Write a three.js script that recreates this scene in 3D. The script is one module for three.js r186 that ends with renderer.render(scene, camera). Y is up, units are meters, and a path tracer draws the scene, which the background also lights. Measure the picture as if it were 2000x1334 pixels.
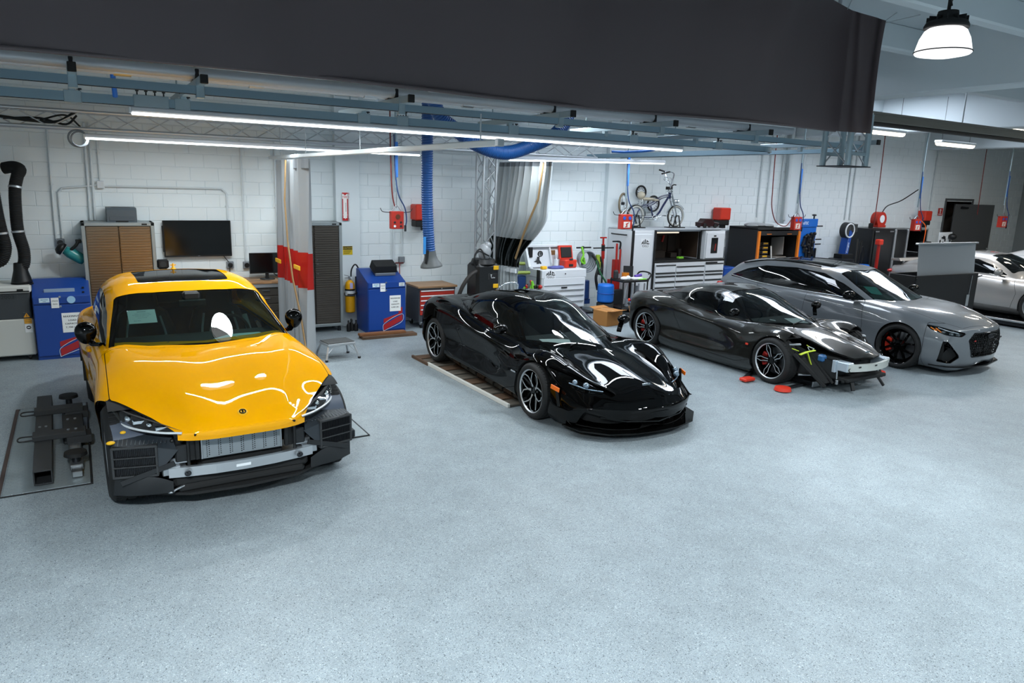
import * as THREE from 'three';
import { mergeGeometries } from 'three/addons/utils/BufferGeometryUtils.js';
import { FontLoader } from 'three/addons/loaders/FontLoader.js';
import { TextGeometry } from 'three/addons/geometries/TextGeometry.js';
import { RectAreaLightUniformsLib } from 'three/addons/lights/RectAreaLightUniformsLib.js';

// ---------- camera, lights, exposure ----------
const scene = new THREE.Scene();
scene.background = new THREE.Color(0x20262c);
const camera = new THREE.PerspectiveCamera(50.68, 2000 / 1334, 0.05, 80);
{
  const yaw = 0.54325, pitch = 0.214055, roll = 0.031329;
  const cy = Math.cos(yaw), sy = Math.sin(yaw), cp = Math.cos(pitch), sp = Math.sin(pitch);
  const fw = new THREE.Vector3(sy * cp, -sp, -cy * cp), r0 = new THREE.Vector3(cy, 0, sy), u0 = r0.clone().cross(fw);
  const r = r0.clone().multiplyScalar(Math.cos(roll)).addScaledVector(u0, Math.sin(roll));
  const u = u0.clone().multiplyScalar(Math.cos(roll)).addScaledVector(r0, -Math.sin(roll));
  camera.position.set(0, 2.533, 12.322);
  camera.quaternion.setFromRotationMatrix(new THREE.Matrix4().makeBasis(r, u, fw.clone().negate()));
}
scene.add(camera);
const renderer = new THREE.WebGLRenderer({ antialias: true });
renderer.toneMapping = THREE.LinearToneMapping;
renderer.toneMappingExposure = 1.0;
renderer.outputColorSpace = THREE.SRGBColorSpace;
renderer.shadowMap.enabled = true;
RectAreaLightUniformsLib.init();
const TUBE = 88, STRIP = 32, BAY = 100, SKY = 11;      // radiance of tubes, strip fixtures, high bays (candela), skylights
const DAY = 0xe2edfb, LED = 0xeef7fb, WARM = 0xfff0d8;

// ---------- helpers ----------
let seed = 7;
const rnd = () => { seed = (seed * 1664525 + 1013904223) >>> 0; return seed / 4294967296; };
const rr = (a, b) => a + (b - a) * rnd();
const V = (x, y, z) => new THREE.Vector3(x, y, z);
const PI = Math.PI, D = PI / 180;
const names = {};
const numbered = n => { const k = names[n] = (names[n] ?? -1) + 1; return k ? `${n}_${String(k).padStart(3, '0')}` : n; };
function tag(o, label, category, group, kind) {
  if (label) o.userData.label = label;
  if (category) o.userData.category = category;
  if (group) o.userData.group = group;
  if (kind) o.userData.kind = kind;
  return o;
}
function thing(name, label, category, [x, y, z] = [0, 0, 0], turn = 0, group) {
  const o = new THREE.Group(); o.name = numbered(name); scene.add(o);
  o.position.set(x, y, z); o.rotation.y = turn;
  return tag(o, label, category, group);
}
const merge = g => { if (!Array.isArray(g)) return g; if (g.length === 1) return g[0]; return mergeGeometries(g.map(q => { const k = q.index ? q.toNonIndexed() : q.clone(); for (const a of Object.keys(k.attributes)) if (!['position', 'normal', 'uv'].includes(a)) k.deleteAttribute(a); if (!k.attributes.uv) k.setAttribute('uv', new THREE.BufferAttribute(new Float32Array(k.attributes.position.count * 2), 2)); return k; })); };
function part(name, geos, mat, parent, label) {
  const m = new THREE.Mesh(merge(geos), mat);
  m.name = parent === scene ? numbered(name) : name; m.castShadow = m.receiveShadow = true;
  if (label) m.userData.label = label;
  parent.add(m); return m;
}
const single = (name, label, category, geos, mat, group) => tag(part(name, geos, mat, scene), label, category, group);
function dup(root, [x, y, z], turn, label, group) {
  const r = root.clone(); r.name = numbered(root.name.replace(/_\d{3}$/, '')); scene.add(r); r.position.set(x, y, z); r.rotation.y = turn;
  r.userData = { ...root.userData }; if (label) r.userData.label = label; if (group) r.userData.group = group;
  return r;
}
// chamfered box, centre at x,y,z
function box(w, h, d, x = 0, y = 0, z = 0, c = 0.004) {
  c = Math.min(c, w / 3, h / 3, d / 3);
  const P = [], N = [], U = [], hx = w / 2, hy = h / 2, hz = d / 2;
  const tri = (a, b, e) => {
    const n = b.clone().sub(a).cross(e.clone().sub(a)).normalize();
    const m = a.clone().add(b).add(e); let t = [a, b, e];
    if (n.dot(m) < 0) { n.negate(); t = [a, e, b]; }
    const ax = Math.abs(n.x), ay = Math.abs(n.y), az = Math.abs(n.z);
    for (const p of t) { P.push(p.x + x, p.y + y, p.z + z); N.push(n.x, n.y, n.z); if (ax >= ay && ax >= az) U.push(p.z + hz, p.y + hy); else if (ay >= az) U.push(p.x + hx, p.z + hz); else U.push(p.x + hx, p.y + hy); }
  };
  const quad = (a, b, e, f) => { tri(a, b, e); tri(a, e, f); };
  const vx = (sx, sy, sz) => V(sx * hx, sy * (hy - c), sz * (hz - c)), vy = (sx, sy, sz) => V(sx * (hx - c), sy * hy, sz * (hz - c)), vz = (sx, sy, sz) => V(sx * (hx - c), sy * (hy - c), sz * hz);
  const S = [[-1, -1], [1, -1], [1, 1], [-1, 1]];
  for (const s of [-1, 1]) {
    quad(...S.map(([a, b]) => vx(s, a, b))); quad(...S.map(([a, b]) => vy(a, s, b))); quad(...S.map(([a, b]) => vz(a, b, s)));
    for (const t of [-1, 1]) {
      quad(vx(s, t, -1), vx(s, t, 1), vy(s, t, 1), vy(s, t, -1));
      quad(vx(s, -1, t), vx(s, 1, t), vz(s, 1, t), vz(s, -1, t));
      quad(vy(-1, s, t), vy(1, s, t), vz(1, s, t), vz(-1, s, t));
      for (const q of [-1, 1]) tri(vx(s, t, q), vy(s, t, q), vz(s, t, q));
    }
  }
  const g = new THREE.BufferGeometry();
  g.setAttribute('position', new THREE.Float32BufferAttribute(P, 3)); g.setAttribute('normal', new THREE.Float32BufferAttribute(N, 3)); g.setAttribute('uv', new THREE.Float32BufferAttribute(U, 2));
  return g;
}
const move = (g, x, y, z) => g.translate(x, y, z);
const cyl = (r1, r2, h, x = 0, y = 0, z = 0, ax = 'y', seg = 20) => { const g = new THREE.CylinderGeometry(r1, r2, h, seg); if (ax === 'x') g.rotateZ(PI / 2); if (ax === 'z') g.rotateX(PI / 2); return g.translate(x, y, z); };
const sph = (r, x, y, z, sx = 1, sy = 1, sz = 1, n = 20) => new THREE.SphereGeometry(r, n, Math.round(n * .7)).scale(sx, sy, sz).translate(x, y, z);
const tor = (R, r, x, y, z, ax = 'z', n = 40) => { const g = new THREE.TorusGeometry(R, r, 10, n); if (ax === 'x') g.rotateY(PI / 2); if (ax === 'y') g.rotateX(PI / 2); return g.translate(x, y, z); };
const pv = a => a.map(p => p.isVector3 ? p : V(...p));
const tube = (pts, r, n = 0, rs = 8) => new THREE.TubeGeometry(pts.length === 2 ? new THREE.LineCurve3(...pv(pts)) : new THREE.CatmullRomCurve3(pv(pts), false, 'centripetal'), n || (pts.length === 2 ? 1 : pts.length * 6), r, rs, false);
const poly = (pts, r, rs = 8) => merge(pts.slice(1).flatMap((p, i) => [rod(pts[i], p, r, rs), sph(r, ...pts[i], 1, 1, 1, rs)]).concat([sph(r, ...pts[pts.length - 1], 1, 1, 1, rs)]));
function rod(a, b, r, seg = 8) {
  const A = V(...a), B = V(...b), d = B.clone().sub(A), g = new THREE.CylinderGeometry(r, r, d.length(), seg);
  g.applyQuaternion(new THREE.Quaternion().setFromUnitVectors(V(0, 1, 0), d.clone().normalize()));
  const m = A.add(B).multiplyScalar(.5); return g.translate(m.x, m.y, m.z);
}
// rectangular bar between two points
function bar(a, b, w, h, up = [0, 1, 0], c = .003) {
  const A = V(...a), B = V(...b), d = B.clone().sub(A), L = d.length(), z = d.normalize(), x = V(...up).cross(z).normalize(), y = z.clone().cross(x);
  const g = box(w, h, L, 0, 0, 0, c); g.applyMatrix4(new THREE.Matrix4().makeBasis(x, y, z)); const m = A.add(B).multiplyScalar(.5); return g.translate(m.x, m.y, m.z);
}
// rectangular section swept along points (closed ends); up fixed
function ribbon(pts, w, t, up = [0, 1, 0]) {
  const p = pv(pts), n = p.length, U = V(...up), R = [];
  for (let i = 0; i < n; i++) {
    const d = p[Math.min(n - 1, i + 1)].clone().sub(p[Math.max(0, i - 1)]).normalize(), s = d.clone().cross(U).normalize(), u = s.clone().cross(d).normalize();
    const ww = (Array.isArray(w) ? w[i] : w) / 2, tt = (Array.isArray(t) ? t[i] : t) / 2;
    R.push([[-1, -1], [1, -1], [1, 1], [-1, 1]].map(([a, b]) => p[i].clone().addScaledVector(s, a * ww).addScaledVector(u, b * tt)));
  }
  const P = [], q = (a, b, c, d) => { for (const v of [a, b, c, a, c, d]) P.push(v.x, v.y, v.z); };
  for (let i = 0; i + 1 < n; i++) for (let k = 0; k < 4; k++) q(R[i][k], R[i][(k + 1) % 4], R[i + 1][(k + 1) % 4], R[i + 1][k]);
  q(R[0][3], R[0][2], R[0][1], R[0][0]); q(...R[n - 1]);
  const g = new THREE.BufferGeometry(); g.setAttribute('position', new THREE.Float32BufferAttribute(P, 3)); g.computeVertexNormals(); return g;
}
const shape = pts => new THREE.Shape(pts.map(p => new THREE.Vector2(...p)));
const ext = (pts, depth, bevel = 0, holes) => { const s = Array.isArray(pts) ? shape(pts) : pts; if (holes) for (const h of holes) s.holes.push(shape(h)); return new THREE.ExtrudeGeometry(s, { depth, bevelEnabled: bevel > 0, bevelThickness: bevel, bevelSize: bevel, bevelSegments: 2, curveSegments: 10 }); };
const lathe = (pts, seg = 32) => new THREE.LatheGeometry(pts.map(p => new THREE.Vector2(...p)), seg);
const C = (hex) => new THREE.Color(hex);
const std = (hex, rough = .5, metal = 0, o = {}) => new THREE.MeshStandardMaterial({ color: C(hex), roughness: rough, metalness: metal, side: THREE.DoubleSide, ...o });
const phys = (hex, o = {}) => new THREE.MeshPhysicalMaterial({ color: C(hex), side: THREE.DoubleSide, ...o });
const glow = (hex, k) => new THREE.MeshStandardMaterial({ color: 0x111111, emissive: C(hex), emissiveIntensity: k });
function canvas(w, h, draw) {
  const c = document.createElement('canvas'); c.width = w; c.height = h; draw(c.getContext('2d'), w, h);
  const t = new THREE.CanvasTexture(c); t.colorSpace = THREE.SRGBColorSpace; t.anisotropy = 8; return t;
}
function dataTex(n, f, rep = 1, srgb = true, m = n) {
  const a = new Uint8Array(n * m * 4);
  for (let j = 0; j < m; j++) for (let i = 0; i < n; i++) { const [r, g, b] = f(i, j), k = (j * n + i) * 4; a[k] = r; a[k + 1] = g; a[k + 2] = b; a[k + 3] = 255; }
  const t = new THREE.DataTexture(a, n, m); t.wrapS = t.wrapT = THREE.RepeatWrapping; t.magFilter = t.minFilter = THREE.LinearFilter; t.repeat.set(rep, rep);
  if (srgb) t.colorSpace = THREE.SRGBColorSpace; t.needsUpdate = true; return t;
}
// tileable value noise on n cells
function vnoise(n, s) { const g = Array.from({ length: n * n }, (_, i) => { let h = Math.imul(i + 1, 374761393) ^ Math.imul(s + 11, 668265263); h = Math.imul(h ^ (h >>> 13), 1274126177); return ((h ^ (h >>> 16)) >>> 0) / 4294967296; });
  const sm = t => t * t * (3 - 2 * t);
  return (x, y) => { x = ((x % 1) + 1) % 1 * n; y = ((y % 1) + 1) % 1 * n; const i = x | 0, j = y | 0, u = sm(x - i), v = sm(y - j), a = (p, q) => g[(q % n) * n + (p % n)]; return (a(i, j) * (1 - u) + a(i + 1, j) * u) * (1 - v) + (a(i, j + 1) * (1 - u) + a(i + 1, j + 1) * u) * v; }; }
// flat print: a thin plate with a picture on its front (+z)
function plate(name, w, h, tex, parent, [x, y, z], t = .003, rough = .6, rx = 0, ry = 0, rz = 0, side = 0xe8e8e6) {
  const g = new THREE.BoxGeometry(w, h, t), m = std(side, rough), f = std(0xffffff, rough, 0, { map: tex });
  const o = new THREE.Mesh(g, [m, m, m, m, f, m]); o.name = parent === scene ? numbered(name) : name; o.position.set(x, y, z); o.rotation.set(rx, ry, rz); o.castShadow = o.receiveShadow = true; parent.add(o); return o;
}
function textTex(w, h, bg, fg, lines) { return canvas(w, h, (g) => { g.fillStyle = bg; g.fillRect(0, 0, w, h); g.textAlign = 'center'; g.textBaseline = 'middle'; for (const [s, x, y, px, col, font] of lines) { g.fillStyle = col || fg; g.font = `${font || 'bold'} ${px}px sans-serif`; g.fillText(s, x * w, y * h); } }); }

// ---------- shared materials ----------
const M = {
  black: std(0x0b0c0d, .5), blackGloss: phys(0x050505, { roughness: .2, specularIntensity: 0, clearcoat: .6, clearcoatRoughness: .03 }), blackMatte: std(0x121314, .8), darkGrey: std(0x2b2d2f, .6), rubber: std(0x0e0f10, .75),
  steel: std(0xb8bcc0, .32, .9), alu: std(0xc4c8cc, .4, .85), galv: std(0x9fb0b8, .42, .75), chrome: std(0xe2e6ea, .08, 1), brushed: std(0x8d9194, .45, .9), darkSteel: std(0x34363a, .45, .7),
  blue2: std(0x0d4a8c, .42), white: std(0xdfe3e6, .5), wallPaint: std(0xdfe7ea, .62), pipe: std(0xd6dde0, .5), silverPipe: std(0xc2c6cc, .45, .35), greyPaint: std(0x7c8288, .55), red: std(0xa81c12, .45), redBox: std(0xb12a1c, .45), redBright: std(0xd0321c, .45), blue: std(0x12469a, .4), blueBright: std(0x1467c4, .4), orange: std(0xe07818, .5), yellow: std(0xe8b010, .5), lime: std(0x7ac832, .5), wood: null, paper: std(0xe6eaec, .75), paperCyan: std(0xb9d4d6, .7), cardboard: std(0xa9743c, .85), green: std(0x1c5a34, .5), purple: std(0x5b3c9c, .6), teal: std(0x3a8f92, .3),
};
{
  const n1 = vnoise(6, 3), n2 = vnoise(40, 5);
  const wood = (a, b, seedK) => dataTex(256, (i, j) => { const y = j / 256, x = i / 256, g = n2(x * .12 + seedK, y) * .6 + n1(x * .5, y * 1) * .4; const k = .75 + .5 * (g - .5); return [a[0] * k + b, a[1] * k + b, a[2] * k + b]; }, 1);
  M.woodTop = std(0xffffff, .45, 0, { map: wood([190, 140, 92], 18, 0) });
  M.woodOld = std(0xffffff, .8, 0, { map: wood([112, 82, 58], 8, .3) });
  M.woodGrey = std(0xffffff, .8, 0, { map: wood([112, 104, 92], 8, .6) });
}
const parts = (name, geos, mat, parent, label) => geos.map(g => part(name, g, mat, parent, label));
// hanging cloth between two plan lines, folded; a(t), b(t) give the ends at height fraction t (0 top, 1 bottom)
function drape(y0, y1, a, b, folds, amp, { rows = 40, cols = 10, t0 = 0, t1 = 1, phase = 0, irr = .4 } = {}) {
  const P = [], I = [], n = folds * cols, U = []; 
  const j1 = Array.from({ length: folds + 2 }, (_, i) => Math.sin(i * 12.9898 + 4.1) * irr), j2 = Array.from({ length: folds + 2 }, (_, i) => Math.cos(i * 7.233 + 1.7) * irr);
  for (let r = 0; r <= rows; r++) {
    const t = t0 + (t1 - t0) * r / rows, A = a(t), B = b(t), dx = B[0] - A[0], dz = B[1] - A[1], L = Math.hypot(dx, dz) || 1, nx = -dz / L, nz = dx / L, am = typeof amp === 'function' ? amp(t) : amp;
    for (let c = 0; c <= n; c++) {
      const s = c / n, f = s * folds, k = Math.floor(f), w = f - k, jit = j1[k] * (1 - w) + j1[k + 1] * w, jt = j2[k] * (1 - w) + j2[k + 1] * w;
      const o = am * (Math.sin(f * 2 * PI + jit * 2 + phase + jt * 1.5 * t) * (1 + jt) + .35 * Math.sin(f * 4.7 * PI + t * 3)), sh = am * .6 * Math.cos(f * 2 * PI + jt * 2 + t);
      P.push(A[0] + dx * s + nx * o + dx / L * sh, y0 + (y1 - y0) * t, A[1] + dz * s + nz * o + dz / L * sh); U.push(s, t);
    }
  }
  for (let r = 0; r < rows; r++) for (let c = 0; c < n; c++) { const q = r * (n + 1) + c; I.push(q, q + 1, q + n + 2, q, q + n + 2, q + n + 1); }
  const g = new THREE.BufferGeometry(); g.setAttribute('position', new THREE.Float32BufferAttribute(P, 3)); g.setAttribute('uv', new THREE.Float32BufferAttribute(U, 2)); g.setIndex(I); g.computeVertexNormals(); return g;
}
// corrugated hose along points
function hose(pts, r, pitch = .03, depth = .006, seg = 16) {
  const c = new THREE.CatmullRomCurve3(pv(pts), false, 'centripetal'), L = c.getLength(), n = Math.max(8, Math.round(L / pitch * 4)), fr = c.computeFrenetFrames(n, false), P = [], I = [];
  for (let i = 0; i <= n; i++) { const p = c.getPointAt(i / n), R = (typeof r === 'function' ? r(i / n) : r) - depth * (i % 4 < 2 ? 0 : 1); for (let k = 0; k <= seg; k++) { const a = k / seg * 2 * PI, v = fr.normals[i].clone().multiplyScalar(Math.cos(a) * R).addScaledVector(fr.binormals[i], Math.sin(a) * R).add(p); P.push(v.x, v.y, v.z); } }
  for (let i = 0; i < n; i++) for (let k = 0; k < seg; k++) { const q = i * (seg + 1) + k; I.push(q, q + seg + 1, q + seg + 2, q, q + seg + 2, q + 1); }
  const g = new THREE.BufferGeometry(); g.setAttribute('position', new THREE.Float32BufferAttribute(P, 3)); g.setIndex(I); g.computeVertexNormals(); return g;
}

// ---------- room ----------
M.ceilPaint = std(0xc6ced2, .7);
const ROOM = { x0: -4, x1: 27, z0: 0, z1: 17, h: 4.6 };
{ // floor: epoxy with colour flakes
  const n = 2048, coarse = vnoise(24, 1), mid = vnoise(90, 2);
  const cell = new Uint8Array(n * n * 3); 
  for (let i = 0; i < n * n; i++) { cell[i * 3] = 176; cell[i * 3 + 1] = 189; cell[i * 3 + 2] = 196; }
  const cols = [[206, 216, 221], [186, 198, 204], [150, 162, 168], [92, 102, 110], [226, 233, 236], [174, 190, 200], [192, 203, 207], [128, 142, 150], [214, 224, 229]];
  for (let k = 0; k < 620000; k++) {
    const x = rnd() * n | 0, y = rnd() * n | 0, c = cols[rnd() * cols.length | 0], w = 1 + (rnd() * rnd() * 4 | 0), h = 1 + (rnd() * rnd() * 4 | 0), s = rr(.86, 1.1);
    for (let b = 0; b < h; b++) for (let a = 0; a < w; a++) { const q = (((y + b) % n) * n + (x + a) % n) * 3; cell[q] = Math.min(255, c[0] * s); cell[q + 1] = Math.min(255, c[1] * s); cell[q + 2] = Math.min(255, c[2] * s); }
  }
  const tex = dataTex(n, (i, j) => { const q = (j * n + i) * 3, m = .74 + .08 * (coarse(i / n, j / n) * .6 + mid(i / n, j / n) * .4); return [Math.min(255, cell[q] * m), Math.min(255, cell[q + 1] * m), Math.min(255, cell[q + 2] * m)]; });
  const rough = dataTex(512, (i, j) => { const v = 105 + 24 * (coarse(i / 512 + .3, j / 512) * .7 + mid(i / 512, j / 512) * .3); return [v, v, v]; }, 1, false);
  const w = ROOM.x1 - ROOM.x0 + .6, d = ROOM.z1 - ROOM.z0 + .6, g = new THREE.BoxGeometry(w, .3, d).translate((ROOM.x0 + ROOM.x1) / 2, -.15, (ROOM.z0 + ROOM.z1) / 2);
  const u = g.attributes.uv, p = g.attributes.position; for (let i = 0; i < u.count; i++) u.setXY(i, p.getX(i) / 4.2, p.getZ(i) / 4.2);
  const f = part('floor', g, new THREE.MeshPhysicalMaterial({ map: tex, roughness: 1, roughnessMap: rough, specularIntensity: .55 }), scene); f.userData.kind = 'structure';
}
{ // back wall: painted concrete blocks in running bond with recessed joints, pilasters, one doorway
  const door = [22.55, 24.0, 2.47];                // opening x0,x1,top
  const fill = std(0xe0e8eb, .7), paint = ['#e9f0f2', '#e8eff1', '#eaf1f3', '#e7eef0'].map(c => std(c, .6));
  const slab = [box(door[0] - ROOM.x0 + .3, ROOM.h, .26, (door[0] + ROOM.x0 - .3) / 2, ROOM.h / 2, -.137, .002), box(ROOM.x1 - door[1] + .3, ROOM.h, .26, (ROOM.x1 + door[1] + .3) / 2, ROOM.h / 2, -.137, .002), box(door[1] - door[0], ROOM.h - door[2], .26, (door[0] + door[1]) / 2, (ROOM.h + door[2]) / 2, -.137, .002)];
  const wall = part('wall_back', slab, fill, scene); wall.userData.kind = 'structure';
  const bw = .4064, bh = .2032, full = box(bw - .008, bh - .008, .03, 0, 0, -.0145, .0035), half = box(bw / 2 - .008, bh - .008, .03, 0, 0, -.0145, .0035);
  const list = [];
  for (let c = 0; c < Math.floor(ROOM.h / bh); c++) for (let k = -10; k < 67; k++) {
    const x = k * bw + (c % 2 ? bw / 2 : 0) + .14, y = c * bh + bh / 2;
    if (x < ROOM.x0 + .2 || x > ROOM.x1 - .2) continue;
    if (y < door[2] && x > door[0] - .2 && x < door[1] + .2) continue;
    list.push([x, y, Math.hypot(x, 12.3) + (y > 3.25 && x < 9 ? 30 : 0) + (x < -1 ? 30 : 0)]);
  }
  list.sort((a, b) => a[2] - b[2]);
  list.slice(0, 300).forEach(([x, y], i) => { const m = part('concrete_block', full, paint[(i * 7 + (x * 10 | 0)) & 3], wall); m.position.set(x, y, 0); });
  const rest = part('block_field', list.slice(300).map(([x, y]) => full.clone().translate(x, y, 0)), paint[0], wall); rest.userData.kind = 'stuff';
  for (const x of [4.01, 9.8, 15.4, 21.2]) part('pilaster', box(.42, ROOM.h, .12, x, ROOM.h / 2, .06, .006), M.wallPaint, wall);
  for (const x of [door[0] - .03, door[1] + .03]) part('door_frame', box(.06, door[2], .3, x, door[2] / 2, -.12), std(0x55585a, .5), wall);
  part('door_frame', box(door[1] - door[0] + .12, .06, .3, (door[0] + door[1]) / 2, door[2] + .03, -.12), std(0x55585a, .5), wall);
  // the other walls
  const wl = part('wall_left', box(.25, ROOM.h, ROOM.z1 + .6, ROOM.x0 - .125, ROOM.h / 2, ROOM.z1 / 2), M.wallPaint, scene); wl.userData.kind = 'structure';
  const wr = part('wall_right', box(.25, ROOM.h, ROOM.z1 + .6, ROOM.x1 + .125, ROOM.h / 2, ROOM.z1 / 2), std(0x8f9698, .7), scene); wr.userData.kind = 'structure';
  const wf = part('wall_front', box(ROOM.x1 - ROOM.x0 + .5, ROOM.h, .25, (ROOM.x0 + ROOM.x1) / 2, ROOM.h / 2, ROOM.z1 + .125), M.wallPaint, scene); wf.userData.kind = 'structure';
  // store room behind the doorway
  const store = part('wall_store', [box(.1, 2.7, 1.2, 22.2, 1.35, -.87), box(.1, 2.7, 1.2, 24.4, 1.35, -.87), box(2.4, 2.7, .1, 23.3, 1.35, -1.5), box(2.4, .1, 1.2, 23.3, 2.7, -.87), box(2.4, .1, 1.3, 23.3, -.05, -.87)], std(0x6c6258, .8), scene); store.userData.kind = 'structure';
}
{ // ceiling: deck, girders across, tees along, skylights
  const cw = ROOM.x1 - ROOM.x0 + .6, cx = (ROOM.x0 + ROOM.x1) / 2, sk = [[7.4, 9.6], [12.2, 14.4], [17.0, 19.2]], s0 = 2.6, s1 = 3.8, T = .22;
  const deck = [box(cw, T, s0 + .3, cx, ROOM.h + T / 2, (s0 - .3) / 2, .002), box(cw, T, ROOM.z1 + .3 - s1, cx, ROOM.h + T / 2, (ROOM.z1 + .3 + s1) / 2, .002)];
  let x = ROOM.x0 - .3; for (const [a, b] of [...sk, [ROOM.x1 + .3, 0]]) { deck.push(box(a - x, T, s1 - s0, (a + x) / 2, ROOM.h + T / 2, (s0 + s1) / 2, .002)); x = b; }
  const ceil = part('ceiling', deck, std(0xb4bdc2, .8), scene); ceil.userData.kind = 'structure';
  for (const gx of [-1.6, 4.01, 9.8, 15.4, 21.2]) { const L = gx < 5 ? 6.6 : ROOM.z1; part('girder', box(.4, .74, L, gx, ROOM.h - .36, L / 2, .015), M.ceilPaint, ceil); }
  for (let k = 0; k < 12; k++) { const z = .9 + k * 1.4; if (z > s0 - .2 && z < s1 + .2) continue; part('ceiling_tee', box(cw - .6, .3, .16, cx, ROOM.h - .14, z, .02), M.ceilPaint, ceil); }
  sk.forEach(([a, b], i) => {
    const t = thing('skylight', `${['first', 'second', 'third'][i]} skylight from the left, a white diffusing panel set in the ceiling`, 'skylight', [(a + b) / 2, ROOM.h + .1, (s0 + s1) / 2]);
    part('frame', [box(b - a + .12, .24, .06, 0, .06, (s1 - s0) / 2 + .03), box(b - a + .12, .24, .06, 0, .06, -(s1 - s0) / 2 - .03), box(.06, .24, s1 - s0, (b - a) / 2 + .03, .06, 0), box(.06, .24, s1 - s0, -(b - a) / 2 - .03, .06, 0)], M.white, t);
    part('lit_window_panel', box(b - a, .03, s1 - s0, 0, .05, 0), glow(DAY, SKY * .9), t);
    const l = new THREE.RectAreaLight(DAY, SKY, b - a, s1 - s0); l.position.set(0, .02, 0); l.rotation.x = -PI / 2; l.castShadow = true; t.add(l);
  });
}

// ---------- car bodies: lofted sheet metal cut into panels ----------
function pchip(p) {
  const n = p.length; if (n === 1) return () => p[0][1];
  const h = [], d = [], m = [];
  for (let i = 0; i < n - 1; i++) { h[i] = p[i + 1][0] - p[i][0]; d[i] = (p[i + 1][1] - p[i][1]) / h[i]; }
  m[0] = d[0]; m[n - 1] = d[n - 2];
  for (let i = 1; i < n - 1; i++) m[i] = d[i - 1] * d[i] <= 0 ? 0 : 3 * (h[i - 1] + h[i]) / ((2 * h[i] + h[i - 1]) / d[i - 1] + (h[i] + 2 * h[i - 1]) / d[i]);
  return x => {
    if (x <= p[0][0]) return p[0][1]; if (x >= p[n - 1][0]) return p[n - 1][1];
    let i = 0; while (x > p[i + 1][0]) i++;
    const t = (x - p[i][0]) / h[i], t2 = t * t, t3 = t2 * t;
    return p[i][1] * (2 * t3 - 3 * t2 + 1) + h[i] * m[i] * (t3 - 2 * t2 + t) + p[i + 1][1] * (3 * t2 - 2 * t3) + h[i] * m[i + 1] * (t3 - t2);
  };
}
// soup: flat array, 8 numbers a vertex (position, normal, station, profile index)
function loft({ z: zs, lines, bow = [[0, 0]], sub = 7, n = 110, hard = [], bowP = 2, nose, tail }) {
  const F = lines.map(l => l.map(c => typeof c === 'number' ? () => c : pchip(c))), bw = pchip(bow), K = lines.length;
  const st = []; for (let i = 0; i <= n; i++) { const t = i / n; st.push(zs[0] + (zs[1] - zs[0]) * (t * .45 + .55 * (.5 - .5 * Math.cos(PI * t)))); }
  const grid = st.map(z => {
    const q = F.map(([fx, fy]) => [fx(z), fy(z)]), row = [];
    const at = i => i < 0 ? [-q[-i][0], q[-i][1]] : i >= K ? [-q[2 * K - 2 - i][0], q[2 * K - 2 - i][1]] : q[i];
    const ch = (a, b) => Math.max(1e-4, Math.hypot(b[0] - a[0], b[1] - a[1]));
    const tan = (i, side) => {
      const a = at(i - 1), b = at(i), c = at(i + 1), l0 = ch(a, b), l1 = ch(b, c);
      if (hard.includes(i)) return side < 0 ? [(b[0] - a[0]) / l0, (b[1] - a[1]) / l0] : [(c[0] - b[0]) / l1, (c[1] - b[1]) / l1];
      return [0, 1].map(k => ((b[k] - a[k]) / l0 * l1 + (c[k] - b[k]) / l1 * l0) / (l0 + l1));
    };
    for (let i = 0; i + 1 < K; i++) {
      const a = q[i], b = q[i + 1], L = ch(a, b), ta = tan(i, 1), tb = tan(i + 1, -1);
      for (let s = 0; s < sub + (i + 2 === K ? 1 : 0); s++) {
        const t = s / sub, t2 = t * t, t3 = t2 * t, p = [0, 1].map(k => a[k] * (2 * t3 - 3 * t2 + 1) + L * ta[k] * (t3 - 2 * t2 + t) + b[k] * (3 * t2 - 2 * t3) + L * tb[k] * (t3 - t2));
        row.push([Math.max(0, p[0]), p[1], z - bw(z) * Math.pow(Math.max(0, p[0]), bowP), z, i + t]);
      }
    }
    return row;
  });
  // close the ends: the last section runs in to one level line
  for (const [c, e, s] of [[tail, 0, -1], [nose, n, 1]]) if (c) { const src = grid[e === 0 ? 0 : grid.length - 1], add = []; for (let k = 1; k <= 8; k++) { const t = k / 8, a = Math.sin(t * PI / 2); add.push(src.map(p => [p[0], p[1] + (c[0] - p[1]) * t, p[2] + s * c[1] * a, p[3], p[4]])); } if (s > 0) grid.push(...add); else grid.unshift(...add.reverse()); }
  n = grid.length - 1;
  const m = grid[0].length, N = [];
  for (let i = 0; i <= n; i++) { N.push([]); for (let j = 0; j < m; j++) {
    const a = grid[Math.max(0, i - 1)][j], b = grid[Math.min(n, i + 1)][j], g = k => k < 0 ? [-grid[i][-k][0], ...grid[i][-k].slice(1)] : k >= m ? [-grid[i][2 * m - 2 - k][0], ...grid[i][2 * m - 2 - k].slice(1)] : grid[i][k];
    const c = g(j - 1), d = g(j + 1), u = [b[0] - a[0], b[1] - a[1], b[2] - a[2]], v = [d[0] - c[0], d[1] - c[1], d[2] - c[2]];
    let w = [v[1] * u[2] - v[2] * u[1], v[2] * u[0] - v[0] * u[2], v[0] * u[1] - v[1] * u[0]]; const l = Math.hypot(...w) || 1;
    N[i].push(w.map(e => e / l));
  } }
  const half = [], put = (i, j) => half.push(...grid[i][j].slice(0, 3), ...N[i][j], grid[i][j][3], grid[i][j][4]);
  for (let i = 0; i < n; i++) for (let j = 0; j + 1 < m; j++) { put(i, j); put(i, j + 1); put(i + 1, j + 1); put(i, j); put(i + 1, j + 1); put(i + 1, j); }
  return half;
}
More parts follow.
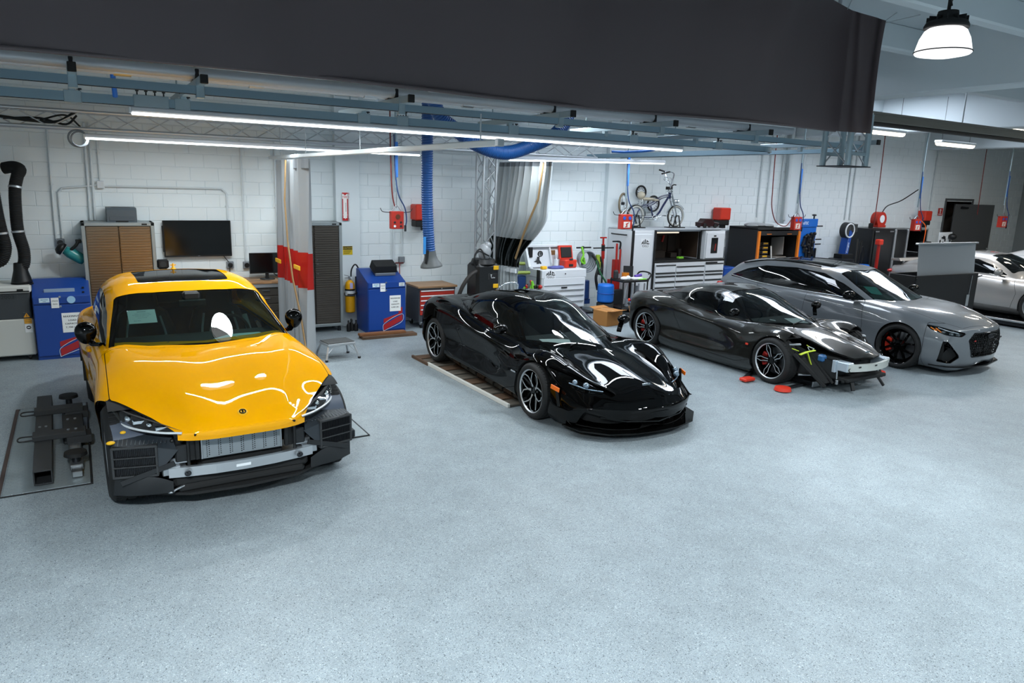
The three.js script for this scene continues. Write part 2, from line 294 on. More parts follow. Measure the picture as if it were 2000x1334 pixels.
function mirror(s) { const o = []; for (let i = 0; i < s.length; i += 24) for (const k of [0, 16, 8]) { const v = s.slice(i + k, i + k + 8); v[0] = -v[0]; v[3] = -v[3]; o.push(...v); } return o; }
const both = s => { const o = s.slice(); const m = mirror(s); for (let i = 0; i < m.length; i++) o.push(m[i]); return o; };
function carve(s, f) { // [f<=0, f>0]
  const neg = [], pos = [];
  const push = (o, ...vs) => { for (const v of vs) for (let k = 0; k < 8; k++) o.push(v[k]); };
  for (let i = 0; i < s.length; i += 24) {
    const v = [s.slice(i, i + 8), s.slice(i + 8, i + 16), s.slice(i + 16, i + 24)], w = v.map(f), c = w.map(x => x <= 0), k = c[0] + c[1] + c[2];
    if (k === 3) { push(neg, ...v); continue; } if (k === 0) { push(pos, ...v); continue; }
    const odd = k === 1 ? c.indexOf(true) : c.indexOf(false), a = v[odd], b = v[(odd + 1) % 3], d = v[(odd + 2) % 3], wa = w[odd], wb = w[(odd + 1) % 3], wd = w[(odd + 2) % 3];
    const mix = (p, q, t) => p.map((e, n) => e + (q[n] - e) * t), ab = mix(a, b, wa / (wa - wb)), ad = mix(a, d, wa / (wa - wd));
    const [one, two] = k === 1 ? [neg, pos] : [pos, neg];
    push(one, a, ab, ad); push(two, ab, b, d, ab, d, ad);
  }
  return [neg, pos];
}
const cut = (s, f, g = .003) => [carve(s, p => f(p) + g)[0], carve(s, p => f(p) - g)[1]];
function geo(s, off = 0) {
  const n = s.length / 8, P = new Float32Array(n * 3), N = new Float32Array(n * 3), U = new Float32Array(n * 2);
  for (let i = 0; i < n; i++) { for (let k = 0; k < 3; k++) { P[i * 3 + k] = s[i * 8 + k] + s[i * 8 + 3 + k] * off; N[i * 3 + k] = s[i * 8 + 3 + k]; } U[i * 2] = s[i * 8 + 2]; U[i * 2 + 1] = s[i * 8 + 1]; }
  const g = new THREE.BufferGeometry(); g.setAttribute('position', new THREE.BufferAttribute(P, 3)); g.setAttribute('normal', new THREE.BufferAttribute(N, 3)); g.setAttribute('uv', new THREE.BufferAttribute(U, 2)); return g;
}
function sd(pts, round = 0, smooth = false) {
  let P = pts; if (smooth) P = new THREE.CatmullRomCurve3(pts.map(p => V(p[0], p[1], 0)), true, 'centripetal').getPoints(pts.length * 6).map(p => [p.x, p.y]);
  return (x, y) => {
    let d = 1e9, ins = false;
    for (let i = 0, j = P.length - 1; i < P.length; j = i++) {
      const [ax, ay] = P[j], [bx, by] = P[i], ex = bx - ax, ey = by - ay, wx = x - ax, wy = y - ay, t = Math.max(0, Math.min(1, (wx * ex + wy * ey) / (ex * ex + ey * ey + 1e-12))), qx = wx - ex * t, qy = wy - ey * t;
      d = Math.min(d, qx * qx + qy * qy);
      if ((ay > y) !== (by > y) && x < (bx - ax) * (y - ay) / (by - ay) + ax) ins = !ins;
    }
    return (ins ? -1 : 1) * Math.sqrt(d) - round;
  };
}
const top = (f, lim = 0) => p => Math.max(f(p[0], p[2]), lim - p[1]), side = f => p => Math.max(f(p[2], p[1]), .3 - p[0]), front = (f, z0) => p => Math.max(f(p[0], p[1]), z0 - p[2]);

// wheel: axle along x, outer face to +x
function makeWheel({ r, w, rim, style, edge, base, cal, tone }) {
  const o = new THREE.Group(); o.name = 'wheel';
  const h = w / 2, k = .018, prof = [[rim - .012, -h + .02], [rim + .006, -h + .004], [rim + (r - rim) * .5, -h - .008], [r - k, -h + .012], [r - .004, -h + .03], [r, -h + .05], [r, -.045], [r - .008, -.04], [r - .008, -.03], [r, -.025], [r, .025], [r - .008, .03], [r - .008, .04], [r, .045], [r, h - .05], [r - .004, h - .03], [r - k, h - .012], [rim + (r - rim) * .5, h + .008], [rim + .006, h - .004], [rim - .012, h - .02]];
  const tyre = [lathe(prof, 60).rotateZ(-PI / 2)];
  for (let i = 0; i < 56; i++) for (const s of [-1, 1]) tyre.push(box(.05, .006, .022, s * (h - .055), r - .001, 0, .002).rotateX(i / 56 * 2 * PI + s * .02));
  part('tire', tyre, M.rubber, o);
  const barrel = lathe([[rim - .018, -h + .02], [rim - .03, -h + .05], [rim - .045, -.02], [rim - .035, h - .06], [rim - .02, h - .028], [rim - .004, h - .012], [rim - .002, h - .02]], 60).rotateZ(-PI / 2);
  const spokes = [], lips = [], X = h - .03, pol = (rad, a, dx = 0) => [X + dx - .05 * Math.pow(Math.max(0, 1 - rad / rim), 1.5), Math.cos(a) * rad, Math.sin(a) * rad];
  const R = rim - .022, add = (pts, wd, wl) => { spokes.push(ribbon(pts, wd, .035, [1, 0, 0])); if (edge) lips.push(ribbon(pts.map(p => [p[0] + .018, p[1], p[2]]), wl, .004, [1, 0, 0])); };
  spokes.push(cyl(.075, .085, .06, X - .06, 0, 0, 'x', 24));
  for (let i = 0; i < 5; i++) {
    const a = i * 2 * PI / 5 + .3;
    if (style === 'swirl') {
      add([pol(.05, a), pol(R * .45, a + .05), pol(R * .75, a + .2), pol(R * .95, a + .42), pol(R * .99, a + .62)], [.045, .034, .026, .02, .016], [.03, .014, .011, .01, .008]);
      add([pol(R * .4, a + .04), pol(R * .62, a - .12), pol(R * .84, a - .3), pol(R * .97, a - .38)], [.03, .03, .026, .022], [.012, .012, .01, .01]);
      spokes.push(ribbon([pol(R * .3, a + .6, -.02), pol(R, a + .75, -.01)], .03, .03, [1, 0, 0]));
    } else if (style === 'star') {
      for (const s of [-1, 1]) add([pol(.06, a + s * .25), pol(R * .5, a + s * .17), pol(R * .72, a + s * .2), pol(R * .99, a + s * .05)], [.03, .026, .024, .022], [.009, .009, .009, .009]);
    } else if (style === 'vee') {
      for (const s of [-1, 1]) add([pol(.05, a + s * .2), pol(R * .5, a + s * .2), pol(R * .99, a + s * .34)], [.04, .034, .026], [.006, .006, .006]);
    } else for (const s of [-1, 0, 1]) add([pol(.05, a + s * .3), pol(R * .99, a + s * .42)], [.034, .024], [.01, .01]);
  }
  part('rim', [barrel, ...spokes], base, o);
  if (edge) { lips.push(lathe([[rim - .016, h - .022], [rim - .004, h - .008], [rim - .0, h - .012]], 60).rotateZ(-PI / 2)); part('rim_edge', lips, edge, o); }
  part('hub_cap', cyl(.028, .03, .012, X - .028, 0, 0, 'x', 20), M.blackGloss, o);
  part('brake_disc', [lathe([[.09, -.015], [rim - .07, -.015], [rim - .07, .015], [.09, .015]], 40).rotateZ(-PI / 2).translate(h - .14, 0, 0)], std(0x54575a, .4, .8), o);
  const ca = []; for (let i = -4; i <= 4; i++) { const a = PI * .5 + i * .11; ca.push(box(.09, .085, .05, 0, 0, 0, .01).rotateX(0).translate(h - .12, rim - .1, 0).rotateX(a)); }
  part('brake_caliper', ca, cal, o);
  return o;
}
function makeSeat(mat, piping) {
  const o = new THREE.Group(); o.name = 'seat';
  const back = ext([[-.2, 0], [.2, 0], [.25, .12], [.26, .4], [.2, .58], [.12, .64], [.1, .78], [-.1, .78], [-.12, .64], [-.2, .58], [-.26, .4], [-.25, .12]], .1, .04);
  back.rotateX(-.28).translate(0, .25, -.28); const b = part('seat_back', back.rotateY(0), mat, o);
  part('seat_cushion', box(.5, .16, .52, 0, .22, .05, .05), mat, o);
  if (piping) for (const s of [-1, 1]) { const t = tube([[s * .17, .33, -.13], [s * .19, .6, -.19], [s * .15, .82, -.27]], .012); part('seat_piping', t, piping, o); }
  return o;
}

const paintMat = (hex, metal = 0, coat = 1, rough = .35) => phys(hex, { metalness: metal, roughness: rough, clearcoat: coat, clearcoatRoughness: .02 });
const glass = (hex) => phys(hex, { transmission: 1, thickness: 0, roughness: .0, ior: 1.5 });
// patch between two edge curves, bulged along a direction
function patch(A, B, nu = 16, nv = 6, bulge = [0, 0, 0]) {
  const ca = new THREE.CatmullRomCurve3(pv(A)), cb = new THREE.CatmullRomCurve3(pv(B)), P = [], I = [];
  for (let i = 0; i <= nu; i++) for (let j = 0; j <= nv; j++) { const u = i / nu, v = j / nv, k = Math.sin(PI * u) * Math.sin(PI * v), p = ca.getPoint(u).lerp(cb.getPoint(u), v); P.push(p.x + bulge[0] * k, p.y + bulge[1] * k, p.z + bulge[2] * k); }
  for (let i = 0; i < nu; i++) for (let j = 0; j < nv; j++) { const a = i * (nv + 1) + j; I.push(a, a + 1, a + nv + 2, a, a + nv + 2, a + nv + 1); }
  const g = new THREE.BufferGeometry(); g.setAttribute('position', new THREE.Float32BufferAttribute(P, 3)); g.setIndex(I); g.computeVertexNormals(); return g;
}
const flip = g => { const k = g.toNonIndexed ? (g.index ? g.toNonIndexed() : g.clone()) : g; k.scale(-1, 1, 1); const p = k.attributes.position; for (let i = 0; i < p.count; i += 3) for (const n of Object.keys(k.attributes)) { const a = k.attributes[n]; for (let c = 0; c < a.itemSize; c++) { const t = a.getComponent(i + 1, c); a.setComponent(i + 1, c, a.getComponent(i + 2, c)); a.setComponent(i + 2, c, t); } } return k; };
const pair = (name, gs, m, root, label) => { const g = merge(gs); return [part(name, g, m, root, label), part(name, flip(g), m, root, label)]; };

function finishCar(t, sxy, sz) { for (const c of t.children) { if (c.name === 'wheel') c.scale.setScalar(sxy); else c.scale.multiply(V(sxy, sxy, sz)); c.position.multiply(V(sxy, sxy, sz)); } }
function buildCar(S) {
  const t = thing('car', S.label, 'car', [S.pos[0], 0, S.pos[1]], S.turn || 0);
  if (S.keepSpec) t.userData.bodySpec = S.body;
  let H = loft(S.body);
  const out = {};
  for (const [wz, wr] of S.arches) H = carve(H, p => Math.max(Math.hypot(p[2] - wz, p[1] - S.wheelY) - wr, .42 - p[0]))[1];
  if (S.removeFront) H = carve(H, S.removeFront)[1];
  let L = carve(H, top(S.cabin, .5))[1]; H = L;
  for (const [k, f, depth, mat] of S.openings || []) { const [n, r] = carve(H, f); H = r; L = carve(L, f)[1]; if (depth) part(k, geo(both(n), -depth), mat, t); }
  part('inner_shell', geo(both(L), -.018), M.blackMatte, t);
  for (const [k, f, mat, dup2] of S.panels) { const [n, r] = cut(H, f); H = r; if (dup2) { part(k, geo(n), mat || S.paint, t); part(k, geo(mirror(n)), mat || S.paint, t); } else part(k, geo(both(n)), mat || S.paint, t); }
  part('body_shell', geo(both(H)), S.paint, t);
  // greenhouse
  let Gh = loft(S.green);
  for (const [k, f, mat, dup2, off] of S.glass) { const [n, r] = carve(Gh, f); Gh = r; if (dup2) { part(k, geo(n, -.004), mat, t); part(k, geo(mirror(n), -.004), mat, t); } else part(k, geo(both(n), off ?? -.004), mat, t); }
  const [pil, roof] = S.pillars ? carve(Gh, S.pillars) : [[], Gh];
  part('roof', geo(both(roof)), S.roofPaint || S.paint, t);
  if (pil.length) part('pillars', geo(both(pil)), S.pillarMat, t);
  // wheels and wells
  const w = makeWheel(S.wheel);
  for (const [i, [wz]] of S.arches.entries()) for (const s of [-1, 1]) {
    const k = i + s > -1 || i ? w.clone() : w; t.add(k); k.position.set(s * S.wheelX[i], S.wheelY, wz); k.rotation.set(0, s > 0 ? 0 : PI, 0);
  }
  for (const [wz, wr] of S.arches) pair('wheel_well', [cyl(wr + .012, wr + .012, .5, .68, S.wheelY, wz, 'x', 40).toNonIndexed ? new THREE.CylinderGeometry(wr + .006, wr + .006, .46, 40, 1, true, wz > 0 && S.removeFront ? 1.15 : -.35, wz > 0 && S.removeFront ? PI - .8 : PI + .7).rotateZ(PI / 2).rotateX(0).translate(S.wellX ?? .66, S.wheelY, wz) : null], M.blackMatte, t);
  // cabin
  const seat = makeSeat(S.seatMat || M.darkGrey, S.seatPiping);
  for (const s of [-1, 1]) { const k = s < 0 ? seat : seat.clone(); t.add(k); k.position.set(s * .37, S.seat[0], S.seat[1]); k.scale.setScalar(S.seat[2] || 1); }
  if (S.rearSeat) part('rear_seat', [box(1.3, .6, .2, 0, .78, -1.45, .05), box(1.3, .2, .5, 0, .5, -1.2, .05), box(1.36, .34, .06, 0, 1.1, -1.62, .02)], M.blackMatte, t);
  const [dy, dz, dw] = S.dash;
  part('dashboard', [ext([[-.32, -.22], [.02, -.22], [.34, -.1], [.3, -.02], [.05, .02], [-.22, .05], [-.34, 0]], dw * 2, .03).rotateY(-PI / 2).translate(dw, dy, dz)], std(0x1c2022, .7), t);
  part('steering_wheel', [tor(.18, .017, 0, 0, 0, 'z'), box(.3, .03, .02), box(.03, .17, .02, 0, -.09, 0), cyl(.06, .07, .04, 0, 0, 0, 'z')].map(g => g.clone().rotateX(-.4).translate(.37, dy + .02, dz - .42)), M.black, t);
  // mirrors
  const [mx, my, mz] = S.mirror, mm = S.mirrorMat || M.blackGloss, ms = S.mirrorSize || [1, 1];
  const shell = new THREE.SphereGeometry(.12, 24, 16); { const p = shell.attributes.position; for (let i = 0; i < p.count; i++) { let z = p.getZ(i), x = p.getX(i), y = p.getY(i); z = z < -.02 ? -.02 + (z + .02) * .15 : z * .75; p.setXYZ(i, x * (1.05 + .15 * y / .12) * ms[0], y * .72 * ms[1], z * Math.min(1, ms[0])); } shell.computeVertexNormals(); }
  pair('mirror', [shell.translate(mx, my, mz)], mm, t);
  pair('mirror_arm', [ribbon([[mx - .04 * ms[0], my - .07 * ms[1], mz], [mx - .08 * ms[0], my - .09 * ms[1], mz + .02], [S.mirrorRoot[0], S.mirrorRoot[1], S.mirrorRoot[2]]], .06, .025)], M.blackGloss, t);
  pair('mirror_glass', [new THREE.CircleGeometry(.1, 24).scale(1.0 * ms[0], .62 * ms[1], 1).rotateY(PI).translate(mx, my, mz - .04)], M.chrome, t);
  return t;
}

const glassFront = glass(0x9db5b0), glassSide = glass(0x3c4a50), glassDark = glass(0x141a1c);
// ---- yellow SUV, bumper off ----
const yellowPaint = phys(0xf7ab00, { roughness: .5, specularIntensity: 0, clearcoat: .8, clearcoatRoughness: .02 });
const ws = (b, c, w, tp, tc, tw) => [[-w, b], [-w * .5, (b + c * 3) / 4], [0, c], [w * .5, (b + c * 3) / 4], [w, b], [tw, tp], [tw * .5, (tp + tc * 3) / 4], [0, tc], [-tw * .5, (tp + tc * 3) / 4], [-tw, tp]];
const suvHood = sd([[-.83, .53], [-.4, .66], [0, .69], [.4, .66], [.83, .53], [.865, 1.49], [.62, 1.82], [.385, 2.2], [-.385, 2.2], [-.62, 1.82], [-.865, 1.49]]);
const suvW = sd(ws(.47, .59, .735, -.24, -.19, .615), .012);
const suv = buildCar({
  label: 'yellow sport utility car facing the camera with its front bumper taken off', pos: [.93, 4.66], turn: 1.5 * D, paint: yellowPaint,
  body: { z: [-2.5, 2.16], n: 130, sub: 7, nose: [.664, .004], tail: [.7, .03], bow: [[-2.5, -.25], [-1.8, 0], [1.2, 0], [1.6, .05], [2.16, .22]], lines: [
    [0, [[-2.5, .6], [-2.3, .26], [-1, .22], [1.8, .22], [2.05, .4], [2.16, .64]]],
    [[[-2.5, .5], [-2.2, .8], [1.6, .82], [2.16, .34]], [[-2.5, .6], [-2.3, .26], [-1, .2], [1.8, .22], [2.05, .42], [2.16, .645]]],
    [[[-2.5, .6], [-2.2, .9], [-1.4, .93], [0, .9], [1.5, .92], [1.9, .74], [2.16, .36]], [[-2.5, .62], [-2.3, .36], [0, .3], [1.8, .32], [2.05, .5], [2.16, .65]]],
    [[[-2.5, .62], [-2.2, .92], [-1.4, .965], [-.3, .915], [.6, .915], [1.45, .95], [1.9, .76], [2.16, .37]], [[-2.5, .65], [-2.3, .55], [0, .5], [1.8, .5], [2.05, .58], [2.16, .655]]],
    [[[-2.5, .62], [-2.2, .92], [-1.4, .985], [-.4, .93], [.5, .925], [1.35, .955], [1.9, .75], [2.16, .37]], [[-2.5, .7], [-2.2, .8], [-1.4, .8], [0, .74], [1.0, .76], [1.5, .7], [1.9, .62], [2.16, .66]]],
    [[[-2.5, .6], [-2.2, .86], [-1.4, .95], [-.4, .895], [.5, .885], [1.3, .915], [1.5, .89], [1.8, .74], [2.16, .365]], [[-2.5, .75], [-2.2, .95], [-1.4, .975], [-.4, .93], [.5, .92], [1.2, .86], [1.5, .795], [1.85, .71], [2.16, .668]]],
    [[[-2.5, .5], [-2.2, .7], [-1.2, .8], [.5, .815], [1.0, .77], [1.5, .7], [1.85, .55], [2.16, .345]], [[-2.5, .78], [-2.2, 1.0], [-1.2, 1.0], [.5, .985], [1.0, .968], [1.5, .875], [1.85, .755], [2.16, .675]]],
    [[[-2.5, .3], [-2, .45], [.5, .43], [1.0, .415], [1.5, .39], [2.0, .36], [2.16, .27]], [[-2.5, .8], [-2.2, 1.02], [0, 1.01], [.6, 1.012], [1.0, 1.005], [1.5, .938], [2.0, .765], [2.1, .71], [2.16, .682]]],
    [0, [[-2.5, .8], [-2.2, 1.02], [0, 1.0], [.6, 1.0], [1.0, .98], [1.5, .915], [2.0, .76], [2.1, .715], [2.16, .685]]]] },
  cabin: sd([[-.74, .35], [0, .45], [.74, .35], [.76, -1.5], [-.76, -1.5]]),
  arches: [[1.475, .42], [-1.475, .42]], wheelY: .38, wheelX: [.775, .79],
  removeFront: p => Math.max(1.47 - p[2], Math.min(-suvHood(p[0], p[2]), p[1] - .6)),
  panels: [
    ['hood', top(suvHood, .6)],
    ['door', side(sd([[.5, .34], [.62, .6], [.6, .84], [.36, 1.1], [-.55, 1.1], [-.6, .34]], .02)), null, true],
    ['rear_door', side(sd([[-.63, .34], [-.585, 1.1], [-1.5, 1.1], [-1.25, .85], [-1.05, .6], [-.98, .34]], .02)), null, true]],
  green: { z: [-2.35, .7], n: 90, sub: 8, bow: [[-2.35, .0], [-.6, .04], [0, .12], [.7, .16]], lines: [
    [[[-2.35, .7], [-1.5, .84], [.3, .85], [.7, .82]], .9],
    [[[-2.35, .68], [-1.5, .82], [-.3, .815], [.3, .825], [.7, .8]], [[-2.35, .92], [-1.8, 1.0], [-1, 1.12], [-.3, 1.1], [.3, .985], [.7, .93]]],
    [[[-2.35, .62], [-1.6, .68], [-.9, .68], [-.22, .655], [.2, .735], [.6, .795], [.7, .79]], [[-2.35, .95], [-1.8, 1.2], [-1.2, 1.385], [-.8, 1.405], [-.22, 1.345], [-.1, 1.29], [.2, 1.153], [.6, .971], [.7, .925]]],
    [[[-2.35, .5], [-.9, .58], [-.22, .56], [.2, .6], [.6, .66], [.7, .68]], [[-2.35, .96], [-1.8, 1.25], [-1.2, 1.445], [-.8, 1.453], [-.22, 1.37], [-.1, 1.315], [.2, 1.178], [.6, .996], [.7, .95]]],
    [[[-2.35, .25], [-.9, .3], [.7, .35]], [[-2.35, .97], [-1.8, 1.28], [-1.2, 1.482], [-.8, 1.482], [-.22, 1.385], [-.1, 1.33], [.2, 1.193], [.6, 1.011], [.7, .965]]],
    [0, [[-2.35, .97], [-1.8, 1.29], [-1.2, 1.492], [-.8, 1.49], [-.22, 1.39], [-.1, 1.335], [.2, 1.198], [.6, 1.016], [.7, .97]]]] },
  glass: [
    ['windshield', top(suvW), glassFront], ['windshield_border', top(sd(ws(.5, .62, .79, -.25, -.2, .665), .012)), M.blackGloss],
    ['roof_glass', top(sd([[-.425, -.52], [-.2, -.48], [.2, -.48], [.425, -.52], [.43, -1.2], [-.43, -1.2]], .01), 1.3), M.blackGloss],
    ['side_window', side(sd([[.34, .985], [-.06, 1.17], [-.5, 1.3], [-1.0, 1.33], [-1.45, 1.25], [-1.75, 1.08], [-1.7, 1.01], [-1, .985], [-.3, .975]], .01, true)), glassSide, true]
  ],
  wheel: { r: .38, w: .29, rim: .285, style: 'multi', edge: M.alu, base: M.blackGloss, cal: M.black },
  seat: [.22, -.55, 1.0], dash: [.92, .25, .72], mirror: [.945, 1.09, .12], mirrorRoot: [.83, .99, .2], mirrorSize: [.7, 1.2], rearSeat: true, seatPiping: M.paperCyan,
});

// front end of the yellow car, exposed
{
  const r = suv, lensG = phys(0xffffff, { transmission: 1, thickness: 0, roughness: 0 });
  const up = [[.875, .795, 1.5], [.76, .755, 1.72], [.6, .715, 1.9], [.44, .675, 2.06]], lo = [[.9, .69, 1.53], [.78, .655, 1.78], [.6, .64, 1.96], [.45, .65, 2.08]];
  const sh = (a, d) => a.map(p => [p[0], p[1], p[2] + d]);
  for (const s of [-1, 1]) {
    const h = new THREE.Group(); h.name = 'headlight'; r.add(h); const f = g => s < 0 ? flip(merge(g)) : merge(g);
    part('lamp_housing', f([patch(sh(up, -.05), sh(lo, -.05)), patch(sh(up, -.05), up, 12, 1), patch(sh(lo, -.05), lo, 12, 1)]), M.blackMatte, h);
    part('lens', f(patch(up, lo, 16, 6, [.02, 0, .03])), lensG, h);
    part('light_guide', f([tube(lo.map(p => [p[0] - .01, p[1] + .012, p[2] - .005]), .009), tube([[.885, .7, 1.525], [.87, .78, 1.5], [.84, .78, 1.55]], .008)]), std(0xe8ecee, .3, .2), h);
    part('projector', f([sph(.03, .76, .71, 1.7, 1, 1, 1), sph(.026, .63, .685, 1.85), box(.1, .03, .06, .69, .7, 1.77), box(.09, .028, .05, .56, .675, 1.92)]), M.chrome, h);
  }
  // black plastics, radiators, crash beam
  const yawed = (gs) => gs.map(g => g.rotateY(.26).translate(.757, .455, 1.965));
  pair('side_radiator', yawed([0, 1, 2].map(k => box(.27, .062, .02, 0, -.07 + k * .07, -.012, .003)).concat(Array.from({ length: 22 }, (_, i) => box(.003, .205, .012, -.127 + i * .0121, 0, .004, .0005)))), std(0x1a1c20, .4, .3), r);
  pair('radiator_shroud', yawed([box(.3, .018, .09, 0, .112, -.03), box(.3, .018, .09, 0, -.112, -.03), box(.018, .24, .09, .146, 0, -.03), box(.018, .24, .09, -.146, 0, -.03), box(.3, .01, .02, 0, .035, .01), box(.3, .01, .02, 0, -.035, .01)]), M.darkGrey, r);
  pair('air_guide', [patch([[.89, .585, 1.93], [.64, .56, 2.0], [.48, .52, 2.02]], [[.86, .62, 1.72], [.66, .62, 1.84], [.5, .6, 1.94]], 10, 2), patch([[.62, .56, 2.0], [.54, .54, 2.01], [.47, .52, 2.02]], [[.62, .36, 2.01], [.56, .42, 2.02], [.52, .46, 2.02]], 6, 2)], std(0x262c32, .45), r);
  pair('duct_mesh', [patch([[.895, .33, 1.92], [.64, .33, 2.01], [.52, .28, 2.03]], [[.91, .19, 1.88], [.78, .19, 1.96], [.52, .19, 2.03]], 10, 2, [0, 0, .02]), box(.1, .13, .1, .44, .47, 1.94, .01), bar([.86, .3, 1.96], [.5, .42, 2.03], .018, .04)], std(0x181b1e, .6), r);
  pair('mesh_rib', Array.from({ length: 12 }, (_, i) => bar([.84 - i * .028, .606 - i * .002, 1.8 + i * .012], [.86 - i * .028, .585, 1.93 + i * .006], .004, .006)), M.steel, r);
  pair('arch_liner', [patch([[.9, .72, 1.62], [.88, .62, 1.86], [.885, .36, 1.94]], [[.6, .72, 1.66], [.6, .62, 1.88], [.6, .36, 1.95]], 10, 3).translate(0, 0, -.035)], std(0x4a5260, .5), r);
  pair('bracket', [box(.05, .28, .05, .37, .54, 1.95), box(.03, .3, .04, .335, .56, 1.99), cyl(.012, .012, .3, .4, .5, 2.0, 'y'), box(.14, .03, .05, .42, .62, 1.97), box(.1, .06, .06, .47, .56, 1.9), sph(.022, .44, .59, 1.99), sph(.018, .5, .575, 1.96), sph(.02, .4, .6, 2.02)], M.black, r);
  part('crash_beam', ribbon([-1, -.75, -.4, 0, .4, .75, 1].map(k => [k * .54, .337, 2.06 - .07 * k * k]), .035, .075), M.alu, r);
  pair('beam_mount', [box(.17, .06, .1, .5, .345, 1.95, .006), box(.13, .05, .1, .47, .415, 1.93, .006), cyl(.028, .028, .012, .42, .34, 2.066, 'z'), box(.12, .02, .05, .52, .38, 1.98)], M.steel, r);
  pair('beam_bolt', [tor(.018, .006, .42, .34, 2.074, 'z', 16), cyl(.01, .01, .02, .42, .34, 2.074, 'z', 12)], M.darkSteel, r);
  const core = part('centre_radiator', [box(.6, .25, .04, 0, .52, 1.95, .004)], std(0x8f979c, .5, .5), r);
  const dots = []; for (let c = 0; c < 7; c++) for (let k = 0; k < 13; k++) for (const q of [-.008, .008]) dots.push(box(.007, .007, .006, -.255 + c * .085 + q, .415 + k * .0165 + (q > 0 ? .008 : 0), 1.971, .001));
  part('radiator_slots', dots, M.black, r); parts('radiator_edge', [-1, 1].map(s => box(.016, .25, .05, s * .3, .52, 1.95)), M.steel, r);
  part('bumper_core', [box(1.02, .08, .1, 0, .25, 1.94, .02), box(.96, .06, .14, 0, .19, 1.93, .02), box(.64, .16, .06, 0, .38, 1.88)], M.blackMatte, r);
  part('undertray', ext([[-.86, 1.55], [-.7, 1.86], [-.4, 2.02], [0, 2.06], [.4, 2.02], [.7, 1.86], [.86, 1.55], [.7, 1.5], [-.7, 1.5]].map(([a, b]) => [a, -b]), .02).rotateX(-PI / 2).translate(0, .14, 0), M.blackMatte, r);
  part('hood_lip', tube([[-.4, .648, 2.02], [-.3, .648, 2.07], [0, .65, 2.1], [.3, .648, 2.07], [.4, .648, 2.02]], .012, 30), M.blackMatte, r);
  part('yellow_clip', [sph(.02, -.9, .605, 1.9, 1.5, .7, 1), bar([-.83, .64, 1.56], [-.8, .56, 1.62], .022, .02), sph(.016, -.81, .64, 1.8, 1.3, .8, 1), sph(.018, .92, .4, 1.7, 1.6, .8, 1)], M.yellow, r);
  part('tow_hook', tube([[-.58, .2, 1.95], [-.54, .19, 2.02], [-.5, .2, 2.0], [-.44, .21, 1.98]], .01), M.steel, r);
  part('label_sticker', box(.11, .022, .003, -.02, .338, 2.079), M.white, r);
  part('bonnet_badge', [cyl(.035, .038, .008, 0, .775, 2.0, 'y', 24).rotateX(0)].map(g => g.translate(0, -.775, -2.0).rotateX(.45).translate(0, .752, 2.035)), M.yellow, r);
  part('bonnet_emblem', [tor(.022, .005, 0, 0, 0, 'y', 20), box(.012, .004, .03)].map(g => g.rotateX(.45).translate(0, .757, 2.037)), M.blackGloss, r);
  part('roof_antenna', [lathe([[.035, 0], [.03, .012], [.012, .03], [.009, .07], [.005, .075], [0, .075]], 20).translate(.0, 1.475, -1.28), bar([-.03, 1.53, -1.28], [.03, 1.53, -1.28], .012, .012)], M.yellow, r);
  pair('door_handle', [sph(.055, .925, .86, -.25, .5, .5, 1.6), sph(.055, .96, .9, -1.0, .5, .5, 1.6)], yellowPaint, r);
  pair('wheel_arch_trim', [new THREE.TorusGeometry(.425, .018, 8, 40, PI * 1.02).rotateY(PI / 2).translate(.955, .38, -1.475)], M.blackMatte, r);
  parts('sill_trim', [-1, 1].map(s => box(.06, .12, 1.9, s * .88, .24, 0, .02)), M.blackMatte, r);
  part('rear_view_mirror', [box(.26, .07, .03, 0, 1.28, -.08, .012), box(.16, .1, .1, 0, 1.34, -.14, .02)], M.black, r);
  // papers behind the windscreen
  const inspect = textTex(512, 400, '#dfe9ea', '#445', [['WARNING', .5, .14, 34], ['vehicle is not safe to drive', .52, .28, 24, null, 'normal'], ['do not start the engine or move', .5, .38, 24, null, 'normal'], ['before the repair is done', .5, .48, 22, null, 'normal'], ['ask the workshop', .5, .6, 22, null, 'normal'], ['body shop', .3, .8, 26, null, 'normal']]);
  const a = plate('paper', .24, .19, inspect, r, [-.47, 1.2, .07], .002, .7, -1.02, 0, 0); a.name = 'notice_paper';
  part('document_paper', [patch([[.1, .985, .34], [.3, .99, .2], [.56, 1.0, .24]], [[.3, .975, .42], [.45, .975, .38], [.62, .98, .3]], 8, 3)], M.paperCyan, r);
  parts('seat_cover_film', [tube([[.22, .98, -.3], [.16, .8, -.2], [.14, .7, -.1]], .03), tube([[.55, 1.08, -.35], [.58, .9, -.25], [.6, .75, -.15]], .03)], phys(0xc8dcdc, { transmission: .6, thickness: 0, roughness: .25 }), r);
}

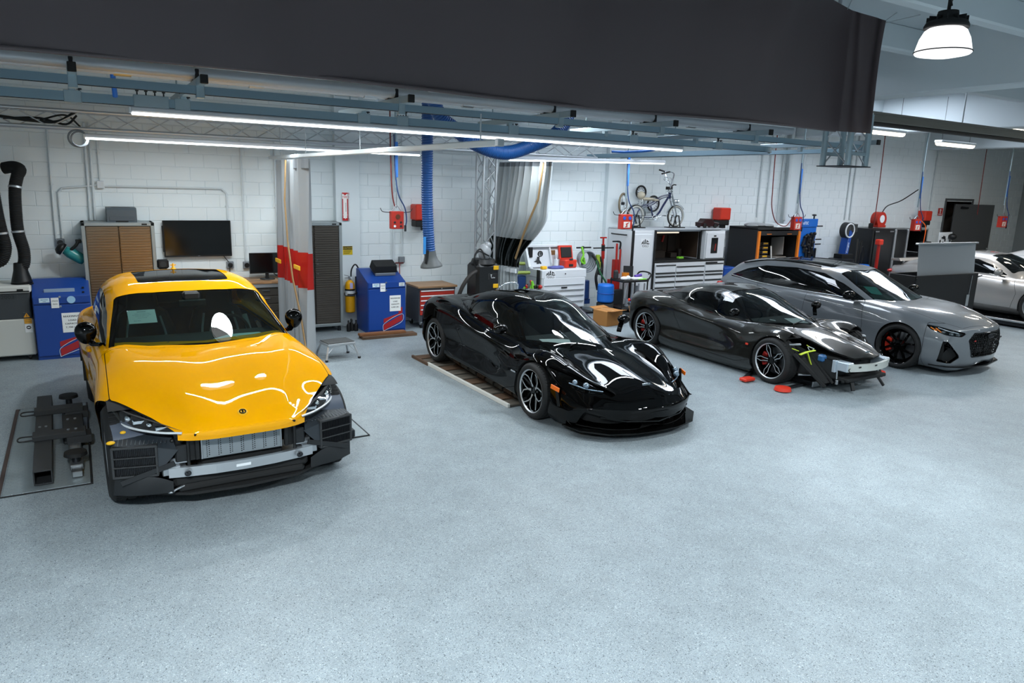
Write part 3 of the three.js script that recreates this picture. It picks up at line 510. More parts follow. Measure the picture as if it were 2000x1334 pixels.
// ---- low mid-engined sports cars ----
function sportsSpec(o) {
  const intake = sd([[-.8, .15], [-.5, .13], [.5, .13], [.8, .15], [.76, .3], [.55, .25], [.3, .215], [-.3, .215], [-.55, .25], [-.76, .3]], .01);
  const socket = sd([[.4, .5], [.55, .585], [.75, .68], [.87, .7], [.885, .62], [.84, .5], [.7, .465], [.5, .468]], 0, true);
  const vent = sd([[.5, 1.32], [.575, 1.42], [.57, 1.62], [.53, 1.9], [.49, 1.98], [.5, 1.7]], 0, true);
  const w = (m) => sd(ws(.76 - m, 1.23 - m, .655 - m, .07 + m, .15 + m, .475 - m), .012);
  return {
    arches: [[1.335, .365], [-1.335, .375]], wheelY: .335, wheelX: [.835, .825], paint: o.paint, seatMat: M.black,
    body: { z: [-2.14, 2.44], n: 140, sub: 8, bowP: 2, nose: [.355, .012], tail: [.65, .03], bow: [[-2.14, -.3], [-1.5, 0], [1.3, 0], [1.7, .12], [2.1, .34], [2.44, .55]], lines: [
      [0, [[-2.14, .5], [-2, .2], [-1, .12], [2.2, .1], [2.38, .13], [2.44, .33]]],
      [[[-2.14, .7], [-1.9, .84], [1.2, .86], [1.9, .84], [2.3, .8], [2.44, .72]], [[-2.14, .5], [-2, .2], [-1, .1], [2.25, .09], [2.38, .12], [2.44, .33]]],
      [[[-2.14, .8], [-1.9, .93], [-1.3, .95], [0, .92], [1.3, .95], [1.9, .93], [2.3, .86], [2.44, .74]], [[-2.14, .52], [-2, .28], [-1, .2], [2.25, .19], [2.38, .2], [2.44, .34]]],
      [[[-2.14, .82], [-1.9, .95], [-1.3, .965], [-.6, .87], [0, .855], [.8, .935], [1.3, .955], [1.9, .93], [2.3, .86], [2.44, .75]], [[-2.14, .56], [-2, .45], [-1.3, .45], [-.5, .43], [.6, .4], [1.8, .36], [2.3, .3], [2.44, .35]]],
      [[[-2.14, .84], [-1.9, .95], [-1.3, .975], [-.7, .93], [0, .86], [.7, .9], [1.3, .95], [1.9, .9], [2.3, .8], [2.44, .74]], [[-2.14, .62], [-1.9, .66], [-1.3, .7], [-.6, .65], [0, .57], [.7, .54], [1.3, .58], [1.8, .5], [2.2, .42], [2.44, .36]]],
      [[[-2.14, .84], [-1.9, .9], [-1.3, .93], [-.7, .925], [0, .885], [.7, .85], [1.3, .89], [1.8, .83], [2.2, .74], [2.44, .7]], [[-2.14, .7], [-1.9, .82], [-1.35, .87], [-.7, .8], [0, .7], [.7, .66], [1.3, .735], [1.75, .655], [2.15, .5], [2.38, .4], [2.44, .37]]],
      [[[-2.14, .75], [-1.9, .8], [-1.3, .8], [-.7, .83], [0, .82], [.7, .76], [1.3, .76], [1.8, .71], [2.2, .6], [2.44, .55]], [[-2.14, .76], [-1.9, .89], [-1.4, .945], [-1, .93], [-.5, .84], [0, .76], [.7, .74], [1.3, .8], [1.7, .72], [2.1, .57], [2.35, .44], [2.44, .38]]],
      [[[-2.14, .5], [-1.3, .55], [0, .62], [.7, .58], [1.3, .55], [1.8, .5], [2.2, .4], [2.44, .35]], [[-2.14, .8], [-1.9, .9], [-1.3, .93], [-.5, .86], [.5, .78], [1.1, .77], [1.5, .695], [1.8, .625], [2.15, .53], [2.36, .445], [2.44, .385]]],
      [0, [[-2.14, .8], [-1.9, .9], [-1.3, .94], [-.5, .87], [.5, .8], [1.1, .775], [1.5, .725], [1.8, .665], [2.15, .57], [2.36, .465], [2.44, .39]]]] },
    cabin: sd([[-.64, .6], [-.4, .95], [0, 1.08], [.4, .95], [.64, .6], [.62, -.7], [-.62, -.7]]),
    openings: [
      ['headlight_socket', p => Math.max(front(socket, 1.45)(p), .3 - p[1]), .05, M.blackGloss],
      ['front_intake', front(intake, 1.9), .14, M.blackMatte],
      ['hood_vent', top(vent, .45), .045, M.blackGloss]],
    panels: [
      ['front_bumper', p => Math.max(1.62 + (p[1] - .4) * .12 - p[2], o.hood(p[0], p[2]) < 0 ? p[1] - .3 : -1, p[1] - .72 + Math.max(0, p[2] - 1.6) * .12 ), o.bumperMat],
      ['hood', top(o.hood, .3)],
      ['door', side(sd([[.98, .3], [.96, .62], [.72, .9], [-.2, .9], [-.72, .82], [-.5, .3], [-.1, .22], [.7, .2]], .01)), null, true]],
    green: { z: [-2.0, 1.34], n: 90, sub: 8, bow: [[-2, 0], [-.5, .05], [.15, .35], [.7, .9], [1.34, 1.05]], lines: [
      [[[-2, .5], [-1.2, .6], [-.6, .76], [.6, .78], [1.34, .72]], [[-2, .74], [0, .68], [1.34, .66]]],
      [[[-2, .48], [-1.2, .58], [-.6, .71], [.15, .72], [.8, .75], [1.34, .7]], [[-2, .8], [-1.2, .88], [-.6, .93], [.15, .9], [.8, .78], [1.34, .7]]],
      [[[-2, .42], [-1.2, .5], [-.6, .54], [.17, .5], [.7, .63], [1.19, .68], [1.34, .68]], [[-2, .82], [-1.3, .955], [-.7, 1.095], [-.2, 1.135], [.17, 1.1], [.7, .92], [1.19, .745], [1.34, .7]]],
      [[[-2, .36], [-.6, .44], [.17, .42], [.7, .5], [1.34, .55]], [[-2, .83], [-1.3, .98], [-.7, 1.14], [-.2, 1.178], [.17, 1.135], [.7, .965], [1.19, .78], [1.34, .715]]],
      [0, [[-2, .84], [-1.3, 1.0], [-.7, 1.16], [-.2, 1.198], [.17, 1.165], [.7, 1.0], [1.19, .815], [1.34, .735]]]] },
    glass: [
      ['windshield', top(w(.02)), glassSport], ['windshield_border', top(w(-.012)), M.blackGloss],
      ['side_window', side(sd([[.7, .83], [.36, .975], [.05, 1.07], [-.3, 1.09], [-.55, 1.05], [-.6, .9], [-.3, .84]], .008, true)), glassSportSide, true],
      ['quarter_window', side(sd([[-.66, 1.03], [-.69, .92], [-1.1, .9], [-1.3, .91], [-1.0, .99]], .008)), M.blackGloss, true]],
    wheel: { r: .335, w: .26, rim: .262, ...o.wheel },
    seat: [.1, -.3, .92], dash: [.7, .74, .58], mirror: [.97, .93, .62], mirrorRoot: [.8, .8, .74], mirrorSize: [.75, .75], ...o.more,
  };
}
const glassSport = glass(0xa9b4b2), glassSportSide = glass(0x7d8a8a);
const sportHood = sd([[0, 2.3], [.3, 2.22], [.46, 1.95], [.475, 1.6], [.56, 1.34], [.64, 1.16], [.6, .9], [0, 1.22], [-.6, .9], [-.64, 1.16], [-.56, 1.3], [-.475, 1.6], [-.46, 1.95], [-.3, 2.22]]);
const blackPaint = phys(0x030303, { roughness: .3, specularIntensity: 0, clearcoat: .6, clearcoatRoughness: .015 }), graphite = phys(0x1f1f1c, { metalness: .5, specularIntensity: .2, roughness: .35, clearcoat: 1, clearcoatRoughness: .015 });
const sportA = buildCar({ ...sportsSpec({ paint: blackPaint, hood: sportHood, wheel: { style: 'swirl', edge: M.alu, base: M.blackGloss, cal: M.black } }), label: 'glossy black low sports car standing beside slatted wooden boards', pos: [5.07, 4.56], turn: -1.2 * D });
const sportB = buildCar({ ...sportsSpec({ paint: graphite, hood: sportHood, wheel: { style: 'star', edge: M.alu, base: M.blackGloss, cal: M.red } }), label: 'dark graphite low sports car with its front bumper off and silver crash beam bared', pos: [8.78, 4.73], turn: .25 * D, removeFront: p => Math.max(1.52 - p[2], Math.min(-sportHood(p[0], p[2]), p[1] - .56 + .26 * (p[2] - 1.5))), panels: sportsSpec({ hood: sportHood }).panels.slice(1) });

{ // small parts of the black car
  const r = sportA; pair('indicator', [bar([.958, .52, 1.74], [.93, .5, 1.86], .012, .05)], std(0xf07010, .3), r); pair('door_badge', [box(.006, .018, .1, .955, .47, .93)], M.steel, r);
  pair('headlight', [sph(.035, .66, .56, 1.98), sph(.03, .74, .58, 1.88), tube([[.5, .5, 2.08], [.66, .525, 2.0], [.8, .57, 1.85]], .007, 24)], std(0x8fa0b0, .15, .7), r); part('front_splitter', ext([[-.9, -1.9], [-.84, -2.14], [-.6, -2.36], [-.3, -2.45], [0, -2.47], [.3, -2.45], [.6, -2.36], [.84, -2.14], [.9, -1.9]], .016).rotateX(-PI / 2).translate(0, .1, 0), M.blackGloss, r); part('intake_blade', ribbon([-1, -.6, 0, .6, 1].map(k => [k * .62, .215 + .05 * k * k, 2.42 - .22 * k * k]), .05, .014), M.blackGloss, r);
  part('nose_badge', ext([[-.06, -.012], [.05, -.012], [.065, .012], [-.05, .012]], .004, .002).rotateX(-.9).translate(0, .566, 2.2), M.chrome, r); pair('bumper_fin', [bar([.9, .3, 1.83], [.92, .55, 1.78], .02, .04)], M.blackGloss, r); part('dash_papers', [patch([[-.5, .8, .78], [-.34, .81, .86], [-.14, .8, .92]], [[-.5, .78, .88], [-.36, .785, .97], [-.18, .78, 1.02]], 6, 2)], M.paper, r); part('wiper', [rod([-.3, .8, 1.17], [.3, .85, 1.06], .008)], M.black, r);
  r.rotation.x = .016; r.position.y = .022; finishCar(r, .935, 1.0); }
{ // bared nose of the graphite car
  const r = sportB; part('crash_beam', ribbon([-1, -.7, -.35, 0, .35, .7, 1].map(k => [k * .47, .385, 2.33 - .1 * k * k]), .04, .1), std(0xc9ccc6, .35, .4), r); parts('beam_mark', [[.0, .41], [-.3, .4]].map(([x, y]) => box(.05, .02, .004, x, y, 2.353 - .1 * (x / .47) ** 2)), M.black, r);
  pair('crash_box', [box(.14, .13, .22, .42, .39, 2.14, .01), box(.05, .17, .05, .5, .38, 2.06)], std(0xb6c2cc, .35, .5), r); pair('mount_ring', [tor(.022, .007, .44, .36, 2.256, 'z', 20)], M.darkSteel, r);
  pair('radiator_duct', [patch([[.86, .5, 1.62], [.8, .3, 1.84], [.7, .12, 2.0]], [[.62, .5, 1.7], [.58, .3, 1.9], [.52, .14, 2.04]], 10, 3, [0, 0, -.04]), bar([.86, .5, 1.66], [.66, .1, 2.06], .05, .04), bar([.6, .48, 1.74], [.52, .14, 2.08], .03, .03)], M.blackMatte, r);
  pair('inner_panel', [patch([[.7, .62, 1.5], [.6, .5, 1.8], [.5, .44, 2.05]], [[.7, .2, 1.6], [.55, .2, 1.9], [.46, .2, 2.08]], 10, 3)], M.black, r); part('nose_core', [box(.84, .28, .5, 0, .34, 1.8, .03), box(.9, .05, .3, 0, .2, 2.1, .01), box(.3, .06, .2, .1, .46, 2.05)], M.blackMatte, r); part('lower_bars', [bar([-.5, .19, 2.2], [.5, .19, 2.2], .03, .03), bar([.3, .2, 2.2], [.34, .06, 2.3], .05, .03), bar([-.3, .2, 2.2], [-.34, .06, 2.28], .05, .03)], M.black, r);
  pair('blue_motor', [box(.1, .1, .1, .54, .46, 1.88, .02)], std(0x2a5a8a, .4), r); pair('lamp_bracket', [tube([[.6, .58, 1.78], [.66, .6, 1.72], [.64, .54, 1.76], [.6, .58, 1.78]], .006, 20), bar([.86, .62, 1.56], [.74, .63, 1.66], .05, .02)], M.steel, r); pair('chassis_clip', [rod([.48, .2, 2.1], [.48, .44, 2.08], .012), box(.03, .06, .03, .5, .16, 2.12)], M.steel, r); part('masking_tape', [bar([-.86, .57, 1.62], [-.78, .54, 1.66], .05, .01), bar([-.72, .54, 1.76], [-.66, .36, 1.8], .05, .012), bar([-.72, .54, 1.76], [-.82, .5, 1.72], .05, .012), bar([-.72, .54, 1.76], [-.6, .56, 1.8], .04, .012), bar([-.66, .62, 1.7], [-.6, .58, 1.74], .03, .01)], std(0xc4d838, .6), r);
  part('nose_badge', ext([[-.06, -.012], [.05, -.012], [.065, .012], [-.05, .012]], .004, .002).rotateX(-.9).translate(0, .566, 2.2), M.chrome, r); part('windscreen_paper', [patch([[-.2, .84, .92], [-.08, .84, .96], [.04, .84, .98]], [[-.2, .79, 1.1], [-.06, .79, 1.14], [.08, .79, 1.16]], 6, 2), bar([-.42, .82, .84], [-.36, .81, .9], .04, .01)], M.paper, r); pair('tail_light', [sph(.03, .9, .74, -1.86, .6, 1, 1)], M.redBright, r); pair('side_marker', [box(.006, .03, .05, .957, .5, .9)], M.redBright, r); part('tow_rod', rod([-.78, .2, 1.7], [-.6, .2, 1.8], .014), M.alu, r); part('wiper', [rod([-.3, .8, 1.17], [.3, .85, 1.06], .008)], M.black, r); finishCar(r, .93, .945); }

// ---- grey estate car ----
const estPaint = phys(0x5c6166, { roughness: .35, clearcoat: 1, clearcoatRoughness: .015 });
const estHood = sd([[-.8, .98], [-.4, 1.15], [0, 1.2], [.4, 1.15], [.8, .98], [.8, 1.5], [.72, 1.95], [.56, 2.26], [0, 2.4], [-.56, 2.26], [-.72, 1.95], [-.8, 1.5]]);
const estW = m => sd(ws(.9 - m, 1.11 - m, .715 - m, .1 + m, .19 + m, .585 - m), .012);
const grille = sd([[-.4, .675], [.4, .675], [.5, .57], [.4, .31], [-.4, .31], [-.5, .57]], .005), sideIn = sd([[.43, .54], [.37, .54], [.15, .31], [.28, .21], [.47, .23]], .008), estLamp = sd([[.66, .77], [.45, .745], [.08, .675], [.16, .625], [.4, .645], [.6, .71]], .004), slant = f => p => Math.max(f((p[0] - p[2] + 1.9) * .7071, p[1]), 1.55 - p[2], .2 - p[0]);
const estate = buildCar({
  label: 'grey estate car with black grille and red brake calipers', pos: [11.27, 4.87], turn: 3.2 * D, paint: estPaint, keepSpec: true, seatMat: M.black,
  body: { z: [-2.6, 2.43], n: 140, sub: 8, nose: [.5, .03], tail: [.8, .03], bow: [[-2.6, -.2], [-2, 0], [1.3, 0], [1.8, .14], [2.2, .3], [2.46, .4]], lines: [
    [0, [[-2.6, .6], [-2.4, .25], [-1, .17], [2.2, .16], [2.4, .2], [2.46, .38]]],
    [[[-2.6, .7], [-2.3, .82], [1.4, .86], [2.0, .84], [2.46, .78]], [[-2.6, .6], [-2.4, .25], [-1, .16], [2.25, .15], [2.4, .19], [2.46, .38]]],
    [[[-2.6, .8], [-2.3, .92], [-1.4, .95], [0, .93], [1.4, .95], [2.0, .93], [2.46, .82]], [[-2.6, .62], [-2.4, .35], [-1, .28], [2.2, .25], [2.4, .28], [2.46, .4]]],
    [[[-2.6, .82], [-2.3, .95], [-1.46, .975], [-.6, .94], [.5, .935], [1.46, .97], [2.0, .94], [2.46, .83]], [[-2.6, .68], [-2.4, .55], [-1, .5], [2.2, .42], [2.46, .44]]],
    [[[-2.6, .82], [-2.3, .94], [-1.46, .985], [-.6, .95], [.5, .94], [1.46, .975], [1.9, .94], [2.2, .89], [2.46, .81]], [[-2.6, .78], [-2.3, .78], [-1.46, .78], [-.6, .72], [.6, .72], [1.46, .76], [2.0, .64], [2.46, .56]]],
    [[[-2.6, .8], [-2.3, .88], [-1.46, .9], [0, .88], [.7, .87], [1.4, .9], [1.9, .87], [2.2, .82], [2.46, .72]], [[-2.6, .88], [-2.3, .96], [-1.46, .985], [0, .965], [.7, .94], [1.46, .89], [1.9, .82], [2.2, .745], [2.4, .69], [2.46, .65]]],
    [[[-2.6, .7], [-1.46, .78], [.7, .79], [1.5, .76], [2.0, .66], [2.46, .52]], [[-2.6, .95], [-2.3, 1.0], [-1.46, 1.01], [.7, .985], [1.46, .945], [1.9, .875], [2.2, .8], [2.4, .735], [2.46, .7]]],
    [[[-2.6, .4], [0, .45], [1.5, .42], [2.46, .3]], [[-2.6, .98], [.7, 1.0], [1.46, .975], [1.9, .915], [2.2, .835], [2.4, .75], [2.46, .715]]],
    [0, [[-2.6, .98], [.7, 1.0], [1.46, .975], [1.9, .92], [2.2, .84], [2.4, .755], [2.46, .72]]]] },
  cabin: sd([[-.74, .7], [0, .86], [.74, .7], [.76, -2.1], [-.76, -2.1]]),
  arches: [[1.465, .39], [-1.465, .39]], wheelY: .36, wheelX: [.83, .83],
  openings: [['grille_recess', front(grille, 2.0), .06, M.blackGloss], ['side_intake', slant(sideIn), .07, M.blackMatte], ['headlight_socket', slant(estLamp), .05, M.blackGloss]],
  panels: [
    ['hood', top(estHood, .6)],
    ['front_bumper', p => Math.max(1.86 - p[2], p[1] - .8)],
    ['door', side(sd([[.72, .28], [.78, .6], [.72, .96], [-.35, .99], [-.42, .28]], .02)), null, true],
    ['rear_door', side(sd([[-.46, .28], [-.39, .99], [-1.5, 1.02], [-1.25, .8], [-1.05, .5], [-1.0, .28]], .02)), null, true]],
  green: { z: [-2.58, 1.18], n: 100, sub: 8, bow: [[-2.58, -.1], [-1, 0], [0, .14], [1.18, .32]], lines: [
    [[[-2.58, .78], [-1.5, .84], [.66, .86], [1.18, .8]], [[-2.58, .9], [1.18, .88]]],
    [[[-2.58, .77], [-1.5, .8], [-.05, .82], [.66, .83], [1.18, .78]], [[-2.58, .96], [-1.5, 1.12], [-.05, 1.12], [.66, 1.0], [1.18, .91]]],
    [[[-2.58, .72], [-2, .66], [-1, .655], [.03, .62], [.55, .71], [1.02, .77], [1.18, .77]], [[-2.58, 1.0], [-2.25, 1.22], [-1.6, 1.35], [-.8, 1.4], [.03, 1.355], [.55, 1.15], [1.02, .965], [1.18, .92]]],
    [[[-2.58, .6], [-2, .56], [.03, .53], [.66, .6], [1.18, .66]], [[-2.58, 1.02], [-2.25, 1.29], [-1.6, 1.41], [-.8, 1.45], [.03, 1.395], [.55, 1.195], [1.02, 1.0], [1.18, .94]]],
    [0, [[-2.58, 1.03], [-2.25, 1.31], [-1.6, 1.435], [-.8, 1.475], [.03, 1.425], [.55, 1.225], [1.02, 1.03], [1.18, .97]]]] },
  glass: [
    ['windshield', top(estW(.02)), glass(0x7fa09c)], ['windshield_border', top(estW(-.012)), M.blackGloss],
    ['roof_glass', top(sd([[-.5, -.16], [.5, -.16], [.5, -1.5], [-.5, -1.5]], .01), 1.3), M.blackGloss],
    ['side_window', side(sd([[.7, .985], [.24, 1.17], [-.2, 1.3], [-.38, 1.3], [-.4, 1.005], [0, .99]], .006)), glassDark, true],
    ['rear_side_window', side(sd([[-.5, 1.325], [-.5, 1.01], [-1.42, 1.025], [-1.42, 1.31]], .006)), glassDark, true],
    ['quarter_window', side(sd([[-1.5, 1.3], [-1.5, 1.035], [-2.2, 1.08], [-1.95, 1.2], [-1.7, 1.275]], .006)), glassDark, true]],
  pillars: side(sd([[.8, .955], [.24, 1.2], [-.2, 1.33], [-.8, 1.37], [-1.5, 1.335], [-1.9, 1.24], [-2.32, 1.06], [-1.5, 1.01], [-.4, .975]], 0)), pillarMat: M.blackGloss,
  wheel: { r: .36, w: .28, rim: .29, style: 'vee', base: M.blackGloss, cal: M.redBright },
  seat: [.3, -.45, 1], dash: [.9, .55, .68], mirror: [1.03, 1.06, .54], mirrorRoot: [.86, 1.0, .62], mirrorSize: [1.2, .9],
});

{ const r = estate, soup = loft(r.userData.bodySpec), zAt = (x, y) => { let b = 9, z = 2.3; for (let i = 0; i < soup.length; i += 8) if (soup[i + 2] > 1.9) { const d = (soup[i] - Math.abs(x)) ** 2 + (soup[i + 1] - y) ** 2; if (d < b) { b = d; z = soup[i + 2]; } } return z; };
  delete r.userData.bodySpec; const hex = [], gs = .052; for (let j = 0; j < 9; j++) for (let i = -11; i <= 11; i++) { const x = i * gs + (j % 2 ? gs / 2 : 0), y = .325 + j * .042; if (grille(x, y) < -.012) hex.push(new THREE.TorusGeometry(.026, .0045, 4, 6).rotateZ(PI / 6).translate(x, y, zAt(x, y) - .012)); }
  const gm = part('grille_mesh', hex, M.blackGloss, r); gm.userData.kind = 'stuff';
  const outline = [[-.4, .675], [.4, .675], [.5, .57], [.4, .31], [-.4, .31], [-.5, .57], [-.4, .675]], fine = []; outline.slice(0, -1).forEach((p, i) => { const q = outline[i + 1]; for (let k = 0; k < 8; k++) fine.push([p[0] + (q[0] - p[0]) * k / 8, p[1] + (q[1] - p[1]) * k / 8]); }); fine.push(outline[0]);
  part('grille_frame', tube(fine.map(([x, y]) => [x, y, zAt(x, y) + .002]), .011, 140), M.blackGloss, r);
  part('ring_emblem', [0, 1, 2, 3].map(k => tor(.03, .005, -.066 + k * .044, .62, zAt(-.066 + k * .044, .62) + .006, 'z', 24)), M.darkSteel, r); part('red_badge', box(.05, .018, .006, -.4, .56, zAt(-.4, .56) + .006), M.red, r);
  part('front_splitter', ext([[-.84, -1.95], [-.78, -2.2], [-.55, -2.38], [0, -2.47], [.55, -2.38], [.78, -2.2], [.84, -1.95]], .016).rotateX(-PI / 2).translate(0, .145, 0), M.blackGloss, r);
  const sAt = (a, y, off = 0) => { let b = 9, q = [0, 0, 0]; for (let i = 0; i < soup.length; i += 8) if (soup[i] > .2 && soup[i + 2] > 1.5) { const d = ((soup[i] - soup[i + 2] + 1.9) * .7071 - a) ** 2 + (soup[i + 1] - y) ** 2; if (d < b) { b = d; q = [0, 1, 2].map(k => soup[i + k] + soup[i + 3 + k] * off); } } return q; };
  pair('headlight', [patch([[.65, .768], [.45, .742], [.25, .705], [.09, .674]].map(p => sAt(...p, .003)), [[.6, .712], [.4, .648], [.28, .636], [.15, .628]].map(p => sAt(...p, .003)), 16, 4)], phys(0xdfe6ea, { transmission: 1, thickness: 0, roughness: 0 }), r);
  pair('indicator', [[.6, .745], [.53, .725]].map(([a, y]) => bar(sAt(a, y, -.01), sAt(a - .07, y - .055, -.012), .03, .014)), M.orange, r);
  pair('lamp_optics', [[.42, .69], [.32, .672], [.22, .66]].map(([a, y]) => { const q = sAt(a, y, -.03); return box(.05, .03, .05, ...q); }), M.steel, r); pair('lamp_strip', [tube([[.5, .735], [.35, .71], [.2, .682]].map(([a, y]) => sAt(a, y, -.008)), .006, 20)], M.white, r);
  pair('roof_rail', [tube([[.6, 1.43, -.35], [.63, 1.455, -.8], [.62, 1.435, -1.5], [.6, 1.33, -2.1]], .014, 40)], M.blackGloss, r); pair('belt_trim', [tube([[.79, .965, .75], [.845, .99, .2], [.85, .995, -.5], [.835, 1.02, -1.5], [.76, 1.08, -2.25]], .008, 50)], M.steel, r); pair('door_handle', [bar([.955, .86, -.15], [.955, .87, -.36], .025, .03)], estPaint, r); part('windscreen_paper', [patch([[-.5, 1.17, .46], [-.38, 1.16, .5], [-.22, 1.15, .54]], [[-.52, 1.07, .64], [-.4, 1.05, .68], [-.26, 1.04, .7]], 6, 2)], std(0x58b8b0, .6), r);
  pair('tail_light', [box(.2, .1, .08, .8, .88, -2.5, .03)], M.red, r); finishCar(r, .945, .89); }

// ---- silver coupe and white car at the far right ----
const coupeSpec = (paint) => ({
  paint, seatMat: M.black, arches: [[1.225, .35], [-1.225, .36]], wheelY: .33, wheelX: [.8, .8],
  body: { z: [-2.1, 2.3], n: 100, sub: 7, nose: [.45, .02], tail: [.6, .03], bow: [[-2.1, -.25], [-1.4, 0], [1.3, 0], [1.9, .2], [2.3, .4]], lines: [
    [0, [[-2.1, .4], [-1.9, .2], [2.1, .16], [2.3, .36]]],
    [[[-2.1, .7], [0, .8], [1.8, .78], [2.3, .6]], [[-2.1, .4], [-1.9, .2], [2.1, .16], [2.3, .36]]],
    [[[-2.1, .76], [-1.3, .9], [0, .86], [1.3, .88], [2.3, .66]], [[-2.1, .44], [-1.9, .3], [2.1, .25], [2.3, .38]]],
    [[[-2.1, .8], [-1.3, .92], [0, .86], [1.3, .89], [1.9, .84], [2.3, .66]], [[-2.1, .55], [0, .5], [2.1, .42], [2.3, .42]]],
    [[[-2.1, .78], [-1.3, .92], [-.3, .87], [.6, .85], [1.3, .87], [1.9, .8], [2.3, .62]], [[-2.1, .66], [-1.3, .74], [0, .68], [1.3, .72], [2.1, .56], [2.3, .5]]],
    [[[-2.1, .72], [-1.3, .82], [0, .8], [1.3, .76], [1.9, .7], [2.3, .55]], [[-2.1, .76], [-1.3, .86], [-.4, .83], [.6, .8], [1.3, .83], [1.8, .74], [2.3, .56]]],
    [[[-2.1, .4], [0, .5], [2.3, .3]], [[-2.1, .82], [-1.3, .9], [.6, .82], [1.3, .78], [1.9, .68], [2.3, .58]]],
    [0, [[-2.1, .83], [-1.3, .92], [.6, .82], [1.3, .78], [1.9, .69], [2.3, .58]]]] },
  cabin: sd([[-.62, .4], [0, .6], [.62, .4], [.6, -.7], [-.6, -.7]]), openings: [],
  panels: [['hood', top(sd([[-.66, .7], [0, .9], [.66, .7], [.5, 2.0], [-.5, 2.0]]), .5)], ['door', side(sd([[.72, .26], [.78, .55], [.66, .86], [-.4, .88], [-.55, .6], [-.4, .26]], .02)), null, true]],
  green: { z: [-1.9, .9], n: 70, sub: 7, bow: [[-1.9, 0], [0, .2], [.9, .4]], lines: [
    [[[-1.9, .5], [-.6, .74], [.9, .72]], .74],
    [[[-1.9, .48], [-.6, .7], [.9, .7]], [[-1.9, .84], [-.6, .98], [.2, .96], [.9, .8]]],
    [[[-1.9, .42], [-.6, .56], [0, .54], [.8, .68], [.9, .68]], [[-1.9, .87], [-1.2, 1.05], [-.5, 1.2], [0, 1.19], [.8, .84], [.9, .8]]],
    [0, [[-1.9, .88], [-1.2, 1.1], [-.4, 1.29], [0, 1.27], [.8, .9], [.9, .84]]]] },
  glass: [['windshield', top(sd(ws(.58, .72, .62, .04, .1, .5), .01)), glass(0x8fa0a0)], ['side_window', side(sd([[.5, .88], [.2, 1.04], [-.15, 1.14], [-.6, 1.13], [-1.1, .99], [-.9, .92], [-.2, .88]], .005)), glassDark, true]],
  wheel: { r: .33, w: .26, rim: .25, style: 'vee', base: M.brushed, cal: M.black },
  seat: [.2, -.3, .95], dash: [.76, .4, .6], mirror: [.98, .95, .45], mirrorRoot: [.8, .84, .5], mirrorMat: paint, mirrorSize: [.9, .9],
});
const silver = phys(0x9a9896, { metalness: .5, roughness: .38, clearcoat: 1, clearcoatRoughness: .03 });

// ---------- lamps ----------
function ledTube(label, a, b, r = .022, group) { // aluminium body with a glowing strip below
  const A = V(...a), B = V(...b), L = A.distanceTo(B), m = A.clone().add(B).multiplyScalar(.5);
  const t = thing('led_tube', label, 'lamp', [m.x, m.y, m.z], 0, group); t.rotation.y = Math.atan2(-(B.z - A.z), B.x - A.x); t.rotation.z = 0;
  const tilt = Math.atan2(B.y - A.y, Math.hypot(B.x - A.x, B.z - A.z)), k = new THREE.Group(); k.name = 'lamp_body'; k.rotation.z = tilt; t.add(k);
  part('housing', box(L, .05, .07, 0, .028, 0, .012), M.silverPipe, k); parts('end_cap', [box(.02, .05, .06, L / 2, .02, 0), box(.02, .05, .06, -L / 2, .02, 0)], M.white, k);
  part('led_strip', box(L - .02, .022, .05, 0, -.008, 0, .006), glow(LED, 5), k);
  const l = new THREE.RectAreaLight(LED, TUBE, L - .02, .05); l.position.set(0, -.022, 0); l.rotation.x = -PI / 2; l.castShadow = true; k.add(l);
  return t;
}
ledTube('long glowing LED tube under the front curtain track', [.48, 3.045, 5], [6.95, 3.045, 5]);
ledTube('glowing LED tube in front of the back wall over the television', [.17, 2.94, 1.65], [4.67, 2.94, 1.65]);
ledTube('glowing LED tube over the grey strip curtain beside the truss tower', [6.3, 2.94, 1.6], [9.75, 3.02, 1.6]);
// glass high-bay lamps
function highBay(pos, label, k = 1) {
  const drop = 4.6 - pos[1];
  const t = thing('high_bay_lamp', label, 'lamp', pos, 0, 'high bay lamps');
  part('driver_housing', [lathe([[0, .23], [.075, .23], [.08, .19], [.09, .17], [.15, .15], [.165, .12], [.165, .1], [0, .1]], 36), cyl(.014, .014, .1, 0, .27, 0), ...Array.from({ length: 12 }, (_, i) => box(.07, .05, .008, .115, .165, 0).rotateY(i * PI / 6))], M.blackMatte, t);
  part('glass_bulb_dome', lathe([[.12, .105], [.155, .08], [.185, .02], [.205, -.06], [.21, -.09], [.2, -.1], [.1, -.12], [0, -.125]], 40), glow(0xffffff, 1.7), t);
  part('rim_ring', tor(.212, .005, 0, -.082, 0, 'y'), M.darkSteel, t);
  part('hanging_hook', [tube([[0, .28, 0], [.03, .33, 0], [0, .38, 0], [-.02, .35, 0]], .008), rod([0, .38, 0], [0, drop, 0], .006), tube([[0, .27, .02], [-.06, .34, .03], [-.05, .45, .02], [-.1, .5, 0]], .008)], M.black, t);
  const l = new THREE.SpotLight(LED, BAY * k, 0, 1.4, .5, 2); l.position.set(0, -.14, 0); l.target.position.set(0, -3, 0); l.shadow.radius = 10; l.castShadow = true; t.add(l, l.target);
}
highBay([6.2, 3.78, 8.72], 'glass-domed high bay lamp with a black housing hanging top right', .5);
for (const [x, z, i, k] of [[12.1, 8.72, 1, .45], [18, 8.72, 2, .5], [-.6, 11.4, 3, 2.3], [5.6, 11.8, 4, .85], [12.1, 13.6, 5, 1], [18, 13.6, 6, .9]]) highBay([x, 3.78, z], `domed high bay lamp over the ${z < 10 ? 'middle' : 'near'} of the hall, ${['left end', 'third', 'fourth', 'left end', 'second', 'third', 'right end'][i]}`, k);
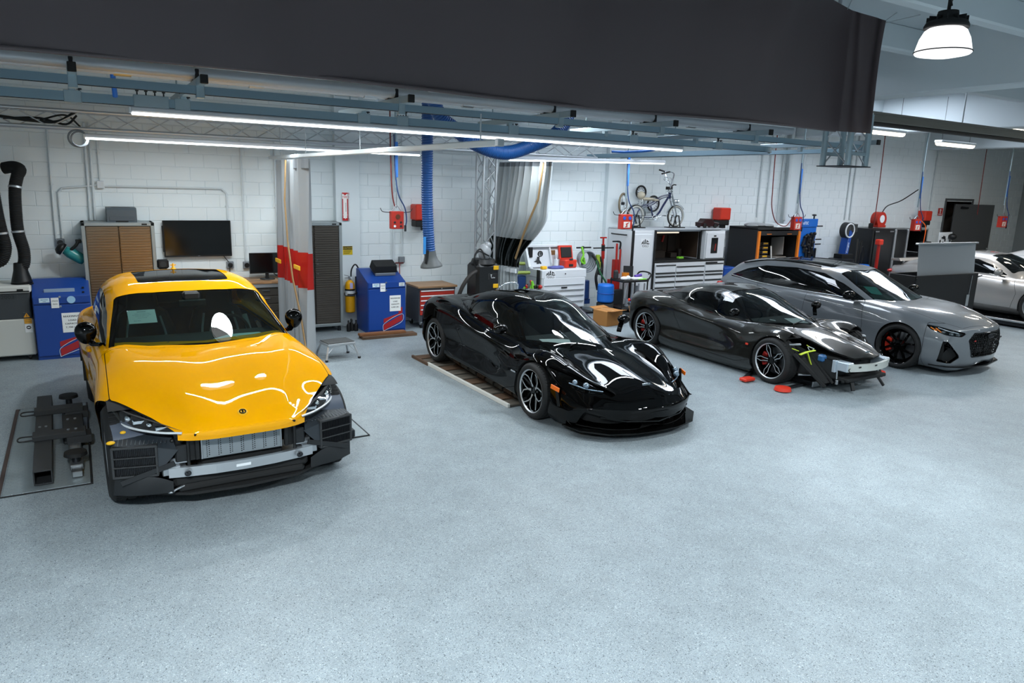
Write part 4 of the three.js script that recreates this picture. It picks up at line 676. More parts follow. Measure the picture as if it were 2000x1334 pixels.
highBay([1.75, 3.85, 3.5], 'domed high bay lamp above the tracks over the yellow car', .3); highBay([5.35, 3.85, 4.3], 'domed high bay lamp above the tracks over the black sports car', .26);
// strip fixtures over the right bays
[[12.8, 3.66, 4.0, 'wrap-around strip lamp beside the dark curtain corner'], [15.25, 3.57, 4.0, 'wrap-around strip lamp hanging below the long grey beam before the white wall'], [17.3, 4.0, 4.0, 'wrap-around strip lamp above the long grey beam at the right edge'], [18.6, 3.8, 4.6, 'wrap-around strip lamp out over the silver coupe nose'], [17.2, 3.78, 6.6, 'wrap-around strip lamp over the aisle beside the silver coupe'], [14.3, 3.9, 8.0, 'wrap-around strip lamp over the aisle before the grey estate car'], [11.6, 3.9, 3.2, 'wrap-around strip lamp behind the dark curtain over the graphite car'], [20.6, 3.9, 3.9, 'wrap-around strip lamp over the tail of the silver coupe'], [23.6, 3.9, 3.9, 'wrap-around strip lamp over the white car'], [21.0, 3.9, 5.6, 'wrap-around strip lamp over the middle of the white car']].forEach(([x, y, z, label]) => {
  const t = thing('strip_lamp', label, 'lamp', [x, y, z], 0);
  part('housing', box(1.25, .05, .16, 0, .05, 0, .01), M.white, t); part('led_diffuser', ext([[-.07, .03], [-.06, -.01], [-.03, -.03], [.03, -.03], [.06, -.01], [.07, .03]], 1.2).rotateY(PI / 2).translate(-.6, 0, 0), glow(WARM, 4), t);
  part('hanging_wire', [rod([-.5, .07, 0], [-.5, 4.46 - y, 0], .004, 6), rod([.5, .07, 0], [.5, 4.46 - y, 0], .004, 6)], M.black, t);
  const l = new THREE.RectAreaLight(WARM, STRIP, 1.2, .12); l.position.set(0, -.045, 0); l.rotation.x = -PI / 2; l.castShadow = true; t.add(l);
});

// ---------- overhead: curtain tracks, pipes, trusses, dark curtain ----------
function track(label, zf, y, xa, xc, r, zb, w = .05, h = .075) {
  const pts = [[xa, y, zf]]; for (let k = 1; k < 40; k++) pts.push([xa + (xc - r - xa) * k / 40, y, zf]);
  for (let k = 0; k <= 12; k++) { const a = k / 12 * PI / 2; pts.push([xc - r + Math.sin(a) * r, y, zf - r + Math.cos(a) * r]); }
  for (let k = 1; k <= 10; k++) pts.push([xc, y, zf - r + (zb - zf + r) * k / 10]);
  const t = thing('curtain_track', label, 'track', [0, 0, 0]);
  part('rail', ribbon(pts, w, h), M.track, t); part('rail_slot', ribbon(pts.map(p => [p[0], p[1] - h / 2 - .002, p[2]]), .014, .006), M.black, t);
  return t;
}
M.track = std(0x8fa8b6, .3, .6);
const trackIn = track('inner blue-grey curtain track, bent at its right end', 5.0, 3.1, -2.2, 9.0, .55, .16);
const trackOut = track('outer blue-grey curtain track nearest the dark curtain', 6.0, 3.155, -2.2, 9.85, .6, .16, .045, .06);
for (const x of [.06, .9, 2.58, 4.34, 6.1, 7.6]) { // clamps and hangers on the inner track
  part('track_clamp', box(.13, .1, .065, x, 3.1, 5.0, .004), M.galv, trackIn);
  part('hanger_bolt', [cyl(.012, .012, .1, x, 3.19, 5.0), sph(.02, x, 3.2, 5.0), cyl(.02, .02, .012, x + .05, 3.165, 5.0), cyl(.007, .007, .04, x + .05, 3.15, 5.0)], M.darkSteel, trackIn);
}
for (const [x, w] of [[.65, .28], [3.0, .12]]) { part('track_splice', box(w, .1, .066, x, 3.105, 5.0, .004), M.galv, trackIn); for (let k = 0; k < 4; k++) part('thumb_screw', [cyl(.006, .006, .04, x - w * .38 + k * w * .25, 3.17, 5), cyl(.014, .014, .01, x - w * .38 + k * w * .25, 3.19, 5)], M.black, trackIn); }
// struts across the tracks with black end caps
[.06, .91, 2.58, 4.3, 5.66, 7.18, 9.3].forEach((x, i) => {
  const t = thing('strut_channel', `galvanised cross strut with a black end cap, ${['first', 'second', 'third', 'fourth', 'fifth', 'sixth', 'seventh'][i]} from the left above the tracks`, 'strut', [x, 3.235, 0]);
  part('channel', box(.05, .06, 1.95, 0, 0, 5.25, .004), M.galv, t); part('end_cap', box(.056, .066, .03, 0, 0, 6.235, .004), M.black, t);
  part('track_bracket', [box(.06, .14, .07, 0, -.05, 6.0, .004)], M.galv, t); part('track_bracket', [box(.05, .07, .06, 0, -.06, 5.0, .004)], M.galv, t);
  part('drop_rod', rod([0, .03, 4.6], [0, 1.365, 4.6], .008), M.galv, t); part('drop_rod', rod([0, .03, 5.8], [0, 1.365, 5.8], .008), M.galv, t);
  if (i < 6) part('pipe_clip', [box(.03, .1, .26, .0, .06, 5.78, .004)], M.darkSteel, t);
});
single('air_pipe', 'thick white pipe lying on the cross struts below the dark curtain', 'pipe', rod([-2.5, 3.315, 5.86], [8.0, 3.315, 5.86], .048, 20), M.silverPipe);
{ const t = thing('air_pipe', 'thin white pipe with silver couplings below the thick white pipe', 'pipe', [0, 0, 0]); part('pipe', rod([-2.5, 3.3, 5.7], [8.0, 3.3, 5.7], .032, 18), M.silverPipe, t);
  for (let k = 0; k < 9; k++) part('coupling', cyl(.042, .042, .12, -.6 + k * 1.0, 3.3, 5.7, 'x', 18), M.steel, t); }
// lattice trusses
function trussGeo(a, b, s, up = [0, 1, 0], step = .34) { // square truss, returns chords and lacing
  const A = V(...a), B = V(...b), d = B.clone().sub(A), L = d.length(), z = d.clone().normalize(), x = V(...up).cross(z).normalize(), y = z.clone().cross(x), h = s / 2, ch = [], la = [];
  const at = (u, v, w) => A.clone().addScaledVector(x, u * h).addScaledVector(y, v * h).addScaledVector(z, w).toArray(), cs = [[-1, -1], [1, -1], [1, 1], [-1, 1]];
  for (const [u, v] of cs) ch.push(rod(at(u, v, 0), at(u, v, L), .024, 12));
  const n = Math.round(L / step);
  for (let k = 0; k < n; k++) for (let q = 0; q < 4; q++) { const [u, v] = cs[q], [p, w] = cs[(q + 1) % 4], z0 = k * L / n, z1 = (k + 1) * L / n; la.push(rod(k % 2 ? at(u, v, z0) : at(p, w, z0), k % 2 ? at(p, w, z1) : at(u, v, z1), .009, 6)); }
  return [ch, la];
}
function truss(label, a, b, s, up, step) { const t = thing('lattice_truss', label, 'truss'), [c, l] = trussGeo(a, b, s, up, step); parts('chord', c, M.alu, t); l.forEach(g => part('lacing_bar', g, M.alu, t)); return t; }
truss('long horizontal lattice truss along the back wall', [-3.2, 3.2, .62], [8.8, 3.2, .62], .22, [0, 1, 0], .38);
{ const t = truss('upright lattice truss tower beside the hanging strip curtain', [6.42, .02, .62], [6.42, 3.08, .62], .26, [0, 0, 1], .27); part('base_plate', box(.42, .02, .42, 6.42, .01, .62), M.steel, t); }
{ const X = 8.1, Z = 6.6, t = truss('short truss stub hanging at the corner of the dark curtain', [X, 2.88, Z], [X, 3.5, Z], .34, [0, 0, 1], .3); part('end_plate', box(.44, .012, .44, X, 2.872, Z), M.darkSteel, t); parts('ring_beam', [box(.4, .04, .04, X, 3.02, Z + .17), box(.4, .04, .04, X, 3.02, Z - .17)], M.galv, t); part('support_arm', bar([X, 3.5, Z], [X, 3.63, 5.56], .06, .06), M.galv, t);
  [-1, 1].forEach(i => [-1, 1].forEach(j => part('leg_sleeve', cyl(.036, .036, .6, X + i * .17, 3.18, Z + j * .17, 'y', 18), M.galv, t))); }
trackIn.position.y = .04; trackOut.position.y = .02;
truss('horizontal truss behind the lower edge of the dark curtain', [2.5, 3.36, 6.86], [6.9, 3.36, 6.86], .2, [0, 1, 0], .3);
// wall-side tracks for the bay curtains, hung on rods
{ const t = thing('curtain_rail', 'pale curtain rail on rods that carries the grey and red curtain', 'track'); part('rail', box(.05, .05, 7.4, 2.75, 2.835, 3.78, .008), M.pipe, t); part('end_cap', box(.055, .055, .05, 2.75, 2.835, 7.5), M.steel, t);
  for (const z of [.8, 2.2, 4.4, 7.2]) part('hanger_rod', rod([2.75, 2.86, z], [2.75, z > 4.2 ? 3.06 : 3.4, z], .006), M.steel, t); }
// dark vinyl curtain in front
{
  const t = thing('vinyl_curtain', 'huge dark grey vinyl curtain hanging across the top of the picture', 'curtain'), m = phys(0x544b4d, { roughness: .5, specularIntensity: .5 });
  const P = [], I = [], nx = 260, ny = 24, W = [-3.2, 7.08], LT = 10.28 + .36;
  for (let j = 0; j <= ny; j++) for (let i = 0; i <= nx; i++) { // runs along the hall, then turns towards the aisle
    const u = i / nx, v = j / ny, s = (u < .85 ? u / .85 * (LT - .6) : LT - .6 + (u - .85) / .15 * .6), c = Math.max(0, s - 10.28), x = Math.min(7.08, -3.2 + s), k = 1 - v;
    const f = .018 * Math.sin(x * 2.1 + v * 2.2) + .022 * Math.sin(x * 4.6 + 1 - v * 1.4) * v + .05 * Math.exp(-Math.pow((x - 5.6 - v * .5) / .18, 2)) * v + .03 * Math.exp(-Math.pow((x - 1.2 + v * .7) / .3, 2)) - .03 * Math.exp(-Math.pow((x - 3.4 - v * .4) / .25, 2));
    const rip = c > 0 ? .022 * Math.sin(c * 30 + v * 1.5) * Math.min(1, c * 8) * (.5 + v) + .03 * v * v * Math.sin(c * 16 - v * 3) * Math.min(1, c * 6) : 0;
    P.push(x + (c > 0 ? .05 * (1 - Math.exp(-c * 12)) + rip : 0), 3.195 + .012 * Math.sin(x * 1.3) * k - c * .1 * k + v * (x < 6.3 ? 1.38 : 1.38 - (x - 6.3) * .22 - c * .42), 7.2 + f * (c > 0 ? Math.exp(-c * 8) : 1) + c);
  }
  for (let j = 0; j < ny; j++) for (let i = 0; i < nx; i++) { const q = j * (nx + 1) + i; I.push(q, q + 1, q + nx + 2, q, q + nx + 2, q + nx + 1); }
  const g = new THREE.BufferGeometry(); g.setAttribute('position', new THREE.Float32BufferAttribute(P, 3)); g.setIndex(I); g.computeVertexNormals(); part('sheet', g, m, t);
  part('bottom_hem', tube(Array.from({ length: 40 }, (_, i) => { const x = W[0] + (7.04 - W[0]) * i / 39; return [x, 3.197 + .012 * Math.sin(x * 1.3), 7.2]; }), .014, 120), m, t);
  [[7.13, 4.23, 7.54, 8.6, 4.6, 7.0], [7.13, 4.24, 7.53, 8.3, 4.6, 6.9], [7.0, 4.4, 7.2, 7.1, 4.6, 7.2], [6.4, 4.5, 7.2, 6.4, 4.6, 7.2]].forEach(q => part('tie_wire', rod(q.slice(0, 3), q.slice(3), .004, 6), M.steel, t));
  part('hanging_pole', rod([6.98, 4.3, 7.12], [6.98, 4.59, 7.12], .02), M.steel, t);
}
// long grey beam at the right
{ const t = thing('hoist_beam', 'long grey steel beam with a black underside at the top right', 'beam'); part('web', [box(16.5, .12, .14, 15.6, 3.66, 5.5, .01), box(16.5, .03, .2, 15.6, 3.72, 5.5)], std(0x6d6c66, .5, .3), t); part('lower_track', box(16.5, .05, .1, 15.6, 3.575, 5.5, .01), M.black, t); for (const x of [8.6, 12.6, 16.6, 20.6]) part('drop_rod', rod([x, 3.73, 5.5], [x, 4.46, 5.5], .01), M.steel, t); }
// hoses and arms
{ const t = thing('extraction_hose', 'blue corrugated extraction hose hanging to a grey nozzle before the wall', 'hose'); part('hose', hose([[4.41, 4.57, 2.5], [4.41, 3.7, 2.5], [4.41, 3.0, 2.5], [4.41, 2.4, 2.5], [4.43, 1.9, 2.5], [4.46, 1.52, 2.5]], .085, .034, .008), M.blue2, t);
  part('nozzle', lathe([[.085, .16], [.09, .08], [.11, .02], [.16, -.05], [.165, -.08], [.155, -.08], [.1, .02], [.08, .08]], 36).rotateZ(.12).translate(4.48, 1.38, 2.5), std(0x565a5c, .5), t);
  part('handle', [bar([4.4, 1.55, 2.56], [4.36, 1.36, 2.58], .03, .03)], M.black, t); part('handle_strap', bar([4.35, 1.75, 2.56], [4.34, 1.5, 2.58], .04, .006), std(0x2a8ad8, .5), t); }
M.hoseRib = std(0x1b5fa8, .4);
single('supply_hose', 'thick blue corrugated hose sagging below the tracks over the black car', 'hose', hose([[4.26, 4.57, 2.95], [4.27, 3.8, 2.95], [4.38, 3.42, 2.98], [4.6, 3.26, 3], [4.95, 3.07, 3], [5.4, 2.98, 3], [5.85, 3.1, 3.0], [6.25, 3.3, 3.05], [6.5, 3.6, 3.0], [6.55, 4.05, 2.95], [6.55, 4.57, 2.95]], .1, .03, .008, 18), M.blue2);
single('air_hose', 'thin bright blue air hose loop above the left tracks', 'hose', tube([[.42, 3.5, 5.6], [.36, 3.42, 5.5], [.35, 3.3, 5.4], [.36, 3.14, 5.3]], .02, 24), M.blueBright);
single('air_hose', 'short bright blue air hose by the end of the right LED tube', 'hose', tube([[7.9, 3.2, 3.6], [7.7, 3.12, 3.6], [7.4, 3.08, 3.3], [7.2, 3.08, 3.2]], .018, 24), M.blueBright);
single('cable_bundle', 'black cable bundle lying in the left end of the long truss', 'cable', [tube([[-.8, 3.2, .62], [-.4, 3.16, .7], [-.1, 3.17, .62], [.1, 3.3, .6]], .02, 24), tube([[-.7, 3.17, .66], [-.3, 3.2, .6], [0, 3.14, .66], [.12, 3.26, .62]], .014, 24), tube([[-.3, 3.18, .6], [0, 3.25, .7], [.15, 3.12, .62]], .012, 24)], M.black);
single('cable_coil', 'small coil of grey cable at the left end of the wall LED tube', 'cable', [tor(.1, .012, .1, 2.93, 1.6, 'z', 30), tor(.09, .01, .12, 2.92, 1.62, 'z', 30)], M.greyPaint);

// ---------- conduits and boxes on the wall ----------
const conduit = (label, pts, r = .014) => { const t = thing('conduit', label, 'pipe'); part('pipe', poly(pts, r, 10), M.pipe, t); pts.slice(0, -1).forEach((p, i) => { const q = pts[i + 1], m = p.map((v, k) => (v + q[k]) / 2); part('clip', box(.05, .02, .02, m[0], m[1], .012, .003), M.pipe, t); }); return t; };
conduit('thin white conduit down to the grey round outlet, left of the tall cabinet', [[-.25, 3.1, .03], [-.27, 1.58, .03]]);
conduit('white conduit that bends up from the grey round outlet and runs over the cabinet', [[-.19, 1.58, .03], [-.19, 2.22, .03], [-.14, 2.29, .03], [.3, 2.34, .03]]);
conduit('left one of two white conduits behind the tall cabinet', [[.2, 3.2, .03], [.18, 1.85, .03]], .018);
conduit('right one of two white conduits behind the tall cabinet', [[.26, 3.2, .03], [.24, 1.85, .03]], .018);
conduit('white conduit down to the white junction box', [[.35, 3.2, .03], [.345, 2.4, .03]]);
conduit('long horizontal white conduit that bends down behind the television', [[.39, 2.33, .03], [2.0, 2.33, .03], [2.07, 2.26, .03], [2.07, 1.86, .03]]);
conduit('white conduit down to the outlet right of the television', [[2.31, 3.1, .03], [2.31, 1.2, .03]]);
conduit('white conduit partly behind the grey and red curtain', [[2.83, 3.1, .03], [2.83, 1.0, .03]]);
conduit('thick white conduit behind the red control box, left one', [[4.87, 3.3, .03], [4.87, .9, .03]], .016);
conduit('white conduit down to the grey wall box, right one', [[5.03, 3.3, .03], [5.03, 1.2, .03]], .012);
[[14.3, 1.95], [14.6, 1.2], [15.05, 1.2], [17.75, 1.9], [17.95, 1.9], [21.5, 2.1], [21.7, 2.1]].forEach(([x, y], i) => conduit(['first', 'second', 'third', 'fourth', 'fifth', 'sixth', 'seventh'][i] + ' conduit from the left on the wall right of the bicycle', [[x, 4.3, .03], [x, y, .03]], .018));
[15.15, 15.65].forEach((x, i) => conduit(`thick pale downpipe on the pilaster behind the blue tool board, ${i ? 'right' : 'left'} one`, [[x, 4.2, .16], [x, 1.9, .16]], .045));
tag(part('junction_box', box(.1, .11, .06, .345, 2.35, .035, .01), M.white, scene), 'white junction box on the wall above the printer', 'box');
function outlet(label, x, y, round) { const t = thing('outlet_box', label, 'outlet', [x, y, .03]); part('box', box(.11, .115, .05, 0, 0, 0, .008), M.greyPaint, t); part('socket', cyl(.038, .038, .012, 0, 0, .028, 'z', 24), round ? M.black : M.darkGrey, t); parts('screw', [[-.04, .045], [.04, -.045]].map(([a, b]) => cyl(.005, .005, .006, a, b, .027, 'z', 10)), M.steel, t); return t; }
outlet('grey round outlet at the foot of the left conduits', -.225, 1.52);
{ const t = outlet('grey outlet with a plug below the television corner', 2.07, 1.13); part('plug', box(.05, .05, .04, 0, 0, .05), M.black, t); part('power_cable', [tube([[0, 0, .06], [-.02, -.03, .09], [-.03, -.12, .06], [-.13, -.17, .05]], .006), tube([[-.02, .05, .04], [-.06, .1, .03], [-.1, .16, .03]], .006)], M.black, t); }
outlet('grey outlet with a black socket left of the desk monitor', 2.325, 1.12, true);
tag(part('switch_box', box(.11, .11, .06, 5.02, 1.14, .035, .006), M.greyPaint, scene), 'plain grey wall box above the red-handled squeegee', 'box');
// ---------- far left: welder, fume arms, blue console ----------
{
  const t = thing('fume_filter_unit', 'grey and white filter unit on casters below the black fume arm', 'machine', [-1.05, 0, .5]);
  part('lower_cabinet', box(.88, .5, .62, 0, .32, 0, .015), std(0xc9c9c2, .5), t); part('upper_cabinet', box(.86, .36, .6, 0, .745, 0, .015), std(0x3a3e42, .5), t); part('lid', box(.9, .1, .66, 0, .97, 0, .02), std(0xd8d8d2, .5), t); part('lid_seam', box(.86, .016, .01, 0, .945, .332), M.black, t); part('latch', box(.07, .025, .02, .33, .965, .335), M.black, t);
  plate('lettering', .3, .075, canvas(256, 64, (g, w, h) => { g.fillStyle = '#3a3e42'; g.fillRect(0, 0, w, h); g.fillStyle = '#24272a'; g.font = 'bold 54px monospace'; g.textAlign = 'right'; g.fillText('92003', 230, 50); }), t, [.14, .87, .302], .003);
  plate('hazard_sticker', .08, .075, canvas(64, 64, g => { g.fillStyle = '#3a3e42'; g.fillRect(0, 0, 64, 64); g.fillStyle = '#e8a020'; g.beginPath(); g.moveTo(32, 6); g.lineTo(62, 58); g.lineTo(2, 58); g.fill(); g.fillStyle = '#222'; g.fillRect(29, 24, 6, 18); g.fillRect(29, 46, 6, 6); }), t, [.37, .62, .304]);
  plate('warning_label', .085, .07, textTex(96, 80, '#e0a030', '#3a2a08', [['CAUTION', .5, .25, 16], ['read manual', .5, .6, 13]]), t, [.38, .54, .313]); plate('manual_label', .085, .115, canvas(64, 96, g => { g.fillStyle = '#eee'; g.fillRect(0, 0, 64, 96); g.fillStyle = '#222'; g.beginPath(); g.arc(32, 38, 20, 0, 7); g.fill(); g.fillStyle = '#eee'; g.beginPath(); g.ellipse(32, 38, 13, 7, 0, 0, 7); g.fill(); g.fillRect(12, 66, 40, 3); }), t, [.38, .44, .313]);
  for (const [x, z] of [[.36, .24], [.36, -.24], [-.36, .24], [-.36, -.24]]) { const c = part('caster', [cyl(.035, .035, .03, x, .035, z, 'x', 20)], M.black, t); part('fork', box(.05, .05, .05, x, .065, z), M.darkSteel, c); }
  const a = (label, pts, nz) => { const o = thing('fume_extractor', label, 'hose'); part('hose', hose(pts, .075, .022, .006), M.blackMatte, o); parts('clamp_band', [pts[1], pts[3]].map((p, i) => { const d = V(...pts[i * 2 + 2]).sub(V(...pts[i * 2])).normalize(); const g = cyl(.08, .08, .025, 0, 0, 0, 'y', 24); g.applyQuaternion(new THREE.Quaternion().setFromUnitVectors(V(0, 1, 0), d)); return g.translate(...p); }), M.alu, o); if (nz) { part('hood', lathe([[.075, .1], [.085, 0], [.12, -.14], [.125, -.16], [.11, -.16], [.07, 0]], 28).translate(...nz), std(0x17191b, .35), o); part('hood_rim', lathe([[.1, -.17], [.13, -.17], [.13, -.19], [.1, -.19]], 28).translate(...nz), M.black, o); } part('elbow', tube([pts[0], [pts[0][0] + .03, pts[0][1] + .07, pts[0][2]], [pts[0][0] - .04, pts[0][1] + .1, pts[0][2] - .05], [pts[0][0] - .15, pts[0][1] + .08, pts[0][2] - .1]], .078, 24, 14), M.blackMatte, o); return o; };
  a('black corrugated fume arm with metal clamps standing over the filter unit', [[-.62, 2.46, .5], [-.66, 2.3, .55], [-.68, 2.0, .58], [-.68, 1.72, .6], [-.64, 1.45, .6], [-.66, 1.28, .6], [-.7, 1.22, .6]], [-.7, 1.2, .6]);
  a('second black fume arm cut by the left edge of the picture', [[-.92, 2.46, .55], [-.9, 2.2, .6], [-.88, 1.9, .62], [-.86, 1.7, .62], [-.84, 1.5, .62], [-.9, 1.34, .62], [-1.0, 1.3, .62]]);
}
function lowerConsole(label, pos, sticker, big) { // lift control cabinet
  const t = thing('lift_console', label, 'cabinet', pos), bl = std(0x123f8e, .42), w = .68;
  const body = part('body', ext([[-.3, 0], [.26, 0], [.26, .78], [.26, .86], [-.2, 1.04], [-.3, 1.04]], w - .02, .008).rotateY(-PI / 2).translate(w / 2 - .01, 0, 0), bl, t);
  part('door', box(w - .02, .7, .02, 0, .4, .28, .006), bl, t); part('upper_panel', box(w - .02, .1, .02, 0, .815, .28, .006), bl, t); parts('lock', [[-.02, .73], [-.02, .86]].map(([x, y], i) => cyl(.013, .013, .012, x, y, .292, 'z', 16)), M.steel, t);
  plate('notice', big ? .2 : .24, .27, textTex(160, 216, '#e9ebea', '#161616', [['MAXIMUM', .5, .18, 27], ['LOAD', .5, .38, 25], ['CAPACITY', .5, .56, 25], [sticker, .5, .74, 24]]), t, [big ? .14 : .1, .5, .293], .003, .6);
  const logo = part('emblem', [ext([[-.17, -.1], [.17, .06], [.17, .16], [-.17, 0]], .003), ext([[-.17, .03], [.17, .19], [.17, .29], [.1, .26], [.1, .18], [-.17, .1]], .003)].map(g => g.translate(.1, .14, .291)), std(0xa31d24, .5), t); part('emblem_border', [tube([[-.175, -.108, .002], [.175, .055, .002], [.175, .165, .002], [-.175, 0, .002], [-.175, -.108, .002]].map(p => [p[0] + .1, p[1] + .14, .294]), .003, 60)], M.white, t);
  plate('label_plate', .12, .06, textTex(128, 64, '#cfe3ee', '#1a6a9a', [['service', .5, .35, 26], ['info', .5, .72, 20]]), t, [-.2, .82, .292]); plate('service_sticker', .09, .14, textTex(64, 100, '#e8eaea', '#666', [['check', .5, .3, 18], ['date', .5, .6, 18]]), t, [-.08, .78, .2935]);
  return t;
}
{ const t = lowerConsole('blue lift console beside the yellow car with a notice and a red emblem', [-.26, 0, .6], '7,700 LBS.'); part('display_strip', box(.36, .05, .01, -.02, .93, .16).rotateX(0), std(0x8fa3b8, .4), t); part('oval_sticker', cyl(.05, .05, .003, .11, .815, .292, 'z', 24).scale(1, 1, 1), std(0x9cc6e6, .5), t); part('panel_knob', [cyl(.014, .014, .02, .26, .95, .1, 'y'), cyl(.014, .014, .02, .26, .9, .2, 'y')], M.black, t); }
{ const t = lowerConsole('blue lift console with a black case on top, between extinguisher and red drawer cabinet', [4.41, 0, .61], '6,600 LBS.', true); plate('label_plate', .1, .06, textTex(100, 64, '#d6dde0', '#444', [['serial', .5, .35, 22], ['plate', .5, .72, 22]]), t, [.26, .82, .292]); }
{ const t = thing('tool_case', 'black lidded case lying on the sloping top of the right blue console', 'case', [4.46, 1.05, .59]); t.rotation.x = .38; part('lid', ext([[-.2, 0], [.2, 0], [.18, .11], [-.18, .11]], .22, .01).translate(0, 0, -.11), M.blackMatte, t); part('base', box(.36, .05, .26, 0, -.035, .0, .005), M.greyPaint, t); }
{ const t = thing('hanging_air_tool', 'teal and black air tool hanging on the left side of the ribbed cabinet', 'tool', [-.06, 1.36, .3]); part('body', lathe([[0, -.14], [.06, -.14], [.075, -.1], [.08, .06], [.06, .14], [0, .14]], 24).rotateZ(.95), std(0x2f8a8a, .25), t); part('nose', lathe([[0, 0], [.085, 0], [.09, .05], [.05, .09], [0, .09]], 24).rotateZ(1.0).translate(-.13, .08, 0), M.black, t); part('grip', [tube([[-.04, .08, .05], [.02, .14, .06], [.06, .2, .05]], .022), box(.07, .05, .05, .06, .2, .04)], M.black, t); part('hook', rod([.07, .24, 0], [.11, .16, 0], .01), M.steel, t); }
// ---------- ribbed steel cabinets ----------
function slatCabinet(label, [x, z], w, h, tone, handles) {
  const t = thing('steel_cabinet', label, 'cabinet', [x, 0, z]), gr = std(0x9aa2a4, .4, .5);
  part('case', [box(w, .05, .46, 0, h - .025, 0, .006), box(w, .05, .46, 0, .115, 0, .006), box(.05, h - .09, .46, -w / 2 + .025, (h + .09) / 2, 0, .006), box(.05, h - .09, .46, w / 2 - .025, (h + .09) / 2, 0, .006), box(w - .02, h - .1, .02, 0, (h + .1) / 2, -.21)], gr, t);
  part('brand_plate', box(.07, .022, .004, w * .36, h - .025, .232), M.black, t); parts('foot', [[-1, 1], [1, 1], [-1, -1], [1, -1]].map(([a, b]) => cyl(.025, .03, .09, a * (w / 2 - .06), .045, b * .17, 'y', 16)), M.darkSteel, t);
  for (const s of [-1, 1]) {
    const d = new THREE.Group(); d.name = 'door'; t.add(d); const dw = w / 2 - .055, dx = s * (w / 4 - .025), y0 = .145, y1 = h - .055;
    part('door_sheet', box(dw, y1 - y0, .012, dx, (y0 + y1) / 2, .205), tone, d);
    for (let y = y0 + .02; y < y1 - .01; y += .038) { const big = y > h * .42; part('rib', box(dw - .012, big ? .026 : .033, big ? .016 : .008, dx, y, .215, .004), tone, d); }
    if (handles) { part('handle', [bar([s * .045, 1.0, .24], [s * .045, 1.14, .24], .018, .014), box(.03, .012, .03, s * .045, 1.15, .228), box(.03, .012, .03, s * .045, .99, .228)], M.chrome, d); if (s > 0) part('lock', cyl(.01, .01, .01, .045, 1.22, .228, 'z'), M.chrome, d); }
  }
  return t;
}
slatCabinet('tall steel cabinet with ribbed bronze doors and a printer on top', [.51, .24], .93, 1.83, std(0x8a7c6c, .3, .85));
slatCabinet('tall brown-grey ribbed cabinet with two chrome handles right of the grey and red curtain', [3.32, .24], .93, 1.83, std(0x5e5852, .38, .7), true);
{ const t = thing('printer', 'dark grey printer on top of the ribbed bronze cabinet', 'printer', [.57, 1.83, .22]), m = std(0x4c555c, .5); part('body', ext([[-.15, 0], [.16, 0], [.17, .17], [.14, .2], [-.15, .2]], .37, .008).rotateY(-PI / 2).translate(.185, 0, 0), m, t); part('paper_tray', box(.32, .06, .01, 0, .05, .172), std(0x454d54, .5), t); part('tray_slot', box(.16, .02, .012, .0, .01, .173), M.black, t); part('top_opening', box(.24, .012, .14, 0, .205, 0), M.black, t); part('name_plate', box(.06, .012, .004, 0, .15, .174), std(0xb8bec2, .5), t); }
{ const t = thing('wall_television', 'black flat television on the wall beside the ribbed cabinet', 'television', [1.61, 1.56, .07]); part('bezel', box(.98, .56, .04, 0, 0, .0, .006), M.black, t); part('screen', box(.95, .525, .004, 0, .008, .021), phys(0x060707, { roughness: .12, specularIntensity: .7 }), t); part('wall_bracket', box(.3, .3, .04, 0, 0, -.04), M.darkSteel, t); part('logo', box(.03, .006, .002, .0, -.268, .021), M.greyPaint, t); part('side_bar', box(.015, .4, .05, -.495, 0, -.01), M.black, t); }
{ const t = thing('speaker', 'small black speaker box behind the roof of the yellow car', 'speaker', [1.07, 1.2, .25]); part('box', box(.16, .13, .14, 0, 0, 0, .02), M.black, t); part('cone', cyl(.045, .03, .01, 0, 0, .07, 'z', 24), M.darkGrey, t); part('shelf_bracket', box(.1, .02, .3, 0, -.075, -.1), M.darkSteel, t); }
{ // workbench
  const t = thing('workbench', 'wood-topped workbench with dark steel drawers and the desk monitor on it', 'workbench', [2.2, 0, .32]); part('worktop', box(1.24, .04, .6, 0, .9, 0, .006), M.woodTop, t); part('carcass', box(1.18, .72, .52, 0, .52, -.02, .006), std(0x5a5650, .4, .6), t); part('top_rail', box(1.2, .06, .56, 0, .85, 0), M.alu, t);
  for (let c = 0; c < 2; c++) for (let k = 0; k < 5; k++) { const d = part('drawer', box(.56, .118, .02, -.295 + c * .59, .745 - k * .128, .25, .006), std(0x5a5650, .35, .65), t); part('handle', bar([-.295 + c * .59 - .06, .775 - k * .128, .275], [-.295 + c * .59 + .06, .775 - k * .128, .275], .018, .018), M.chrome, d); } parts('leg', [[-1, 1], [1, 1], [-1, -1], [1, -1]].map(([a, b]) => box(.05, .16, .05, a * .56, .08, b * .22 - .02)), M.darkSteel, t); }
{ const t = thing('desk_monitor', 'black desk monitor standing on the workbench by the grey and red curtain', 'monitor', [2.58, .92, .34]); part('bezel', box(.54, .33, .03, 0, .26, 0, .005), M.black, t); part('screen', box(.52, .305, .004, 0, .265, .016), phys(0x050606, { roughness: .2 }), t); part('stand', [box(.05, .12, .03, 0, .07, -.02), cyl(.012, .012, .1, 0, .05, -.02)], M.black, t); part('stand_foot', cyl(.11, .12, .014, 0, .008, 0, 'y', 28), M.black, t); part('cable', tube([[.05, .15, -.02], [.14, .06, -.03], [.2, .02, 0], [.24, .012, .02]], .006), M.black, t); }
